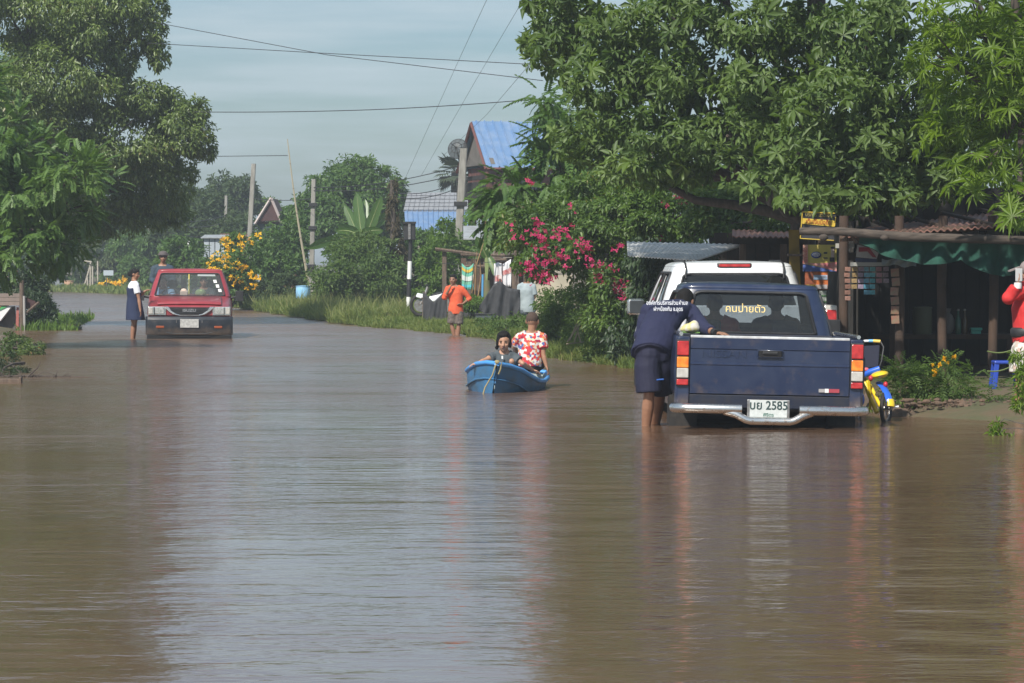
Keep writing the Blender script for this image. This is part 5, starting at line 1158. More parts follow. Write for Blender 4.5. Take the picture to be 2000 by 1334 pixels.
# left side flooded scrub
bush('dark leafy bush overgrowing the right end of the wooden stall', [(75, 600, 75, 30, 26, .5), (88, 620, 74.6, 22, 26, .5), (62, 632, 74.6, 24, 16, .4), (30, 560, 77, 60, 26, .6)], G_dark, .09, 5, group=None)
bush('dark seedling clump standing in the water right of the flooded grass', [(150, 635, 74.5, 8, 12, .15), (130, 638, 74.5, 12, 8, .15), (105, 638, 74.5, 14, 8, .15)], G_dark, .06, 3, tpl=T_slim, group=None)
bush('reddish green croton-like shrub half under water below the stall', [(20, 680, 55, 34, 26, .4), (60, 682, 54, 24, 18, .3), (5, 705, 53, 26, 20, .3)], leafmat('leaf_croton', (.045, .085, .025), (.12, .17, .05), .3, .5, .3, c3=(.30, .08, .05)), .06, 2.6, group=None)
bush('dark thin leaved shrub emerging from the flood at the left edge', [(20, 715, 46, 26, 26, .3), (40, 728, 45, 18, 12, .2), (0, 735, 44, 30, 14, .3)], G_dark, .045, 2.4, tpl=T_slim, group=None)
t = empty('driftwood', 'low dark branches and twigs floating in a line at the left', 'driftwood', (-5.9, 43.3, 0)); q = MB()
for k in range(26):
    x = -.9 + 1.2 * k / 25; q.tube([(x, random.uniform(-.15, .15), -.03), (x + random.uniform(-.05, .05), 0, random.uniform(.0, .03)), (x + random.uniform(-.1, .1), 0, random.uniform(.01, .10))], [.008, .007, .002], 4)
q.build('twig_tangle', M_bark, t); q = MB(); q.tube([(-.95, 0, .0), (-.3, .05, .01), (.45, .0, .0), (.75, -.1, -.01)], [.022, .02, .014, .008], 6); q.build('branch', M_bark, t, smooth=60)
q = MB(); q.tube([(-.25, 0, 0), (-.12, 0, .12), (-.08, 0, .2)], [.012, .008, .004], 5); q.build('branch', M_bark, t); 
t = empty('driftwood', 'brown plank end floating at the left edge of the flood', 'driftwood', (-6.35, 41.4, 0)); q = MB(); q.box((0, 0, .01), (.78, .12, .07)); q.box((.39, -.02, .015), (.03, .14, .1)); q.build('plank', M_wood, t, bevel=.01)
# overhanging sprays in front of the woman in red
for k, (lab, cl) in enumerate((('yellow-green leafy spray reaching down over the legs at the right edge', [(1996, 745, 29.5, 14, 34, .12), (1990, 785, 29.5, 14, 26, .12), (1990, 700, 29.6, 14, 20, .1)]), ('lowest yellow-green leafy spray dangling over the water at the right edge', [(1948, 850, 28.6, 16, 22, .1), (1975, 880, 28.4, 18, 22, .1), (1985, 920, 28.3, 16, 24, .1), (1950, 830, 28.8, 10, 10, .08)]))):
    t = empty('leafy_spray', lab, 'branch', at(2030, cl[0][1] + 60, cl[0][2])); st = [([at(2040, cl[0][1] - 10, cl[0][2]), at(c[0] + 12, c[1] - 12, c[2]), at(c[0] - 8, c[1] + c[4] * .8, c[2])], .006, .0015) for c in cl]
    limbs_mesh(st, t, M_bark2, 'twig'); dt = foliage(cl, T_slim, .05, .26, 1.9, .5, sub=.5, shell=.2, fine=5); v, f = scatter(tpl_leaf(1, .26, .05, .25), dt[0], dt[1], dt[2], dt[3]); v = v - np.array(t.location); o = link_mesh('leaves', np_mesh('leaves', v, f, G_fing), t); o['kind'] = 'stuff'
# ------------------------------------------------------------------ shop on the right
def shop():
    h = empty('shop', 'dark open fronted roadside shop under a rusty tin roof', 'shop', (0, 0, 0)); X0, X1, Y0, Y1 = 3.72, 8.2, 36.2, 41.0
    b = MB(); b.box(((X0 + X1) / 2, (Y0 + Y1) / 2, .12), (X1 - X0, Y1 - Y0, .2)); b.build('floor', M_soil, h)
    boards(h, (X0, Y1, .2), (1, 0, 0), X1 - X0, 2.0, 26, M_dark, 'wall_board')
    b = MB(); b.box(((X0 + X1) / 2, Y1 + .1, 1.2), (X1 - X0, .04, 2.3)); b.box((X1 + .1, (Y0 + Y1) / 2, 1.2), (.04, Y1 - Y0, 2.3)); b.box((X0 - .03, (Y0 + Y1) / 2 + .4, 1.0), (.03, Y1 - Y0 - .9, 1.8)); b.build('light_stop_backing', M_dark, h)  # backing added behind the boards to stop light through their gaps
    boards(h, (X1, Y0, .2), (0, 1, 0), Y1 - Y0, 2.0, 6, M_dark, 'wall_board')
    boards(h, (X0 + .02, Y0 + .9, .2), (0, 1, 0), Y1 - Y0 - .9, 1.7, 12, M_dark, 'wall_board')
    Mp = mat('brown_post', (.075, .045, .03), .9, c2=(.045, .03, .022), scale=4)
    for px in (1648, 1756, 1842, 1938):
        p = at(px, 600, 36.4); q = MB(); q.tube([(p.x, 36.4, .2), (p.x + random.uniform(-.02, .02), 36.4, 1.2), (p.x, 36.4, 1.95)], .05, 8); q.build('post', Mp, h, smooth=60)
    corrugated('roof', [at(1648, 461, 35.6), at(2100, 432, 35.4), at(2110, 392, 41.4), at(1700, 443, 41.4)], M_rust, h, 34, .012)
    b = MB(); b.tube([at(1640, 466, 35.8), at(2090, 431, 35.6)], .04, 6); b.build('eave_beam', Mp, h)
    for k in range(5):
        a = at(1690 + 85 * k, 462 - 7 * k, 35.7); q = MB(); q.tube([a, a + V(.1, 5.4, .22)], .025, 5); q.build('rafter', Mp, h)
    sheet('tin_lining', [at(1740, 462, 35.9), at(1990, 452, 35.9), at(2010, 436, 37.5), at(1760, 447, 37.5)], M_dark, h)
    for (a, b_, y0, y1) in ((1878, 1908, 446, 461), (1925, 1962, 448, 462)):
        sheet('tin_scrap', [at(a, y1, 35.75), at(b_, y1 - 2, 35.75), at(b_ + 4, y0 - 1, 36), at(a + 3, y0, 36)], M_tin, h)
    # log beam
    q = MB(); pts = [at(1562, 452, 35.4), at(1640, 452, 35.3), at(1760, 462, 35.2), at(1880, 466, 35.1), at(2060, 471, 35.0)]; q.tube(pts, [.042, .046, .050, .048, .046], 10); q.build('log_beam', M_wood2, h, smooth=60)
    for px in (1610, 1730, 1805, 1915):
        p = at(px, 458, 35.1); q = MB(); q.sphere(p + V(0, .1, -.03), (.05, .045, .035), 8, 6); q.build('knot', M_wood2, h, smooth=60)
    q = MB(); q.tube([at(1648, 470, 35.4), at(1660, 452, 35.35), at(1672, 474, 35.4)], .02, 6); q.build('lashing', M_wood, h)
    # shelf edge and boards
    q = MB(); q.box(at(1694, 516, 36.3), (.33, .25, .04), rz=.05); q.build('shelf', mat('pale_shelf', (.28, .28, .26), .7), h)
    q = MB(); q.box(at(1660, 501, 36.6), (.16, .03, .09)); q.build('brown_board', Mp, h)
    q = MB(); q.box(at(1650, 480, 36.5), (.2, .03, .05)); q.build('pale_batten', mat('pale_batten', (.35, .34, .30), .8), h)
    # inner counter and partition
    q = MB(); q.box(at(1752, 662, 37.6), (.16, .03, .55)); q.build('partition', Mp, h)
    q = MB(); q.box((4.9, 38.6, .62), (1.7, .6, .05)); q.build('table_top', Mp, h)
    for x in (4.15, 5.6):
        q = MB(); q.box((x, 38.4, .4), (.07, .07, .4)); q.build('table_leg', Mp, h)
    q = MB(); q.box(at(1670, 640, 37.2), (.02, .02, 1.2)); q.build('pale_rod', M_wood, h)
shop()
def net():
    o = empty('shade_net', 'dark green shade net sagging below the log beam of the shop', 'shade net', (0, 0, 0)); n = 60; rows = 10; v = []; f = []
    xs = [1678, 1720, 1760, 1800, 1840, 1875, 1900, 1930, 1960, 2000, 2060]; lo = [476, 496, 508, 517, 516, 507, 520, 536, 540, 536, 530]
    for i in range(n + 1):
        px = 1678 + (2060 - 1678) * i / n; yt = lerp(464, 473, i / n); yb = interp(px, xs, lo)
        for j in range(rows + 1):
            w = j / rows; p = at(px + 6 * math.sin(i * .5) * w, lerp(yt, yb, w), 35.25 + .10 * math.sin(i * .9 + w * 2) * w + .08 * math.sin(w * 3)); v.append(p)
    for i in range(n):
        for j in range(rows): a = i * (rows + 1) + j; f.append((a, a + 1, a + rows + 2, a + rows + 1))
    MB().add(v, f).build('net_cloth', mat('green_net', (.008, .050, .036), .9, c2=(.013, .072, .050), scale=7), o, smooth=180, fix=False)
net()
# second dark building behind the trucks and its awnings
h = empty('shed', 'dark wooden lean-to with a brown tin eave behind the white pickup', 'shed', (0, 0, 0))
b = MB(); b.box((3.9, 46.75, .95), (2.4, .05, 1.7)); b.build('light_stop_backing', M_dark, h)  # added sheet that blocks daylight between the lean-to boards
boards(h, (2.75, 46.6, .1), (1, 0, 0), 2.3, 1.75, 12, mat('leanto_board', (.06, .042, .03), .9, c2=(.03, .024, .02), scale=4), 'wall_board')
corrugated('roof', [at(1430, 462, 43.6), at(1700, 464, 43.2), at(1700, 447, 46.8), at(1430, 449, 46.8)], M_rust, h, 26, .010)
q = MB(); q.box(at(1560, 470, 43.9), (1.7, .05, .09)); q.build('eave_board', M_dark, h)
for px in (1450, 1530, 1640):
    p = at(px, 500, 44); q = MB(); q.box((p.x, 44, .85), (.08, .08, 1.7)); q.build('post', M_wood, h)
t = empty('awning', 'pale grey corrugated tin awning hanging over the white pickup', 'awning', (0, 0, 0))
corrugated('tin_sheet', [at(1226, 499, 43.0), at(1360, 508, 42.2), at(1456, 477, 45.2), at(1224, 472, 45.6)], mat('pale_tin', (.72, .72, .70), .75, .0, c2=(.50, .49, .46), scale=4, stretch=(1, 3, 1)), t, 22, .007)
t = empty('yellow_post', 'mustard yellow painted post left of the posters', 'post', at(1553, 620, 41.6)); q = MB(); b0 = t.location; q.hexa([at(1544, 620, 41.6) - b0, at(1566, 620, 41.6) - b0, at(1566, 620, 41.72) - b0, at(1544, 620, 41.72) - b0, at(1540, 449, 41.6) - b0, at(1560, 449, 41.6) - b0, at(1560, 449, 41.72) - b0, at(1540, 449, 41.72) - b0])
q.build('shaft', mat('mustard_paint', (.30, .19, .02), .7, c2=(.20, .13, .02), scale=5), t); q = MB(); q.box(at(1552, 498, 41.55) - b0, (.17, .12, .03)); q.build('band', M_wood, t)
# signs
def px_quad(b, x0, x1, y0, y1, D, th=.01, sk=0.0):
    A = [at(x0, y1, D), at(x1, y1 + sk, D), at(x1, y0 + sk, D), at(x0, y0, D)]; return b.hexa([A[0], A[1], A[1] + V(0, th, 0), A[0] + V(0, th, 0), A[3], A[2], A[2] + V(0, th, 0), A[3] + V(0, th, 0)])
M_yb = mat('sign_yellow', (.62, .44, .05), .6, c2=(.50, .34, .04), scale=9); M_db = mat('sign_dark', (.030, .030, .036), .6)
t = empty('sign', 'small dark sign with a yellow border and a yellow band hanging above the posters', 'sign', (0, 0, 0)); D = 37.0
q = MB(); q.hexa([at(1563, 466, D), at(1629, 470, D), at(1629, 470, D + .02), at(1563, 466, D + .02), at(1567, 414, D), at(1633, 416, D), at(1633, 416, D + .02), at(1567, 414, D + .02)]); bd = q.build('board', M_db, t)
q = MB(); q.hexa([at(1566, 437, D - .01), at(1630, 443, D - .01), at(1630, 443, D), at(1566, 437, D), at(1567, 426, D - .01), at(1631, 431, D - .01), at(1631, 431, D), at(1567, 426, D)]); q.build('yellow_band', M_yb, bd)
for a, b_ in (((1567, 414), (1563, 466)), ((1563, 466), (1629, 470)), ((1632, 424), (1630, 442)), ((1567, 414), (1632, 417))):
    q = MB(); q.tube([at(*a, D - .012), at(*b_, D - .012)], .006, 4); q.build('border', M_yb, bd)
text_mesh('เติมเงินมือถือ', .072, 'band_lettering', mat('sign_red', (.42, .05, .02), .6), bd, faceM(at(1598, 434, D - .014)) @ Matrix.Rotation(-.08, 4, 'Z'), xs=.72)
text_mesh('บริการ เติมเงิน', .06, 'top_lettering', mat('sign_dull_yellow', (.30, .24, .06), .6), bd, faceM(at(1599, 420, D - .014)) @ Matrix.Rotation(-.05, 4, 'Z'), xs=.85)
q = MB(); q.tube([at(1580, 414, D), at(1582, 400, D)], .005, 4); q.tube([at(1620, 416, D), at(1622, 400, D)], .005, 4); q.build('hanger', M_black, bd)
D = 38.5
t = empty('poster', 'yellow, pink and blue detergent style poster, the upper one on the shop post', 'poster', (0, 0, 0))
q = MB(); px_quad(q, 1568, 1634, 478, 530, D); pb = q.build('sheet', mat('poster_yellow', (.62, .50, .11), .6, c2=(.55, .46, .12), scale=6), t)
q = MB(); px_quad(q, 1568, 1578, 478, 517, D - .012); q.build('pink_strip', mat('poster_pink', (.62, .26, .22), .6, c2=(.60, .36, .26), scale=8), pb)
q = MB(); A = [at(1568, 530, D - .012), at(1634, 530, D - .012), at(1606, 523, D - .012), at(1568, 515, D - .012)]; q.add(A, [(0, 1, 2, 3)]); q.build('blue_corner', mat('poster_blue', (.07, .12, .36), .6), pb)
q = MB(); A = [at(1576, 514, D - .010), at(1634, 530, D - .010), at(1634, 512, D - .010), at(1604, 514, D - .010)]; q.add(A, [(0, 1, 2, 3)]); q.build('red_flash', mat('poster_redpink', (.62, .16, .18), .6, c2=(.65, .35, .30), scale=14), pb)
q = MB(); c = at(1594, 498, D - .014); q.sphere(c, (.058, .006, .038), 20, 8); q.build('emblem_ring', mat('emblem_blue', (.03, .06, .28), .5), pb, smooth=60); q = MB(); q.sphere(c + V(0, -.006, .003), (.045, .006, .026), 20, 8); q.build('emblem', mat('emblem_white', (.62, .60, .64), .5), pb, smooth=60)
text_mesh('เปา', .05, 'emblem_lettering', mat('emblem_blue', (.03, .06, .28), .5), pb, faceM(c + V(0, -.014, 0)), xs=1.1)
text_mesh('โปรโมชั่น', .055, 'strip_lettering', mat('strip_red', (.50, .06, .07), .6), pb, faceM(at(1573, 498, D - .022)) @ Matrix.Rotation(R(90), 4, 'Z'), xs=.9)
q = MB(); q.box(at(1626, 497, D - .012), (.035, .004, .085)); q.sphere(at(1626, 489, D - .014), (.02, .004, .022), 10, 6); q.build('printed_figure', mat('figure_pale', (.55, .42, .38), .6), pb)
q = MB(); q.box(at(1625, 507, D - .016), (.055, .004, .05)); q.sphere(at(1626, 484, D - .016), (.024, .004, .014), 10, 6); q.box(at(1612, 494, D - .012), (.04, .004, .02)); q.box(at(1612, 504, D - .012), (.05, .004, .014)); q.build('printed_dark_shapes', M_db, pb)
t = empty('poster', 'orange poster with pale blue block, directly under the yellow poster', 'poster', (0, 0, 0))
q = MB(); px_quad(q, 1572, 1617, 530.5, 566, D); pb = q.build('sheet', mat('poster_orange', (.62, .17, .035), .6, c2=(.50, .13, .03), scale=7), t)
q = MB(); px_quad(q, 1572, 1588, 532, 556, D - .008, .006); q.build('brown_block', mat('poster_brown', (.35, .09, .03), .6, c2=(.2, .06, .03), scale=12), pb)
q = MB(); px_quad(q, 1589, 1616, 537, 546, D - .008, .006); q.build('blue_block', mat('poster_ltblue', (.28, .42, .60), .6, c2=(.45, .5, .62), scale=25), pb)
q = MB(); px_quad(q, 1575, 1600, 556, 562, D - .008, .006); q.build('yellow_strip', M_yb, pb)
q = MB(); px_quad(q, 1593, 1616, 556, 564, D - .012, .006); q.build('pale_strip', mat('poster_grey', (.40, .36, .36), .6), pb)
t = empty('poster', 'faded white and green poster, lowest on the shop post', 'poster', (0, 0, 0))
q = MB(); px_quad(q, 1600, 1614, 568, 596, D); pb = q.build('sheet', mat('poster_white', (.42, .44, .42), .7, c2=(.34, .38, .34), scale=10), t)
for y in (576, 588):
    q = MB(); px_quad(q, 1600, 1614, y, y + 3, D - .008, .006); q.build('green_stripe', mat('poster_green', (.10, .22, .10), .7), pb)
t = empty('post', 'dark wooden post that carries the posters', 'post', (0, 0, 0)); q = MB(); p = at(1606, 500, D + .06); q.box((p.x, p.y, .85), (.10, .07, 2.0)); q.build('shaft', M_wood, t)
t = empty('banner', 'folded white and dark red banner lying on the shop shelf', 'banner', (0, 0, 0)); D = 36.2
q = MB(); A = [at(1672, 502, D), at(1712, 506, D), at(1716, 494, D), at(1700, 484, D), at(1675, 478, D)]; q.add(A + [p + V(0, .02, 0) for p in A], [(0, 1, 2, 3, 4), (9, 8, 7, 6, 5)] + [(i, (i + 1) % 5, (i + 1) % 5 + 5, i + 5) for i in range(5)]); bb = q.build('cloth', mat('banner_white', (.36, .34, .32), .7, c2=(.26, .25, .24), scale=10), t)
q = MB(); A = [at(1677, 492, D - .01), at(1677, 483, D - .01), at(1697, 483, D - .01), at(1712, 503, D - .01), at(1704, 502, D - .01), at(1694, 491, D - .01)]; q.add(A, [(0, 1, 2, 3, 4, 5)]); q.build('red_mark', mat('banner_red', (.22, .02, .03), .7), bb)
q = MB(); px_quad(q, 1671, 1712, 504, 511, D - .01, .01, 2); q.build('navy_band', mat('banner_navy', (.02, .03, .08), .7), bb)
t = empty('plastic_sheet', 'crumpled translucent grey plastic sheet beside the folded banner', 'plastic sheet', (0, 0, 0)); q = MB(); v = []; 
for i in range(13):
    for j in range(5): v.append(at(1722 + 5.6 * i, 505 + 3 * j + 2.5 * math.sin(i) + (i * .4), 36.1 + .05 * math.sin(i * 1.7 + j)))
q.add(v, [(i * 5 + j, i * 5 + j + 1, i * 5 + j + 6, i * 5 + j + 5) for i in range(12) for j in range(4)]); q.build('sheet', mat('grey_film', (.22, .25, .24), .4), t, smooth=180, fix=False)
# hanging packets
cols = [(.30, .16, .12), (.32, .22, .10), (.26, .20, .28), (.10, .30, .42), (.08, .34, .40), (.28, .12, .14), (.22, .16, .20)]
desc = ['brown', 'yellow-brown', 'mauve', 'sky blue', 'turquoise', 'dark red', 'purple grey']
for k, px in enumerate((1655, 1669, 1681, 1692, 1704, 1717, 1730)):
    n = (6, 4, 4, 5, 5, 3, 3)[k]; t = empty('packet_strip', 'strip of small %s packets hanging under the shop shelf' % desc[k], 'packet strip', at(px, 520, 36.35), group='packets hanging in the shop')
    q = MB(); q.tube([(0, .01, 0), (0, .01, -.062 * n)], .002, 4); q.build('string', M_wood, t)
    q = MB(); q.box((0, 0, 0), (.058, .014, .045)); me = q.mesh('packet', mat('packet_%s' % desc[k].replace(' ', '_'), cols[k], .4, c2=tuple(c * .6 for c in cols[k]), scale=30))
    for j in range(n):
        o = link_mesh('packet', me, t); o.location = (random.uniform(-.006, .006), 0, -.03 - .062 * j); o.rotation_euler = (0, random.uniform(-.06, .06), random.uniform(-.3, .3))
t = empty('packet_strip', 'long column of reddish snack packets hanging beside the brown shop post', 'packet strip', at(1748, 525, 36.3), group='packets hanging in the shop')
q = MB(); q.box((0, 0, 0), (.085, .02, .085)); me = q.mesh('packet', mat('snack_red', (.26, .10, .07), .4, c2=(.2, .16, .10), scale=18))
for j in range(6): o = link_mesh('packet', me, t); o.location = (random.uniform(-.01, .01), 0, -.04 - .1 * j); o.rotation_euler = (0, random.uniform(-.1, .1), random.uniform(-.4, .4))
# goods inside
def drum(lab, p, r, h_, m, name='drum', cat='drum', lid=None):
    t = empty(name, lab, cat, p); q = MB(); q.lathe([(r * .9, 0), (r, h_ * .1), (r * 1.02, h_ * .5), (r, h_ * .9), (r * .92, h_)], (0, 0, 0), 20); q.build('body', m, t, smooth=50)
    q = MB(); q.lathe([(r * 1.03, h_ * .96), (r * 1.05, h_ * 1.03), (r * .3, h_ * 1.06)], (0, 0, 0), 20); q.build('lid', lid or m, t, smooth=50); return t
drum('olive green drum on the table inside the shop', V(4.62, 38.45, .645), .11, .30, mat('olive_drum', (.10, .11, .06), .6))
t = empty('sack', 'dull white sack standing beside the olive drum in the shop', 'sack', V(4.90, 38.45, .645)); q = MB(); q.sphere((0, 0, .12), (.09, .08, .13), 12, 8); q.build('bag', mat('sack_cloth', (.16, .15, .14), .9), t, smooth=60); q = MB(); q.tube([(0, 0, .22), (0, 0, .29)], [.03, .05], 8); q.build('tied_neck', mat('sack_cloth', (.16, .15, .14), .9), t, smooth=60)
t = empty('tray', 'small turquoise plastic tray on the shop table', 'tray', V(5.22, 38.4, .645)); q = MB(); q.box((0, 0, .06), (.13, .1, .03)); q.box((0, .02, .03), (.11, .08, .05)); q.build('tray_body', mat('turquoise_plastic', (.05, .38, .30), .4), t, bevel=.006)
for k, (x, c, nm) in enumerate(((5.02, (.02, .10, .06), 'dark green'), (5.10, (.08, .05, .02), 'brown'), (5.40, (.30, .30, .30), 'clear grey'), (4.35, (.20, .06, .03), 'red-brown'))):
    t = empty('bottle', '%s bottle on the table in the dark shop' % nm, 'bottle', V(x, 38.4 + .05 * (k % 2), .645)); q = MB(); q.lathe([(.03, 0), (.034, .02), (.034, .16), (.012, .22), (.012, .27)], (0, 0, 0), 12); q.build('glass_body', mat('bottle_' + nm.replace(' ', '_').replace('-', '_'), c, .15), t, smooth=50); q = MB(); q.lathe([(.015, .265), (.015, .285), (.002, .288)], (0, 0, 0), 10); q.build('cap', M_steel, t)
t = empty('stool', 'blue plastic stool at the shop entrance', 'stool', V(5.06, 35.0, .16)); Mb = mat('blue_plastic', (.02, .06, .38), .4)
q = MB(); q.box((0, 0, .27), (.26, .26, .035)); q.build('seat', Mb, t, bevel=.015)
for sx in (-1, 1):
    for sy in (-1, 1):
        q = MB(); q.hexa([V(sx * .13 - .025, sy * .12 - .02, 0), V(sx * .13 + .025, sy * .12 - .02, 0), V(sx * .13 + .025, sy * .12 + .02, 0), V(sx * .13 - .025, sy * .12 + .02, 0), V(sx * .10 - .025, sy * .1 - .02, .26), V(sx * .10 + .025, sy * .1 - .02, .26), V(sx * .10 + .025, sy * .1 + .02, .26), V(sx * .10 - .025, sy * .1 + .02, .26)]); q.build('leg', Mb, t, bevel=.006)
t = empty('cord', 'green and yellow rope strung across the shop front near the stool', 'rope', (0, 0, 0)); q = MB()
for y0, y1 in ((686, 680), (725, 710)): q.tube([at(lerp(1928, 1985, u), lerp(y0, y1, u) + 6 * math.sin(u * 3.1), 34.6) for u in np.linspace(0, 1, 10)], .008, 5)
q.build('strand', mat('rope_green', (.12, .16, .05), .9), t)
# marigolds and mound plants
T_mar = tpl_pinnate(5, .12, .05, .014, .3)
def marigold(lab, D, clumps, fl, n=0):
    b = at(clumps[0][0], 790, D); b.z = .06; t = empty('marigold_plant', lab, 'marigold', b, group='marigolds on the earth mound')
    limbs_mesh([([b, at(c[0], c[1], c[2])], .010, .003) for c in clumps], t, mat('green_stem', (.08, .12, .04), .7), 'stem')
    dt = foliage(clumps, T_mar, 1.0, .4, 4.2, .1, leafarea=.0042, zmode='frond', sub=.4, shell=.4, fine=8); v, f = scatter(T_mar, *dt); v = v - np.array(t.location); o = link_mesh('foliage', np_mesh('foliage', v, f, G_weed), t); o['kind'] = 'stuff'
    for (px, py, s) in fl:
        c = at(px, py, D - .16); k = 26; P = np.array(c) + rng.normal(size=(k, 3)) * .007; d = rng.normal(size=(k, 3)) + np.array([0, -.6, .6]); v, f = scatter(tpl_leaf(1, .6, .1, .1), P, d, rng.normal(size=(k, 3)), np.full(k, .026 * s)); link_mesh('flower', np_mesh('flower', v - np.array(t.location), f, G_yel), t)
marigold('bushy flowering marigold plant with yellow heads, right one before the shop', 32.7, [(1850, 745, 32.7, 34, 38, .22), (1835, 770, 32.7, 22, 22, .16), (1870, 765, 32.7, 20, 26, .16), (1852, 712, 32.7, 22, 12, .12)], [(1845, 701, 1.1), (1864, 698, 1), (1835, 714, 1), (1826, 727, 1.3), (1852, 708, .7), (1826, 735, .9), (1822, 713, .6)])
marigold('leafy marigold plant without flowers, between the bicycle and the flowering one', 32.8, [(1765, 740, 32.8, 30, 30, .2), (1760, 768, 32.8, 30, 22, .18), (1790, 755, 32.8, 22, 34, .15), (1745, 750, 32.7, 18, 24, .14)], [])
marigold('low ferny plant between the two marigolds', 32.9, [(1805, 762, 32.9, 16, 22, .12)], [])
marigold('small blue-green seedling clump right of the flowering marigold', 33.1, [(1893, 745, 33.1, 12, 14, .1), (1905, 760, 33.1, 10, 10, .08)], [])
marigold('grassy weed clump at the feet of the woman in red', 32.2, [(1955, 770, 32.2, 22, 22, .12), (1940, 790, 32.2, 14, 12, .1)], [])
# earth clods
M_earth = mat('reddish_earth', (.15, .095, .065), .95, c2=(.09, .065, .045), scale=6, bump=.02, bscale=20)
v = []; f = []; nx, ny = 90, 24
for j in range(ny + 1):
    for i in range(nx + 1):
        x = 3.45 + 1.9 * i / nx; y = 32.15 + 2.6 * j / ny - .25 * (x - 3.4); e = min(1, j / 2.5) * min(1, i / 5, (nx - i) / 4); v.append((x, y, -.05 + e * (.13 + .05 * math.sin(x * 7 + y * 3) + random.uniform(-.03, .045))))
for j in range(ny):
    for i in range(nx): a = j * (nx + 1) + i; f.append((a, a + 1, a + nx + 2, a + nx + 1))
o = MB().add(v, f).build('earth_mound', M_earth, None, smooth=60, fix=False); o['kind'] = 'structure'
q = MB()
for k in range(650):
    x = random.uniform(3.6, 5.4); y = 32.3 + random.random() ** 1.5 * 3.2 - .25 * (x - 3.4); r_ = random.uniform(.008, .035); q.sphere((x, y, .10 + random.uniform(-.01, .05)), (r_ * 1.4, r_, r_ * .7), 6, 4, M=Matrix.Rotation(random.uniform(0, 3), 3, 'Z'))
o = q.build('earth_clods', M_earth, None); tag(o, 'loose clods of reddish earth scattered on the mound before the shop', 'soil', kind='stuff')

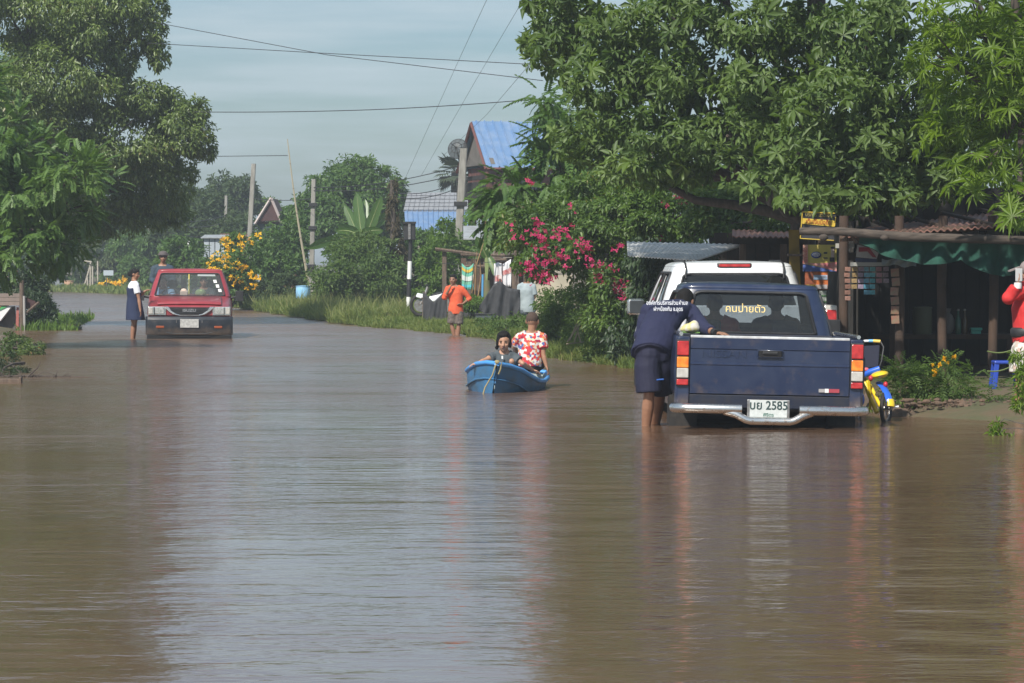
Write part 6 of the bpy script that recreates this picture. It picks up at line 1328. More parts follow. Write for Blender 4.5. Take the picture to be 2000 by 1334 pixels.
# ------------------------------------------------------------------ child's bicycle
def bike():
    D = 31.2; t = empty('child_bicycle', 'small yellow and blue child bicycle with a padded back rest beside the navy pickup', 'bicycle', at(1715, 838, D)); b0 = t.location.copy()
    def P(px, py, d=0): return at(px, py, D + d) - b0
    My = mat('bike_yellow', (.80, .58, .02), .35, coat=.4); Mbl = mat('bike_blue', (.02, .12, .62), .35, coat=.4); Mw = mat('bike_white', (.8, .8, .8), .4); Mr = mat('bike_red', (.55, .03, .05), .4)
    def wheel_(c, r, tilt, name):
        q = MB(); q.disc_tube((0, 0, 0), r, .020, 26, 8, 'x'); o = q.build(name, M_rubber, t, smooth=60, loc=c); o.rotation_euler = (0, 0, tilt)
        q = MB(); q.disc_tube((0, 0, 0), r - .025, .008, 24, 6, 'x'); q.build('rim', M_steel, o, smooth=60)
        for k in range(12):
            a = 2 * math.pi * k / 12; q = MB(); q.tube([(0, 0, 0), (0, (r - .02) * math.cos(a), (r - .02) * math.sin(a))], .0025, 4); q.build('spoke', M_steel, o)
        q = MB(); q.tube([(-.05, 0, 0), (.05, 0, 0)], .018, 8); q.build('hub', M_steel, o)
    wheel_(P(1731, 797), .145, R(-22), 'wheel'); wheel_(P(1672, 800, .62), .145, R(-22), 'wheel')
    for d in (0, .03):
        q = MB(); q.tube([P(1687, 738, .3), P(1697, 768, .22), P(1713, 806, .1)], .021, 8); o = q.build('frame_tube', My, t, smooth=60) if d == 0 else None
    q = MB(); q.tube([P(1688, 735, .3), P(1704, 760, .2), P(1719, 792, .08), P(1729, 800, .02)], .017, 8); q.build('frame_tube', My, t, smooth=60)
    q = MB(); q.tube([P(1698, 742, .15), P(1700, 770, .18), P(1700, 800, .2)], .012, 8); q.build('seat_post', My, t, smooth=60)
    for k, (a0, a1, mm) in enumerate(((35, 92, Mbl), (92, 116, My))):
        q = MB(); c = P(1726, 797, .03); pts = []
        for u in np.linspace(a0, a1, 8): 
            a = R(180 - u - 20); pts.append(c + V(.04 + .10 * math.cos(a) * -1 * .55 - .02, -.17 * math.cos(a) * -1 * .4, .175 * math.sin(a)))
        q = MB(); A = [P(1717, 748, .1), P(1726, 757, .02), P(1734, 771, -.08), P(1739, 786, -.14)] if k == 0 else [P(1739, 781, -.135), P(1741, 787, -.15), P(1741, 794, -.16)]
        q.tube(A, .035 if k == 0 else .038, 10, flat=.5); q.build('mudguard', mm, t, smooth=50)
    q = MB(); q.sphere(P(1718, 732, .08), (.085, .13, .035), 14, 8, M=Matrix.Rotation(R(-12), 3, 'Y')); q.build('saddle', My, t, smooth=60)
    for cc in (P(1701, 739, .0), P(1730, 751, .02)): q = MB(); q.sphere(cc, (.022, .03, .028), 10, 6); q.build('red_reflector', Mr, t, smooth=60)
    q = MB(); q.tube([P(1685, 734, .25), P(1700, 727, .22), P(1719, 720, .2)], [.03, .034, .028], 10); q.build('blue_bag', Mbl, t, smooth=60); q = MB(); q.sphere(P(1692, 722, .24), (.03, .03, .02), 10, 6); q.build('red_bag', mat('bag_red', (.6, .12, .15), .6), t, smooth=60)
    q = MB(); q.tube([P(1678, 674, .5), P(1681, 668, .48), P(1690, 666, .46), P(1697, 666, .45)], .012, 8); q.build('handle_white', Mw, t, smooth=60)
    q = MB(); q.tube([P(1697, 666, .45), P(1706, 666, .44)], .015, 8); q.build('handle_blue', mat('handle_sky', (.15, .42, .72), .5), t, smooth=60)
    q = MB(); q.tube([P(1706, 666, .44), P(1720, 667, .42)], .016, 8); q.build('handle_yellow', mat('handle_yellow', (.75, .52, .10), .5), t, smooth=60)
    q = MB(); q.tube([P(1720, 667, .42), P(1726, 678, .4), P(1722, 705, .35), P(1716, 722, .28)], .008, 6); q.tube([P(1678, 674, .5), P(1680, 700, .42), P(1686, 730, .32)], .008, 6); q.build('back_rest_frame', M_black, t, smooth=60)
    q = MB(); A = [P(1683, 676, .47), P(1719, 674, .42), P(1716, 716, .30), P(1688, 720, .34)]; q.hexa([A[3], A[2], A[2] + V(0, .03, 0), A[3] + V(0, .03, 0), A[0], A[1], A[1] + V(0, .03, 0), A[0] + V(0, .03, 0)]); q.build('back_rest', mat('navy_cloth_pad', (.012, .014, .03), .9), t, bevel=.01)
    q = MB(); q.tube([P(1684, 692, .36), P(1685, 715, .32)], .014, 8); q.build('bottle_holder', mat('handle_sky', (.15, .42, .72), .5), t, smooth=60)
    q = MB(); q.tube([P(1676, 800, .2), P(1692, 796, .2)], .018, 6); q.tube([P(1746, 796, -.05), P(1756, 794, -.05)], .01, 6); q.build('pedal', Mw, t); q = MB(); q.sphere(P(1683, 780, .3), (.03, .03, .06), 8, 6); q.build('front_fork_cover', Mbl, t, smooth=60)
bike()

# ------------------------------------------------------------------ boat
def boat():
    t = empty('boat', 'small blue plastic rowing boat carrying two children', 'boat', at(963, 768, 37.9), rot=(0, R(8.0), R(-5.0))); L_ = 2.75
    t.location.z = 0
    st = [(0.0, .012, .335, .0), (.12, .13, .325, .0), (.35, .26, .285, .0), (.65, .36, .215, 0), (1.0, .42, .165, 0), (1.5, .44, .15, 0), (2.1, .43, .165, 0), (2.5, .39, .185, 0), (2.72, .35, .20, 0)]
    out = []; inn = []
    for (y, hw, zt, _) in st:
        bw = hw * .62; rk = .0 if y > .2 else 0
        yy = y - .04 * (1 if y == 0 else 0)
        h = zt + .12
        def S_(s): return [V(s * hw, yy, zt), V(s * (hw - .006), yy, zt - .045), V(s * (hw - .03), y + .01, zt - .17), V(s * (hw * .93 - .002), y + .015, zt - .175), V(s * hw * .90, y + .02, zt - .20), V(s * bw, y + .03, zt - .40), V(0, y + .03, -.14)]
        out.append(S_(-1) + list(reversed(S_(1)))[1:])
        def I_(s): return [V(s * (hw - .02), y + (.05 if y < .1 else 0), zt), V(s * max(hw * .86 - .03, .004), y + .06 * (y < .1), zt - .2), V(s * max(bw - .05, .002), y + .08 * (y < .1), .02), V(0, y + .08 * (y < .1), .005)]
        inn.append(I_(-1) + list(reversed(I_(1)))[1:])
    Mh = mat('boat_hull', (.040, .17, .36), .45, c2=(.060, .13, .20), scale=5, lo=.35, hi=.7, stretch=(1, 1, 2)); Mg = mat('boat_gunwale', (.07, .31, .74), .4, c2=(.08, .30, .66), scale=8); Mi = mat('boat_inside', (.45, .52, .52), .6, c2=(.32, .38, .38), scale=6)
    q = MB(); q.loft(out, closed=False, caps=False); n = len(out[0]); q.add(out[-1], [tuple(range(n))]); q.build('hull', Mh, t, smooth=30)
    q = MB(); q.loft(inn, closed=False, caps=False); n = len(inn[0]); q.add(inn[-1], [tuple(range(n))]); q.build('inside', Mi, t, smooth=30)
    q = MB(); pl = [r[0] + V(0, 0, .0) for r in out]; pr = [r[-1] for r in out]; ring = list(reversed(pl)) + pr[0:]; q.tube([pl[-1]] + ring[1:] + [pl[-1]], .026, 8); q.build('gunwale', Mg, t, smooth=60)
    for s in (-1, 1):
        q = MB(); q.tube([V(s * r[1] * .955, r[0] + .01, r[2] - .175) for r in st], .010, 6); q.build('rubbing_strake', Mh, t, smooth=60)
    for y, z, w in ((.62, .09, .50), (1.7, .06, .66), (2.35, .08, .62)):
        q = MB(); q.box((0, y, z), (w, .24, .03)); q.build('thwart', Mg, t, bevel=.008)
    q = MB(); q.hexa([V(-.03, .03, .305), V(.03, .03, .305), V(.2, .30, .27), V(-.2, .30, .27), V(-.03, .03, .32), V(.03, .03, .32), V(.2, .30, .285), V(-.2, .30, .285)]); q.build('bow_deck', Mg, t)
    q = MB(); Mr = mat('old_rope', (.30, .25, .13), .95)
    q.tube([(0, -.02, .36), (-.015, -.05, .30), (-.03, -.06, .2), (-.09, -.07, .06), (-.10, -.10, -.02)], .009, 6); q.tube([(.0, -.02, .36), (.045, -.02, .35), (.05, -.05, .28), (.035, -.05, .22)], .009, 6); q.sphere((0, -.03, .35), (.035, .03, .025), 8, 6); q.build('painter_rope', Mr, t, smooth=60)
    return t
boat()
# ------------------------------------------------------------------ people
M_skin = mat('skin_brown', (.32, .165, .10), .5, c2=(.27, .135, .082), scale=14)
M_skin2 = mat('skin_light', (.36, .19, .12), .55, c2=(.32, .165, .105), scale=14)
M_hair = mat('hair_black', (.010, .009, .009), .8, spec=.2)
M_eye = mat('eye_dark', (.015, .012, .010), .2)
M_lip = mat('lip', (.26, .10, .08), .5)
TEX = bpy.data.textures.new('fold_noise', 'CLOUDS'); TEX.noise_scale = .12; TEX.noise_depth = 2
def remesh(o, vs, sm=2, folds=0.0):
    r = o.modifiers.new('remesh', 'REMESH'); r.mode = 'VOXEL'; r.voxel_size = vs; r.use_smooth_shade = True
    if sm: s = o.modifiers.new('smooth', 'SMOOTH'); s.iterations = sm; s.factor = .5
    if folds:
        d = o.modifiers.new('folds', 'DISPLACE'); d.texture = TEX; d.strength = folds; d.mid_level = .5; d.texture_coords = 'LOCAL'
def limb(b, pts, rs, ball0=True, ball1=True, n=10, flat=1.0):
    b.tube(pts, rs, n, flat=flat)
    if ball0: b.sphere(pts[0], rs[0], n, 7)
    if ball1: b.sphere(pts[-1], rs[-1], n, 7)
    for p, r in list(zip(pts, rs))[1:-1]: b.sphere(p, r * .99, n, 7)
def oval_rings(rows, rv, fv):
    out = []
    for c, rx, ry in rows:
        out.append([Vector(c) + rv * rx * math.cos(t) * (1 if abs(math.cos(t)) < 2 else 1) + fv * ry * math.sin(t) for t in [2 * math.pi * k / 20 for k in range(20)]])
    return out
def hand(b, w, d, n, k, curl=.5, side=1):
    """palm plus four fingers and a thumb; d = direction, n = palm normal"""
    d = d.normalized(); s = d.cross(n).normalized() * side; n = s.cross(d).normalized() * side
    M = Matrix((s, d, n)).transposed(); b.sphere(w + d * .045 * k, (.040 * k, .052 * k, .018 * k), 10, 8, M=M)
    for i, (o, l) in enumerate(((-.030, .062), (-.010, .074), (.010, .070), (.029, .054))):
        p0 = w + d * .075 * k + s * o * k; p1 = p0 + (d * math.cos(curl * .6) + n * math.sin(curl * .6)) * l * .5 * k; p2 = p1 + (d * math.cos(curl * 1.6) + n * math.sin(curl * 1.6)) * l * .5 * k
        limb(b, [p0, p1, p2], [.0095 * k, .009 * k, .0075 * k], n=6)
    p0 = w + d * .02 * k - s * .03 * k; p1 = p0 + (d * .6 - s * .8).normalized() * .04 * k; p2 = p1 + (d * .9 - s * .2 + n * .3).normalized() * .03 * k
    limb(b, [p0, p1, p2], [.013 * k, .011 * k, .009 * k], n=6)
def person(lab, pel, wai, che, nec, head, face, rv, arms, legs, k=1.0, skin=None, shirt=None, pants=None, sleeve=.75, pantlen=.75, hair='short', vs=.010, fem=0, group=None, skirt=None, foot=True, upv=None, loose=1.0, handc=.5, features=True, shirt_hem=None):
    skin = skin or M_skin; o = Vector(pel); t = empty('person', lab, 'person', o, group=group)
    L_ = lambda p: Vector(p) - o
    pel, wai, che, nec, head = map(L_, (pel, wai, che, nec, head)); rv = Vector(rv).normalized(); face = Vector(face).normalized()
    spine = (nec - pel).normalized(); fv = spine.cross(rv).normalized()
    b = MB(); 
    b.loft(oval_rings([(pel - spine * .08 * k, .10 * k, .075 * k), (pel, .155 * k, .105 * k), (wai, .128 * k, .09 * k), (che, .155 * k, .105 * k), (che.lerp(nec, .6), .15 * k, .09 * k), (nec, .07 * k, .06 * k)], rv, fv))
    hu = Vector(upv).normalized() if upv is not None else V(0, 0, 1); hu = (hu - face * hu.dot(face)).normalized(); hs = face.cross(hu).normalized(); HM = Matrix((hs, face, hu)).transposed()
    K = k if k > .85 else .97
    limb(b, [nec - (head - nec) * .2, head - hu * .05 * K - face * .015], [.056 * k, .050 * K])
    b.sphere(head + hu * .025 * K - face * .01 * K, (.074 * K, .092 * K, .088 * K), 16, 12, M=HM)
    b.sphere(head + face * .028 * K - hu * .035 * K, (.056 * K, .058 * K, .066 * K), 14, 10, M=HM)
    b.sphere(head + face * .045 * K - hu * .082 * K, (.028 * K, .028 * K, .022 * K), 10, 8, M=HM)
    limb(b, [head + face * .082 * K + hu * .012 * K, head + face * .100 * K - hu * .022 * K], [.009 * K, .0155 * K], n=8)
    for s in (-1, 1):
        b.sphere(head + hs * s * .074 * K - hu * .002 * K - face * .008 * K, (.012 * K, .022 * K, .032 * K), 8, 8, M=HM)
        b.sphere(head + hs * s * .036 * K + face * .055 * K - hu * .02 * K, (.026 * K, .026 * K, .024 * K), 8, 6, M=HM)
    A = []
    for i, (sh, el, wr, hd) in enumerate(arms):
        sh, el, wr = L_(sh), L_(el), L_(wr); A.append((sh, el, wr)); s_ = 1 if (sh - nec).dot(rv) > 0 else -1
        limb(b, [nec.lerp(sh, .3), sh, sh.lerp(el, .5), el, el.lerp(wr, .35), wr], [.06 * k, .052 * k, .046 * k, .036 * k, .038 * k, .025 * k])
        hn = V(0, 0, -1) if abs(Vector(hd).normalized().z) < .8 else V(-s_, 0, 0)
        hand(b, wr, Vector(hd), hn, k * 1.0, handc, s_)
    G = []
    for (hp, kn, an, td) in legs:
        hp, kn, an = L_(hp), L_(kn), L_(an); G.append((hp, kn, an))
        limb(b, [hp, hp.lerp(kn, .5), kn, kn.lerp(an, .28), kn.lerp(an, .65), an], [.088 * k, .074 * k, .050 * k, .056 * k, .042 * k, .032 * k])
        if foot:
            td = Vector(td).normalized(); limb(b, [an - V(0, 0, .03) * k, an + td * .10 * k - V(0, 0, .045 * k), an + td * .17 * k - V(0, 0, .05 * k)], [.036 * k, .034 * k, .026 * k], flat=.8)
    body = b.build('body', skin, t); remesh(body, vs, 2)
    if shirt:
        q = MB(); e = .020 * loose + .006; hem = shirt_hem if shirt_hem is not None else .06
        q.loft(oval_rings([(pel - spine * hem * k, .160 * k + e * .6, .110 * k + e * .6), (pel, .158 * k + e, .108 * k + e), (wai, .135 * k + e * 1.3, .097 * k + e), (che, .158 * k + e, .108 * k + e), (che.lerp(nec, .6), .152 * k + e * .6, .092 * k + e * .6), (nec - spine * .005, .066 * k + e, .058 * k + e * .7)], rv, fv))
        for (sh, el, wr) in A:
            u = sleeve
            if u <= 1: q.tube([nec.lerp(sh, .4), sh, sh.lerp(el, u)], [.06 * k + e * .6, .056 * k + e * .7, .05 * k + e * (1.2 if u < .95 else .8)], 12)
            else: q.tube([nec.lerp(sh, .4), sh, sh.lerp(el, .5), el, el.lerp(wr, u - 1)], [.06 * k + e * .6, .056 * k + e * .7, .05 * k + e * .8, .044 * k + e * .8, .032 * k + e * .8], 12)
            q.sphere(sh, .056 * k + e * .7, 12, 8)
            if u > 1: q.sphere(el, .044 * k + e * .85, 10, 8)
        so = q.build('shirt', shirt, t); remesh(so, vs, 2, .016 * k)
    if pants:
        q = MB(); e = .022 * loose
        q.loft(oval_rings([(pel - spine * .10 * k, .12 * k + e, .09 * k + e), (pel, .150 * k + e * .8, .106 * k + e * .8), (pel + spine * .05 * k, .142 * k + e * .3, .10 * k + e * .3)], rv, fv))
        for (hp, kn, an) in G:
            if pantlen <= 1: q.tube([hp + (pel - hp) * .3 + spine * .02, hp.lerp(kn, .25), hp.lerp(kn, .6), hp.lerp(kn, pantlen)], [.095 * k + e, .092 * k + e * 1.1, .084 * k + e * 1.4, .076 * k + e * 1.8], 16)
            else: q.tube([hp, hp.lerp(kn, .5), kn, kn.lerp(an, pantlen - 1)], [.088 * k + e, .078 * k + e, .054 * k + e, .046 * k + e], 14)
            q.sphere(hp + (pel - hp) * .3, .096 * k + e, 12, 8)
            if pantlen > 1: q.sphere(kn, .054 * k + e, 10, 8)
        po = q.build('shorts' if pantlen <= 1 else 'trousers', pants, t); remesh(po, vs, 2, .012 * k)
    if hair:
        q = MB(); H = []; 
        def hsph(c, r): q.sphere(head + hs * c[0] * K + face * c[1] * K + hu * c[2] * K, tuple(x * K for x in r), 14, 10, M=HM)
        if hair == 'shaved': hsph((0, -.014, .032), (.0765, .092, .086))
        elif hair == 'short': hsph((0, -.018, .036), (.081, .094, .088)); hsph((0, -.04, 0), (.072, .062, .075)); hsph((0, .03, .085), (.06, .05, .035))
        elif hair == 'bob':
            hsph((0, -.024, .038), (.086, .098, .088)); hsph((0, -.05, -.01), (.090, .062, .085)); hsph((.074, -.012, -.022), (.020, .040, .072)); hsph((-.074, -.014, -.015), (.018, .038, .062)); hsph((.088, -.02, -.07), (.02, .025, .03)); hsph((0, .02, .092), (.066, .056, .030))
        elif hair == 'tied': hsph((0, -.02, .036), (.083, .096, .09)); hsph((0, -.05, .0), (.07, .06, .075)); hsph((0, -.125, -.01), (.038, .05, .05)); hsph((0, .035, .08), (.06, .045, .035))
        ho = q.build('hair', mat('hair_stubble', (.065, .040, .030), .9) if hair == 'shaved' else M_hair, t); remesh(ho, vs * .8, 1, .026 if hair == 'bob' else .008)
    if features:
        for s in (-1, 1):
            q = MB(); q.sphere(head + hs * s * .030 * K + face * .077 * K + hu * .008 * K, (.010 * K, .006 * K, .0042 * K), 8, 6, M=HM); q.build('eye', M_eye, t, smooth=60)
            q = MB(); q.sphere(head + hs * s * .031 * K + face * .080 * K + hu * .026 * K, (.018 * K, .006 * K, .004 * K), 8, 6, M=HM); q.build('eyebrow', M_hair, t, smooth=60)
        q = MB(); q.sphere(head + face * .083 * K - hu * .050 * K, (.022 * K, .008 * K, .007 * K), 10, 6, M=HM); q.build('mouth', M_lip, t, smooth=60)
    if skirt:
        m, ys_ = skirt; q = MB(); q.loft(oval_rings([(Vector(c) - o, rx, ry) for c, rx, ry in ys_], rv, fv)); so = q.build('dress', m, t); remesh(so, vs, 2, .01)
    t['hm'] = 0; del t['hm']
    return t, HM, head, K
M_nshirt = mat('navy_shirt', (.010, .013, .046), .85, c2=(.015, .018, .056), scale=5); M_nshort = mat('navy_shorts', (.008, .009, .030), .8, c2=(.013, .014, .04), scale=6)
# leaning man
t, HM, hd, K = person('man in navy shirt and shorts bending over the side of the navy pickup', at(1276, 678, 30.25), at(1284, 645, 30.34), at(1304, 612, 30.55), at(1326, 596, 30.72), at(1338, 590, 30.86), (.35, .85, -.45), (1, .12, -.08),
    [(at(1266, 608, 30.55), at(1252, 655, 30.52), at(1287, 668, 30.85), V(.4, 1, -.1)), (at(1350, 610, 30.72), at(1374, 642, 30.35), at(1402, 651, 30.02), V(1, -.3, -.15))],
    [(at(1263, 700, 30.22), at(1268, 768, 30.2), at(1259, 868, 30.3), V(.2, 1, 0)), (at(1290, 700, 30.3), at(1290, 766, 30.45), at(1272, 872, 30.95), V(.2, 1, 0))],
    1.0, M_skin, M_nshirt, M_nshort, sleeve=1.55, pantlen=.98, hair='short', vs=.009, features=False, upv=(.2, .5, .9), loose=1.0, shirt_hem=.09)
o = t.location
M_wt = mat('shirt_print', (.55, .56, .60), .8)
text_mesh('องค์การบริหารส่วนตำบล', .062, 'back_print', M_wt, t, Matrix.Translation(at(1303, 592, 30.415) - o) @ Matrix.Rotation(R(52), 4, 'X'), xs=.62, bold=.001)
text_mesh('ฝ่ายป้องกัน จ.อุดร', .062, 'back_print', M_wt, t, Matrix.Translation(at(1305, 604, 30.365) - o) @ Matrix.Rotation(R(52), 4, 'X'), xs=.58, bold=.001)
q = MB(); q.tube([at(1394, 648, 30.06) - o, at(1399, 651, 30.0) - o], .034, 10); q.build('bracelet', M_black, t, smooth=60)
q = MB(); q.tube([at(1283, 742, 30.08) - o, at(1296, 741, 30.1) - o], .008, 6); q.build('blue_trim', mat('trim_blue', (.03, .12, .45), .6), t)
# bundle on the rail
t = empty('sack', 'crumpled yellow and white plastic sack on the pickup corner beside the leaning man', 'sack', at(1349, 641, 30.3)); q = MB(); q.sphere((0, 0, .0), (.085, .07, .05), 14, 10); q.sphere((.03, 0, .03), (.045, .05, .04), 10, 8); q.sphere((-.05, .01, -.01), (.05, .05, .03), 10, 8)
o = q.build('bag', mat('sack_print', (.55, .50, .22), .6, c2=(.58, .55, .48), scale=14, lo=.45, hi=.55), t); remesh(o, .010, 1, .02); q = MB(); q.tube([(-.08, -.03, -.035), (.08, -.03, -.04)], .008, 6); q.build('green_edge', mat('sack_green', (.12, .25, .05), .6), t)
# boat children
M_grey = mat('grey_shirt', (.085, .10, .115), .85, c2=(.065, .08, .09), scale=8)
def vor(name, cols, scale):
    m = bpy.data.materials.new(name); m.use_nodes = True; t = m.node_tree; b = t.nodes['Principled BSDF']; b.inputs['Roughness'].default_value = .85
    v = t.nodes.new('ShaderNodeTexVoronoi'); v.inputs['Scale'].default_value = scale; r = t.nodes.new('ShaderNodeValToRGB'); r.color_ramp.interpolation = 'CONSTANT'; c = t.nodes.new('ShaderNodeTexCoord'); s = t.nodes.new('ShaderNodeSeparateColor')
    t.links.new(c.outputs['Object'], v.inputs['Vector']); t.links.new(v.outputs['Color'], s.inputs[0]); t.links.new(s.outputs[0], r.inputs[0]); t.links.new(r.outputs[0], b.inputs['Base Color'])
    e = r.color_ramp.elements; e[0].color = (*cols[0], 1); e[1].position = 1 / len(cols); e[1].color = (*cols[1], 1)
    for i in range(2, len(cols)): k = e.new(i / len(cols)); k.color = (*cols[i], 1)
    return m
M_flor = vor('floral_shirt', [(.62, .58, .55), (.55, .03, .04), (.60, .50, .36), (.50, .05, .05), (.65, .62, .60), (.08, .12, .30), (.62, .20, .08), (.6, .55, .5), (.35, .02, .06)], 34)
D = 38.5
person('girl with bobbed black hair and grey shirt sitting in the bow of the blue boat', at(986, 738, D + .1), at(986, 722, D + .06), at(985, 702, D), at(985, 688, D - .02), at(984, 668, D - .05), (-.08, -1, -.18), (1, 0, 0),
    [(at(968, 696, D), at(948, 703, D - .1), at(932, 710, D - .2), V(-1, -.2, -.2)), (at(1003, 697, D), at(1021, 710, D - .06), at(1041, 723, D + .2), V(.8, .3, -.25))],
    [(at(976, 738, D + .15), at(955, 700, D - .06), at(970, 728, D + .12), V(0, -1, 0)), (at(997, 738, D + .15), at(999, 706, D - .06), at(990, 728, D + .12), V(0, -1, 0))],
    .72, mat('skin_mid', (.43, .23, .145), .5), M_grey, mat('child_shorts', (.05, .06, .09), .8), sleeve=.6, pantlen=.7, hair='bob', vs=.008, loose=.8, foot=False)
q = MB(); o = COL.objects['person.001']; q.box(at(981, 698, D - .13) - o.location, (.018, .008, .035)); q.build('shirt_tag', M_paper, o)
D = 39.9
person('shaven headed boy in a red and white floral shirt sitting in the boat stern', at(1034, 708, D), at(1035, 690, D), at(1037, 668, D + .02), at(1038, 650, D + .02), at(1040, 628, D + .03), (.25, 1, -.1), (1, -.1, 0),
    [(at(1015, 660, D), at(1004, 678, D + .12), at(1012, 700, D + .3), V(.3, 1, -.3)), (at(1059, 660, D), at(1061, 692, D - .03), at(1067, 715, D - .05), V(.4, 0, -1))],
    [(at(1026, 712, D + .05), at(1016, 705, D + .42), at(1020, 722, D + .55), V(0, 1, 0)), (at(1046, 712, D + .05), at(1052, 706, D + .42), at(1050, 722, D + .55), V(0, 1, 0))],
    .80, mat('skin_brown_warm', (.34, .175, .105), .5), M_flor, mat('black_cloth', (.012, .012, .014), .9), sleeve=.62, pantlen=.8, hair='shaved', vs=.008, features=False)
# standing boy in orange
D = 68.6; M_or = mat('orange_shirt', (.72, .12, .045), .85, c2=(.62, .09, .035), scale=8)
person('barefoot boy in a loose orange shirt wading with one hand at his mouth', at(890, 604, D), at(891, 590, D), at(889, 572, D), at(887, 559, D), at(885, 547, D), (-.35, -.93, 0), (1, 0, 0),
    [(at(875, 564, D), at(868, 581, D - .08), at(879, 562, D - .18), V(.5, .3, 1)), (at(903, 565, D), at(917, 583, D + .02), at(903, 594, D - .1), V(-1, -.2, .1))],
    [(at(884, 610, D), at(882, 633, D), at(890, 668, D), V(-.3, -1, 0)), (at(897, 610, D), at(896, 634, D), at(893, 672, D), V(.2, -1, 0))],
    .84, mat('skin_dark', (.27, .135, .085), .5), M_or, mat('plaid_shorts', (.17, .14, .12), .9, c2=(.09, .07, .065), scale=26), sleeve=1.35, pantlen=.95, vs=.013, loose=.7, shirt_hem=.12)
D = 75.8
person('person in a pale grey-blue shirt seen from behind working at the dark netting', at(1031, 602, D), at(1030, 586, D), at(1028, 567, D), at(1029, 553, D), at(1030, 541, D), (-.5, .85, -.1), (1, 0, 0),
    [(at(1016, 560, D), at(1015, 577, D), at(1006, 572, D - .15), V(-1, 0, .2)), (at(1041, 560, D), at(1044, 580, D), at(1036, 594, D + .15), V(-.2, .8, -.3))],
    [(at(1025, 606, D), at(1024, 632, D), at(1024, 662, D), V(0, 1, 0)), (at(1037, 606, D), at(1037, 632, D), at(1038, 662, D), V(0, 1, 0))],
    .95, M_skin, mat('pale_blue_shirt', (.36, .42, .44), .85, c2=(.30, .36, .38), scale=6), mat('grey_trousers', (.10, .12, .14), .85), sleeve=.8, pantlen=1.9, vs=.014, features=False, shirt_hem=.10)
# schoolgirl
D = 65.8; M_pin = mat('navy_pinafore', (.012, .020, .060), .85, c2=(.016, .026, .07), scale=8)
person('schoolgirl in a navy pinafore and white blouse wading beside the red pickup', at(262, 598, D), at(262, 582, D), at(261, 564, D), at(262, 549, D), at(264, 536, D), (.93, -.30, -.12), (-.3, -.95, 0),
    [(at(266, 559, D - .12), at(271, 582, D - .14), at(274, 606, D - .18), V(.2, -.1, -1)), (at(260, 559, D + .14), at(272, 578, D + .1), at(284, 568, D + .1), V(1, 0, .3))],
    [(at(258, 604, D), at(261, 630, D), at(257, 676, D), V(1, -.2, 0)), (at(266, 604, D), at(263, 630, D), at(259, 676, D + .1), V(1, -.2, 0))],
    .92, M_skin, mat('white_blouse', (.72, .74, .78), .8), None, sleeve=.62, hair='tied', vs=.012, skirt=(M_pin, [(at(265, 625, D), .21, .19), (at(263, 605, D), .185, .165), (at(262, 582, D), .15, .135), (at(261, 564, D), .165, .135), (at(262, 555, D), .12, .10)]), loose=.5)
# man in hat on the red pickup
D = 69.2
t, HM, hd, K = person('man in a dark cap and blue jacket riding in the bed of the red pickup', at(318, 571, D), at(318, 554, D), at(318, 535, D), at(318, 519, D), at(319, 503, D - .03), (.12, -1, -.12), (1, 0, 0),
    [(at(302, 525, D), at(297, 547, D - .05), at(308, 553, D - .25), V(.4, -1, 0)), (at(334, 525, D), at(339, 547, D - .05), at(330, 555, D - .25), V(-.3, -1, 0))],
    [(at(311, 583, D), at(308, 578, D - .35), at(308, 600, D - .35), V(0, -1, 0)), (at(326, 583, D), at(328, 578, D - .35), at(328, 600, D - .35), V(0, -1, 0))],
    1.0, M_skin, mat('blue_jacket', (.03, .055, .085), .85, c2=(.04, .06, .08), scale=8), mat('dark_trousers', (.03, .03, .035), .9), sleeve=1.7, pantlen=1.8, vs=.013)
q = MB(); q.sphere(hd + V(0, -.01, .062), (.10, .11, .075), 16, 8); q.lathe([(.13, .045), (.135, .05), (.10, .062)], hd, 18); q.build('cap', mat('grey_brown_cap', (.10, .085, .085), .9), t, smooth=60)
# woman in red
D = 31.5; M_rd = mat('red_shirt', (.58, .028, .028), .8, c2=(.50, .022, .024), scale=5)
t, HM, hd, K = person('woman in red sweater and pale floral shorts raising a white phone', at(2006, 672, D), at(2005, 640, D), at(2006, 600, D), at(2008, 562, D), at(2012, 534, D), (-.92, -.35, .05), (.35, -.94, 0),
    [(at(1996, 566, D - .10), at(1970, 582, D - .14), at(1988, 553, D - .18), V(.15, .05, 1)), (at(2020, 568, D + .14), at(1998, 600, D + .15), at(1996, 560, D + .1), V(0, 0, 1))],
    [(at(1997, 690, D - .06), at(1994, 752, D - .08), at(1990, 808, D - .08), V(-1, -.3, 0)), (at(2016, 690, D + .06), at(2016, 752, D + .05), at(2014, 808, D + .06), V(-1, -.3, 0))],
    .90, M_skin2, M_rd, vor('floral_shorts', [(.55, .52, .46), (.40, .37, .32), (.62, .60, .55), (.30, .27, .22), (.58, .54, .5), (.5, .36, .3)], 30), sleeve=1.75, pantlen=.62, hair='short', vs=.009, shirt_hem=-.06, loose=1.3)
o = t.location
q = MB(); q.lathe([(.135, 0), (.15, .02), (.15, .07), (.135, .09)], at(2005, 648, D) - o - V(0, 0, .05), 20); q.build('waist_bag', M_black, t, smooth=60)
q = MB(); q.sphere(hd + V(0, 0, .045), (.10, .115, .085), 16, 10); q.hexa([hd + V(-.10, -.07, .05), hd + V(-.10, .07, .05), hd + V(-.20, .05, .015), hd + V(-.20, -.09, .015), hd + V(-.10, -.07, .065), hd + V(-.10, .07, .065), hd + V(-.20, .05, .028), hd + V(-.20, -.09, .028)]); q.build('cap', mat('cap_grey_white', (.24, .20, .19), .85), t, smooth=50)
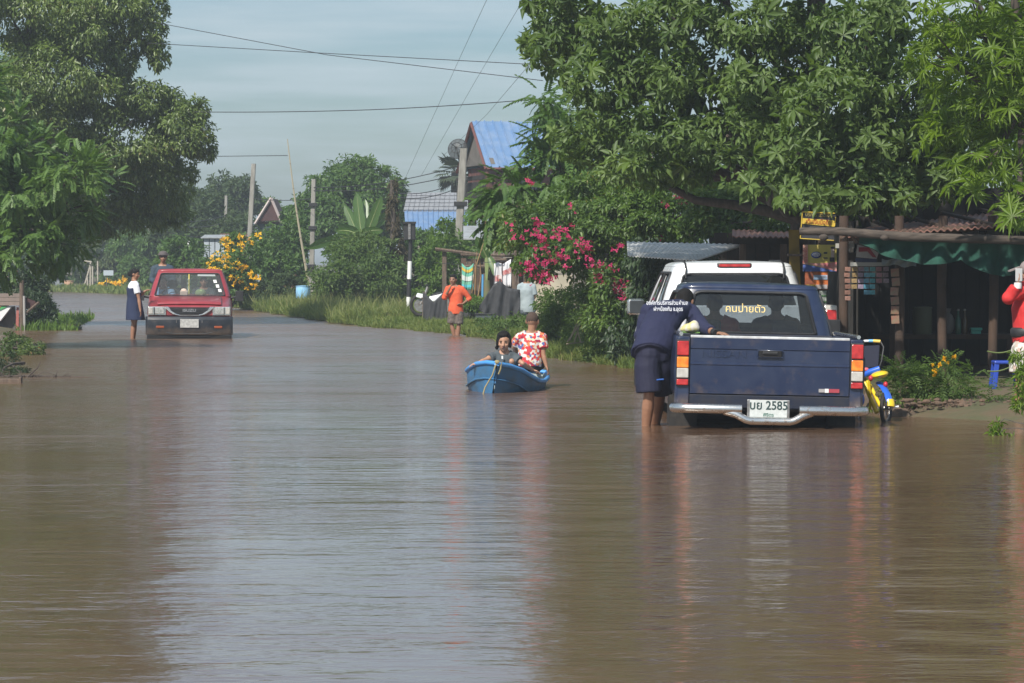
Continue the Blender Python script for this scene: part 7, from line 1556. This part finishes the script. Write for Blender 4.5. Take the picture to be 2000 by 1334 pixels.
q = MB(); q.lathe([(.033, -.03), (.037, 0), (.034, .025)], at(1988, 553, D - .18) - o + V(0, 0, -.02), 12); q.build('cuff', M_paper, t, smooth=60)
q = MB(); 
for x in (1990, 2014): q.box(at(x, 821, D - .1) - o + V(-.06, 0, .0), (.24, .09, .02))
q.build('sandal', mat('green_sandal', (.03, .42, .10), .5), t, bevel=.008)
q = MB(); q.box((0, 0, 0), (.065, .012, .12)); ph = q.build('phone', mat('white_phone', (.45, .45, .45), .3), None, bevel=.01); ph.location = at(1990, 537, D - .2); tag(ph, 'white mobile phone held up to the face of the woman in red', 'phone')
# people inside the navy cab
for lab, px, sh, sk in (('passenger in a bright red shirt in the left seat of the navy pickup', 1396, mat('bright_red_cloth', (.62, .05, .02), .8), M_skin), ('driver in a dark brown shirt in the right seat of the navy pickup', 1516, mat('brown_cloth', (.09, .05, .035), .85), M_skin)):
    D = 32.35
    person(lab, at(px + 6, 724, D), at(px + 5, 694, D), at(px + 3, 657, D), at(px, 623, D), at(px, 595, D + .02), (.05, 1, -.05), (1, 0, 0),
        [(at(px - 34, 635, D), at(px - 40, 679, D + .1), at(px - 20, 679, D + .36), V(.2, 1, 0)), (at(px + 34, 635, D), at(px + 42, 679, D + .1), at(px + 26, 679, D + .36), V(-.2, 1, 0))],
        [(at(px - 14, 729, D + .05), at(px - 16, 717, D + .5), at(px - 16, 779, D + .62), V(0, 1, 0)), (at(px + 22, 729, D + .05), at(px + 22, 717, D + .5), at(px + 22, 779, D + .62), V(0, 1, 0))],
        .95, sk, sh, mat('dark_trousers', (.03, .03, .035), .9), sleeve=.7, pantlen=1.8, vs=.013, features=False)
for lab, px, sh in (('driver in a light blue shirt behind the windscreen of the red pickup', 319, mat('light_blue_cloth', (.22, .36, .55), .8)), ('passenger in a dark shirt behind the windscreen of the red pickup, right seat', 398, mat('dark_shirt_cloth', (.06, .07, .08), .8))):
    D = 67.75
    person(lab, at(px, 606, D), at(px, 592, D - .03), at(px, 577, D - .05), at(px, 564, D - .06), at(px, 551, D - .08), (.05, -1, 0), (1, 0, 0),
        [(at(px - 16, 570, D - .05), at(px - 19, 590, D - .2), at(px - 6, 576, D - .5), V(.3, -1, 0)), (at(px + 16, 570, D - .05), at(px + 20, 588, D - .2), at(px + 10, 576, D - .5), V(-.3, -1, 0))],
        [(at(px - 8, 608, D - .05), at(px - 8, 603, D - .45), at(px - 8, 630, D - .5), V(0, -1, 0)), (at(px + 8, 608, D - .05), at(px + 8, 603, D - .45), at(px + 8, 630, D - .5), V(0, -1, 0))],
        .95, M_skin, sh, mat('dark_trousers', (.03, .03, .035), .9), sleeve=.7, pantlen=1.8, vs=.014)

# ------------------------------------------------------------------ small things by the hut
def cloth(lab, name, x0, x1, yt, yb, D, m, folds=5, amp=.04, cat='towel', skew=0, parts=None, holes=None, bot=None):
    t = empty(name, lab, cat, (0, 0, 0)); nx, ny = 26, 10; v = []; 
    for i in range(nx + 1):
        u = i / nx
        for j in range(ny + 1):
            w = j / ny; px = lerp(x0, x1, u) + skew * w; top = yt(u) if callable(yt) else yt; b_ = yb(u) if callable(yb) else yb
            v.append(at(px, lerp(top, b_, w), D + amp * (math.sin(folds * 2 * math.pi * u + w * 2) * .5 + math.sin(folds * 3.7 * u * (1 + .3 * w) + 1.3) + .4 * math.sin(u * 31 + w * 7)) * .6 * (.4 + .6 * w)))
    f = [(i * (ny + 1) + j, i * (ny + 1) + j + 1, (i + 1) * (ny + 1) + j + 1, (i + 1) * (ny + 1) + j) for i in range(nx) for j in range(ny)]
    o = MB().add(v, f).build('cloth', m, t, smooth=180, fix=False); s = o.modifiers.new('t', 'SOLIDIFY'); s.thickness = .008
    if parts:
        for (y0, y1, mm) in parts:
            vv = []; g = []
            for i in range(nx + 1):
                u = i / nx; 
                for w in (y0, y1): 
                    top = yt(u) if callable(yt) else yt; b_ = yb(u) if callable(yb) else yb
                    vv.append(at(lerp(x0, x1, u) + skew * w, lerp(top, b_, w), D - .012 + amp * (math.sin(folds * 2 * math.pi * u + w * 2) * .5 + math.sin(folds * 3.7 * u * (1 + .3 * w) + 1.3) + .4 * math.sin(u * 31 + w * 7)) * .6 * (.4 + .6 * w)))
            g = [(i * 2, i * 2 + 1, i * 2 + 3, i * 2 + 2) for i in range(nx)]; MB().add(vv, g).build('stripe', mm, o, smooth=180, fix=False)
    return t
M_gt = mat('green_towel', (.10, .38, .30), .9, c2=(.16, .42, .30), scale=5); M_wt2 = mat('pale_towel', (.55, .60, .56), .9); M_ws = mat('white_cloth', (.74, .74, .76), .9, c2=(.62, .60, .62), scale=7)
cloth('green and white striped towel hanging left of the dry banana leaves', 'towel', 902, 925, lambda u: 514 + 8 * math.sin(math.pi * u), 566, 78.5, M_gt, 3, parts=[(.12, .24, M_yb), (.42, .62, M_wt2), (.78, .9, mat('teal_towel', (.10, .45, .50), .9))])
cloth('white cloth with red marks hanging on the line, left one', 'washing', 965, 980, lambda u: 512 + 6 * abs(u - .5), 562, 78.5, M_ws, 2, cat='washing', parts=[(.5, .75, mat('red_stain', (.45, .10, .10), .9, c2=(.70, .60, .58), scale=9))])
cloth('white cloth with red marks hanging on the line, right one', 'washing', 982, 998, lambda u: 516 - 10 * u, 560, 78.5, M_ws, 2, cat='washing', parts=[(.3, .5, mat('red_stain', (.45, .10, .10), .9, c2=(.70, .60, .58), scale=9))])
q = MB(); q.tube([at(x, 513 + 3 * math.sin((x - 850) / 30), 78.55) for x in range(850, 1066, 12)], .006, 4); o = q.build('washing_line', M_wire, None); tag(o, 'thin line that carries the towel and white cloths', 'washing line')
M_net = mat('dark_netting', (.030, .031, .035), .8, c2=(.045, .046, .05), scale=9)
cloth('dark grey netting fence behind the boy in orange', 'netting', 826, 872, lambda u: 590 - 22 * abs(u - .45) * 2, lambda u: 642, 76, M_net, 2, .06, 'netting')
cloth('large dark grey netting held up by the person in the pale shirt', 'netting', 936, 1016, lambda u: interp(u, [0, .35, .5, .7, 1], [598, 556, 548, 562, 566]), lambda u: interp(u, [0, .25, .6, 1], [606, 618, 634, 612]), 75.2, M_net, 5, .10, 'netting')
cloth('small sagging piece of dark netting at the foot of the hut', 'netting', 875, 934, lambda u: 600, lambda u: 622, 77.5, M_net, 3, .05, 'netting')
for k, (px, y0, w) in enumerate(((826, 570, .03), (870, 555, .03), (975, 545, .03), (1006, 430, .035))):
    t = empty('stake', ('leftmost wooden stake of the dark netting', 'wooden stake behind the boy in orange', 'wooden stake in the middle of the large netting', 'tall thin bamboo stake behind the pale shirted person')[k], 'stake', at(px, 640, 76.5), group='stakes of the netting'); q = MB(); q.tube([(0, 0, -.2), at(px + 2, y0, 76.5) - t.location], w, 6); q.build('stick', M_wood, t); q = MB(); q.tube([at(px - 3, y0 + 12, 76.4) - t.location, at(px + 5, y0 + 13, 76.4) - t.location], w * .5, 5); q.build('cross_tie', M_wood, t)
# dry banana leaves / poles
t = empty('dry_banana_stalk', 'dry tan banana stalks leaning in front of the hut beside the green towel', 'banana stalk', at(935, 590, 78)); b0 = t.location; Mdry = mat('dry_tan', (.36, .23, .10), .9, c2=(.22, .14, .07), scale=8)
for (a, b_, c, r) in (((928, 575), (930, 520), (946, 470), .05), ((934, 580), (940, 540), (936, 500), .045), ((922, 572), (926, 535), (932, 490), .03), ((946, 470), (948, 440), (950, 415), .06), ((946, 470), (956, 460), (966, 444), .03)):
    q = MB(); q.tube([at(*a, 78) - b0, at(*b_, 77.9) - b0, at(*c, 78) - b0], [r, r * .8, r * .4], 6, flat=.5); q.build('dry_leaf', Mdry, t, smooth=60)
t = empty('pipe', 'short bright blue pipe standing right of the dry banana stalks', 'pipe', at(942, 590, 77.8)); q = MB(); q.tube([(0, 0, 0), at(943, 536, 77.8) - t.location], .025, 8); q.build('tube', mat('pipe_blue', (.08, .30, .55), .5), t, smooth=60)
t = empty('crate', 'dark grey plastic crate in the weeds behind the boat', 'crate', at(948, 625, 74)); q = MB(); q.box((0, 0, .0), (.42, .3, .22)); q.build('body', mat('slate_plastic', (.06, .075, .085), .7), t, bevel=.01); q = MB(); q.box((0, 0, .13), (.46, .34, .03)); q.build('rim', M_black, t, bevel=.006)
# white motorbike pieces behind netting
def motorbike():
    D = 80; t = empty('motorcycle', 'parked motorcycle with white panels half hidden behind the dark netting', 'motorcycle', at(842, 600, D)); b0 = t.location; P = lambda x, y, d=0: at(x, y, D + d) - b0; Mw = mat('fairing_white', (.72, .74, .76), .4)
    for x in (822, 870):
        q = MB(); q.disc_tube(P(x, 596), .23, .04, 24, 8, 'y'); w = q.build('wheel', M_rubber, t, smooth=60); q = MB(); q.lathe([(.16, -.02), (.16, .02), (.02, .03)], P(x, 596), 16, 'y'); q.build('rim', M_steel, w)
    q = MB(); q.tube([P(822, 594), P(830, 575), P(836, 560)], .035, 8); q.build('fork', M_steel, t)
    q = MB(); q.hexa([P(812, 580, -.1), P(828, 585, -.1), P(828, 585, .1), P(812, 580, .1), P(815, 572, -.08), P(830, 575, -.08), P(830, 575, .08), P(815, 572, .08)]); q.build('front_mudguard', Mw, t, bevel=.02)
    q = MB(); q.hexa([P(838, 590, -.1), P(866, 586, -.1), P(866, 586, .1), P(838, 590, .1), P(838, 579, -.08), P(868, 571, -.08), P(868, 571, .08), P(838, 579, .08)]); q.build('side_fairing', Mw, t, bevel=.02)
    q = MB(); q.tube([P(842, 578), P(856, 574), P(872, 572)], [.08, .09, .07], 10, flat=.5); q.build('saddle', M_black, t, smooth=60); q = MB(); q.tube([P(832, 556, -.3), P(836, 558), P(832, 556, .3)], .02, 6); q.build('handlebar', M_black, t)
motorbike()
# satellite dish
t = empty('satellite_dish', 'black mesh satellite dish beside the top of the leaning pole', 'satellite dish', at(891, 288, 99)); q = MB(); rings = []
for r_ in (.02, .15, .28, .38): rings.append([V(r_ * math.cos(a) * .95, -.35 + r_ * r_ * 1.2 + .35 - .0 , r_ * math.sin(a)) for a in [2 * math.pi * k / 20 for k in range(20)]])
for k in range(10):
    a = 2 * math.pi * k / 10; q = MB(); q.tube([V(.38 * u * math.cos(a), .5 * u * u * .38, .38 * u * math.sin(a)) for u in (0, .5, 1)], .012, 4); q.build('dish_rib', M_black, t)
for r_ in (.2, .38):
    q = MB(); q.disc_tube((0, .5 * (r_ / .38) ** 2 * .38, 0), r_, .014, 24, 5, 'y'); q.build('dish_ring', M_black, t)
q = MB(); q.loft(rings, caps=False); q.build('dish_mesh', glass('mesh_screen', (.25, .25, .26), .12, .5), t, smooth=60); q = MB(); q.tube([(0, .0, 0), (0, .5, -.4), (.05, .6, -1.2)], .03, 6); q.tube([(0, .05, 0), (-.1, -.35, .05)], .015, 5); q.build('mast', M_black, t)
t.rotation_euler = (R(-15), 0, R(-18)); t.scale = (.78, .78, .78)
drum('round sky blue plastic jar lying in the grass by the banded concrete pole', at(592, 583, 100), .21, .36, mat('sky_plastic', (.22, .48, .72), .35, c2=(.30, .55, .78), scale=5), 'water_jar', 'water jar')
# bamboo rack by the creeper
t = empty('bamboo_rack', 'small rack of tan bamboo sticks leaning on the weedy bank', 'bamboo rack', at(1120, 672, 52.6)); b0 = t.location; Mb = mat('tan_bamboo', (.34, .27, .17), .85, c2=(.22, .18, .12), scale=9)
for a, b_ in (((1108, 668), (1152, 605)), ((1112, 665), (1136, 612)), ((1135, 670), (1126, 640)), ((1122, 668), (1130, 640)), ((1142, 612), (1160, 606)), ((1106, 672), (1140, 668))):
    q = MB(); q.tube([at(*a, 52.5) - b0, at(*b_, 52.6) - b0], .012, 6); q.build('stick', Mb, t)
t = empty('plastic_bag', 'small turquoise plastic scrap in the grass right of the boat boy', 'plastic bag', at(1072, 682, 54)); q = MB(); q.sphere((0, 0, .01), (.09, .07, .025), 10, 6); o = q.build('film', mat('turquoise_film', (.10, .42, .42), .5), t); remesh(o, .012, 1, .03); q = MB(); q.tube([(-.09, 0, .01), (-.14, .01, .05)], [.012, .004], 5); q.build('knot', mat('turquoise_film', (.10, .42, .42), .5), t)
# ------------------------------------------------------------------ left: stall, frame, far bank
def stall():
    D = 74; t = empty('stall', 'weathered wooden roadside stall half sunk in the flood at the left edge', 'stall', at(10, 645, D)); b0 = t.location; b0.z = 0; t.location = b0
    P = lambda x, y, d=0: at(x, y, D + d) - b0
    for k in range(3):
        q = MB(); y0 = 573 + 8 * k; A = [P(-80, y0 + 7.4), P(38, y0 + 7.4), P(38, y0), P(-80, y0)]; q.hexa([A[0], A[1], A[1] + V(0, .05, 0), A[0] + V(0, .05, 0), A[3], A[2], A[2] + V(0, .05, 0), A[3] + V(0, .05, 0)]); q.build('plank', mat('pink_grey_board', (.26, .20, .17), .9, c2=(.19, .15, .13), scale=3), t)
    q = MB(); q.hexa([P(-80, 668, .3), P(34, 668, .3), P(34, 668, .6), P(-80, 668, .6), P(-80, 598, .3), P(30, 598, .3), P(30, 598, .6), P(-80, 598, .6)]); q.build('stall_front', mat('grey_board_old', (.15, .14, .13), .9, c2=(.11, .10, .09), scale=3), t)
    q = MB(); q.tube([P(42, 665), P(42.5, 547)], .05, 8); q.build('post', M_wood, t, smooth=60); q = MB(); q.tube([P(48, 665, -.05), P(47, 578, -.05)], .028, 8); q.build('pale_pipe', mat('pale_pipe_mat', (.34, .32, .30), .7), t, smooth=60)
    q = MB(); q.hexa([P(30, 650, .1), P(36, 650, .1), P(36, 650, .2), P(30, 650, .2), P(32, 600, .1), P(37, 600, .1), P(37, 600, .2), P(32, 600, .2)]); q.build('red_stave', mat('faded_red', (.36, .12, .10), .9), t)
    q = MB(); q.tube([P(50, 612), P(76, 590)], .03, 6); q.build('prop', M_wood, t); q = MB(); q.hexa([P(48, 605, .1), P(72, 596, .1), P(72, 596, .2), P(48, 605, .2), P(48, 580, .1), P(68, 588, .1), P(68, 588, .2), P(48, 580, .2)]); q.build('brown_board', M_maroon, t)
    for (c, m) in (([( -80, 640), (0, 627), (22, 599), (14, 599), (0, 606), (-80, 612)], mat('hull_white', (.72, .72, .72), .5)), ([(-80, 612), (0, 606), (14, 599), (-80, 597)], mat('hull_green', (.06, .32, .10), .5)), ([(-80, 606), (-4, 604.5), (2, 598.5), (-80, 597)], mat('hull_orange', (.70, .22, .06), .5))):
        pts = [P(x, y, .05) for x, y in c]; n = len(pts); q = MB(); e = V(0, .2, 0) if m.name != 'hull_orange' else V(0, -.03, 0); q.add([p + (V(0, -.02, 0) if m.name == 'hull_green' else V(0, 0, 0)) for p in pts] + [p + e for p in pts], [tuple(range(n)), tuple(range(2 * n - 1, n - 1, -1))] + [(i, (i + 1) % n, (i + 1) % n + n, i + n) for i in range(n)]); q.build('painted_panel', m, t)
stall()
t = empty('wooden_frame', 'leaning frame of thin poles standing at the far water edge', 'wooden frame', at(178, 572, 176)); b0 = t.location; Mf = mat('pale_pole', (.40, .36, .30), .9)
for a, b_ in (((176, 572), (177, 510)), ((161, 572), (177, 516)), ((181, 572), (181, 520)), ((191, 572), (191, 510)), ((171, 568), (171, 540)), ((165, 510), (181, 512)), ((146, 570), (147, 556))):
    q = MB(); q.tube([at(*a, 176) - b0, at(*b_, 176) - b0], .045, 5); q.build('pole', Mf, t)
t = empty('sign', 'small pale grey signboard on the far bank behind the schoolgirl', 'sign', at(212, 560, 172)); b0 = t.location; q = MB(); q.box(at(212, 533, 172) - b0, (.50, .05, .26)); q.build('board', mat('sign_pale', (.40, .46, .52), .6), t); q = MB(); q.tube([(-.1, .05, 0), at(208, 536, 172.05) - b0], .03, 5); q.build('post', M_wood, t)
for k, (px, w, c, lab) in enumerate(((118, .30, (.16, .18, .19), 'grey barrel on the far bank under the trees'), (134, .28, (.45, .27, .17), 'tan clay jar on the far bank beside the grey barrel'), (60, .16, (.75, .22, .04), 'small orange tub on the far bank'), (104, .2, (.012, .012, .02), 'black bin on the far bank left of the grey barrel'))):
    if k == 2: p = at(60, 560, 178); p.z = .55
    else: p = at(px, 566, 179); p.z = .12
    drum(lab, p, w, w * 1.5, mat('far_drum_%s' % ('grey', 'tan', 'orange', 'black')[k], c, .7), 'barrel', 'barrel')
t = empty('washing', 'red, white and blue clothes hanging in the shade at the far left', 'washing', (0, 0, 0))
for k, (px, py, c) in enumerate(((32, 533, (.45, .04, .06)), (31, 541, (.05, .10, .45)), (38, 543, (.35, .05, .15)), (14, 541, (.35, .22, .22)), (35, 549, (.45, .48, .55)))):
    q = MB(); q.box(at(px, py, 120), (.09, .03, .13)); q.build('garment', mat('garment_%s' % ('red', 'blue', 'plum', 'rose', 'pale')[k], c, .9), t, bevel=.01)

# ------------------------------------------------------------------ humid air
def haze():
    b = MB(); x0, x1, y0, y1, z0, z1 = -1250, 1250, -60, 1250, -1.6, 14.0
    b.hexa([V(x0, y0, z0), V(x1, y0, z0), V(x1, y1, z0), V(x0, y1, z0), V(x0, y0, z1), V(x1, y0, z1), V(x1, y1, z1), V(x0, y1, z1)])
    m = bpy.data.materials.new('humid_air'); m.use_nodes = True; t = m.node_tree; t.nodes.clear(); o = t.nodes.new('ShaderNodeOutputMaterial'); v = t.nodes.new('ShaderNodeVolumePrincipled')
    v.inputs['Color'].default_value = (.86, .93, 1.0, 1); v.inputs['Density'].default_value = 0.0011; v.inputs['Anisotropy'].default_value = 0.2; t.links.new(v.outputs[0], o.inputs['Volume'])
    h = b.build('haze', m, None); h['kind'] = 'stuff'; h['label'] = 'thin humid haze in the air over the flooded road'; h['category'] = 'haze'
haze()
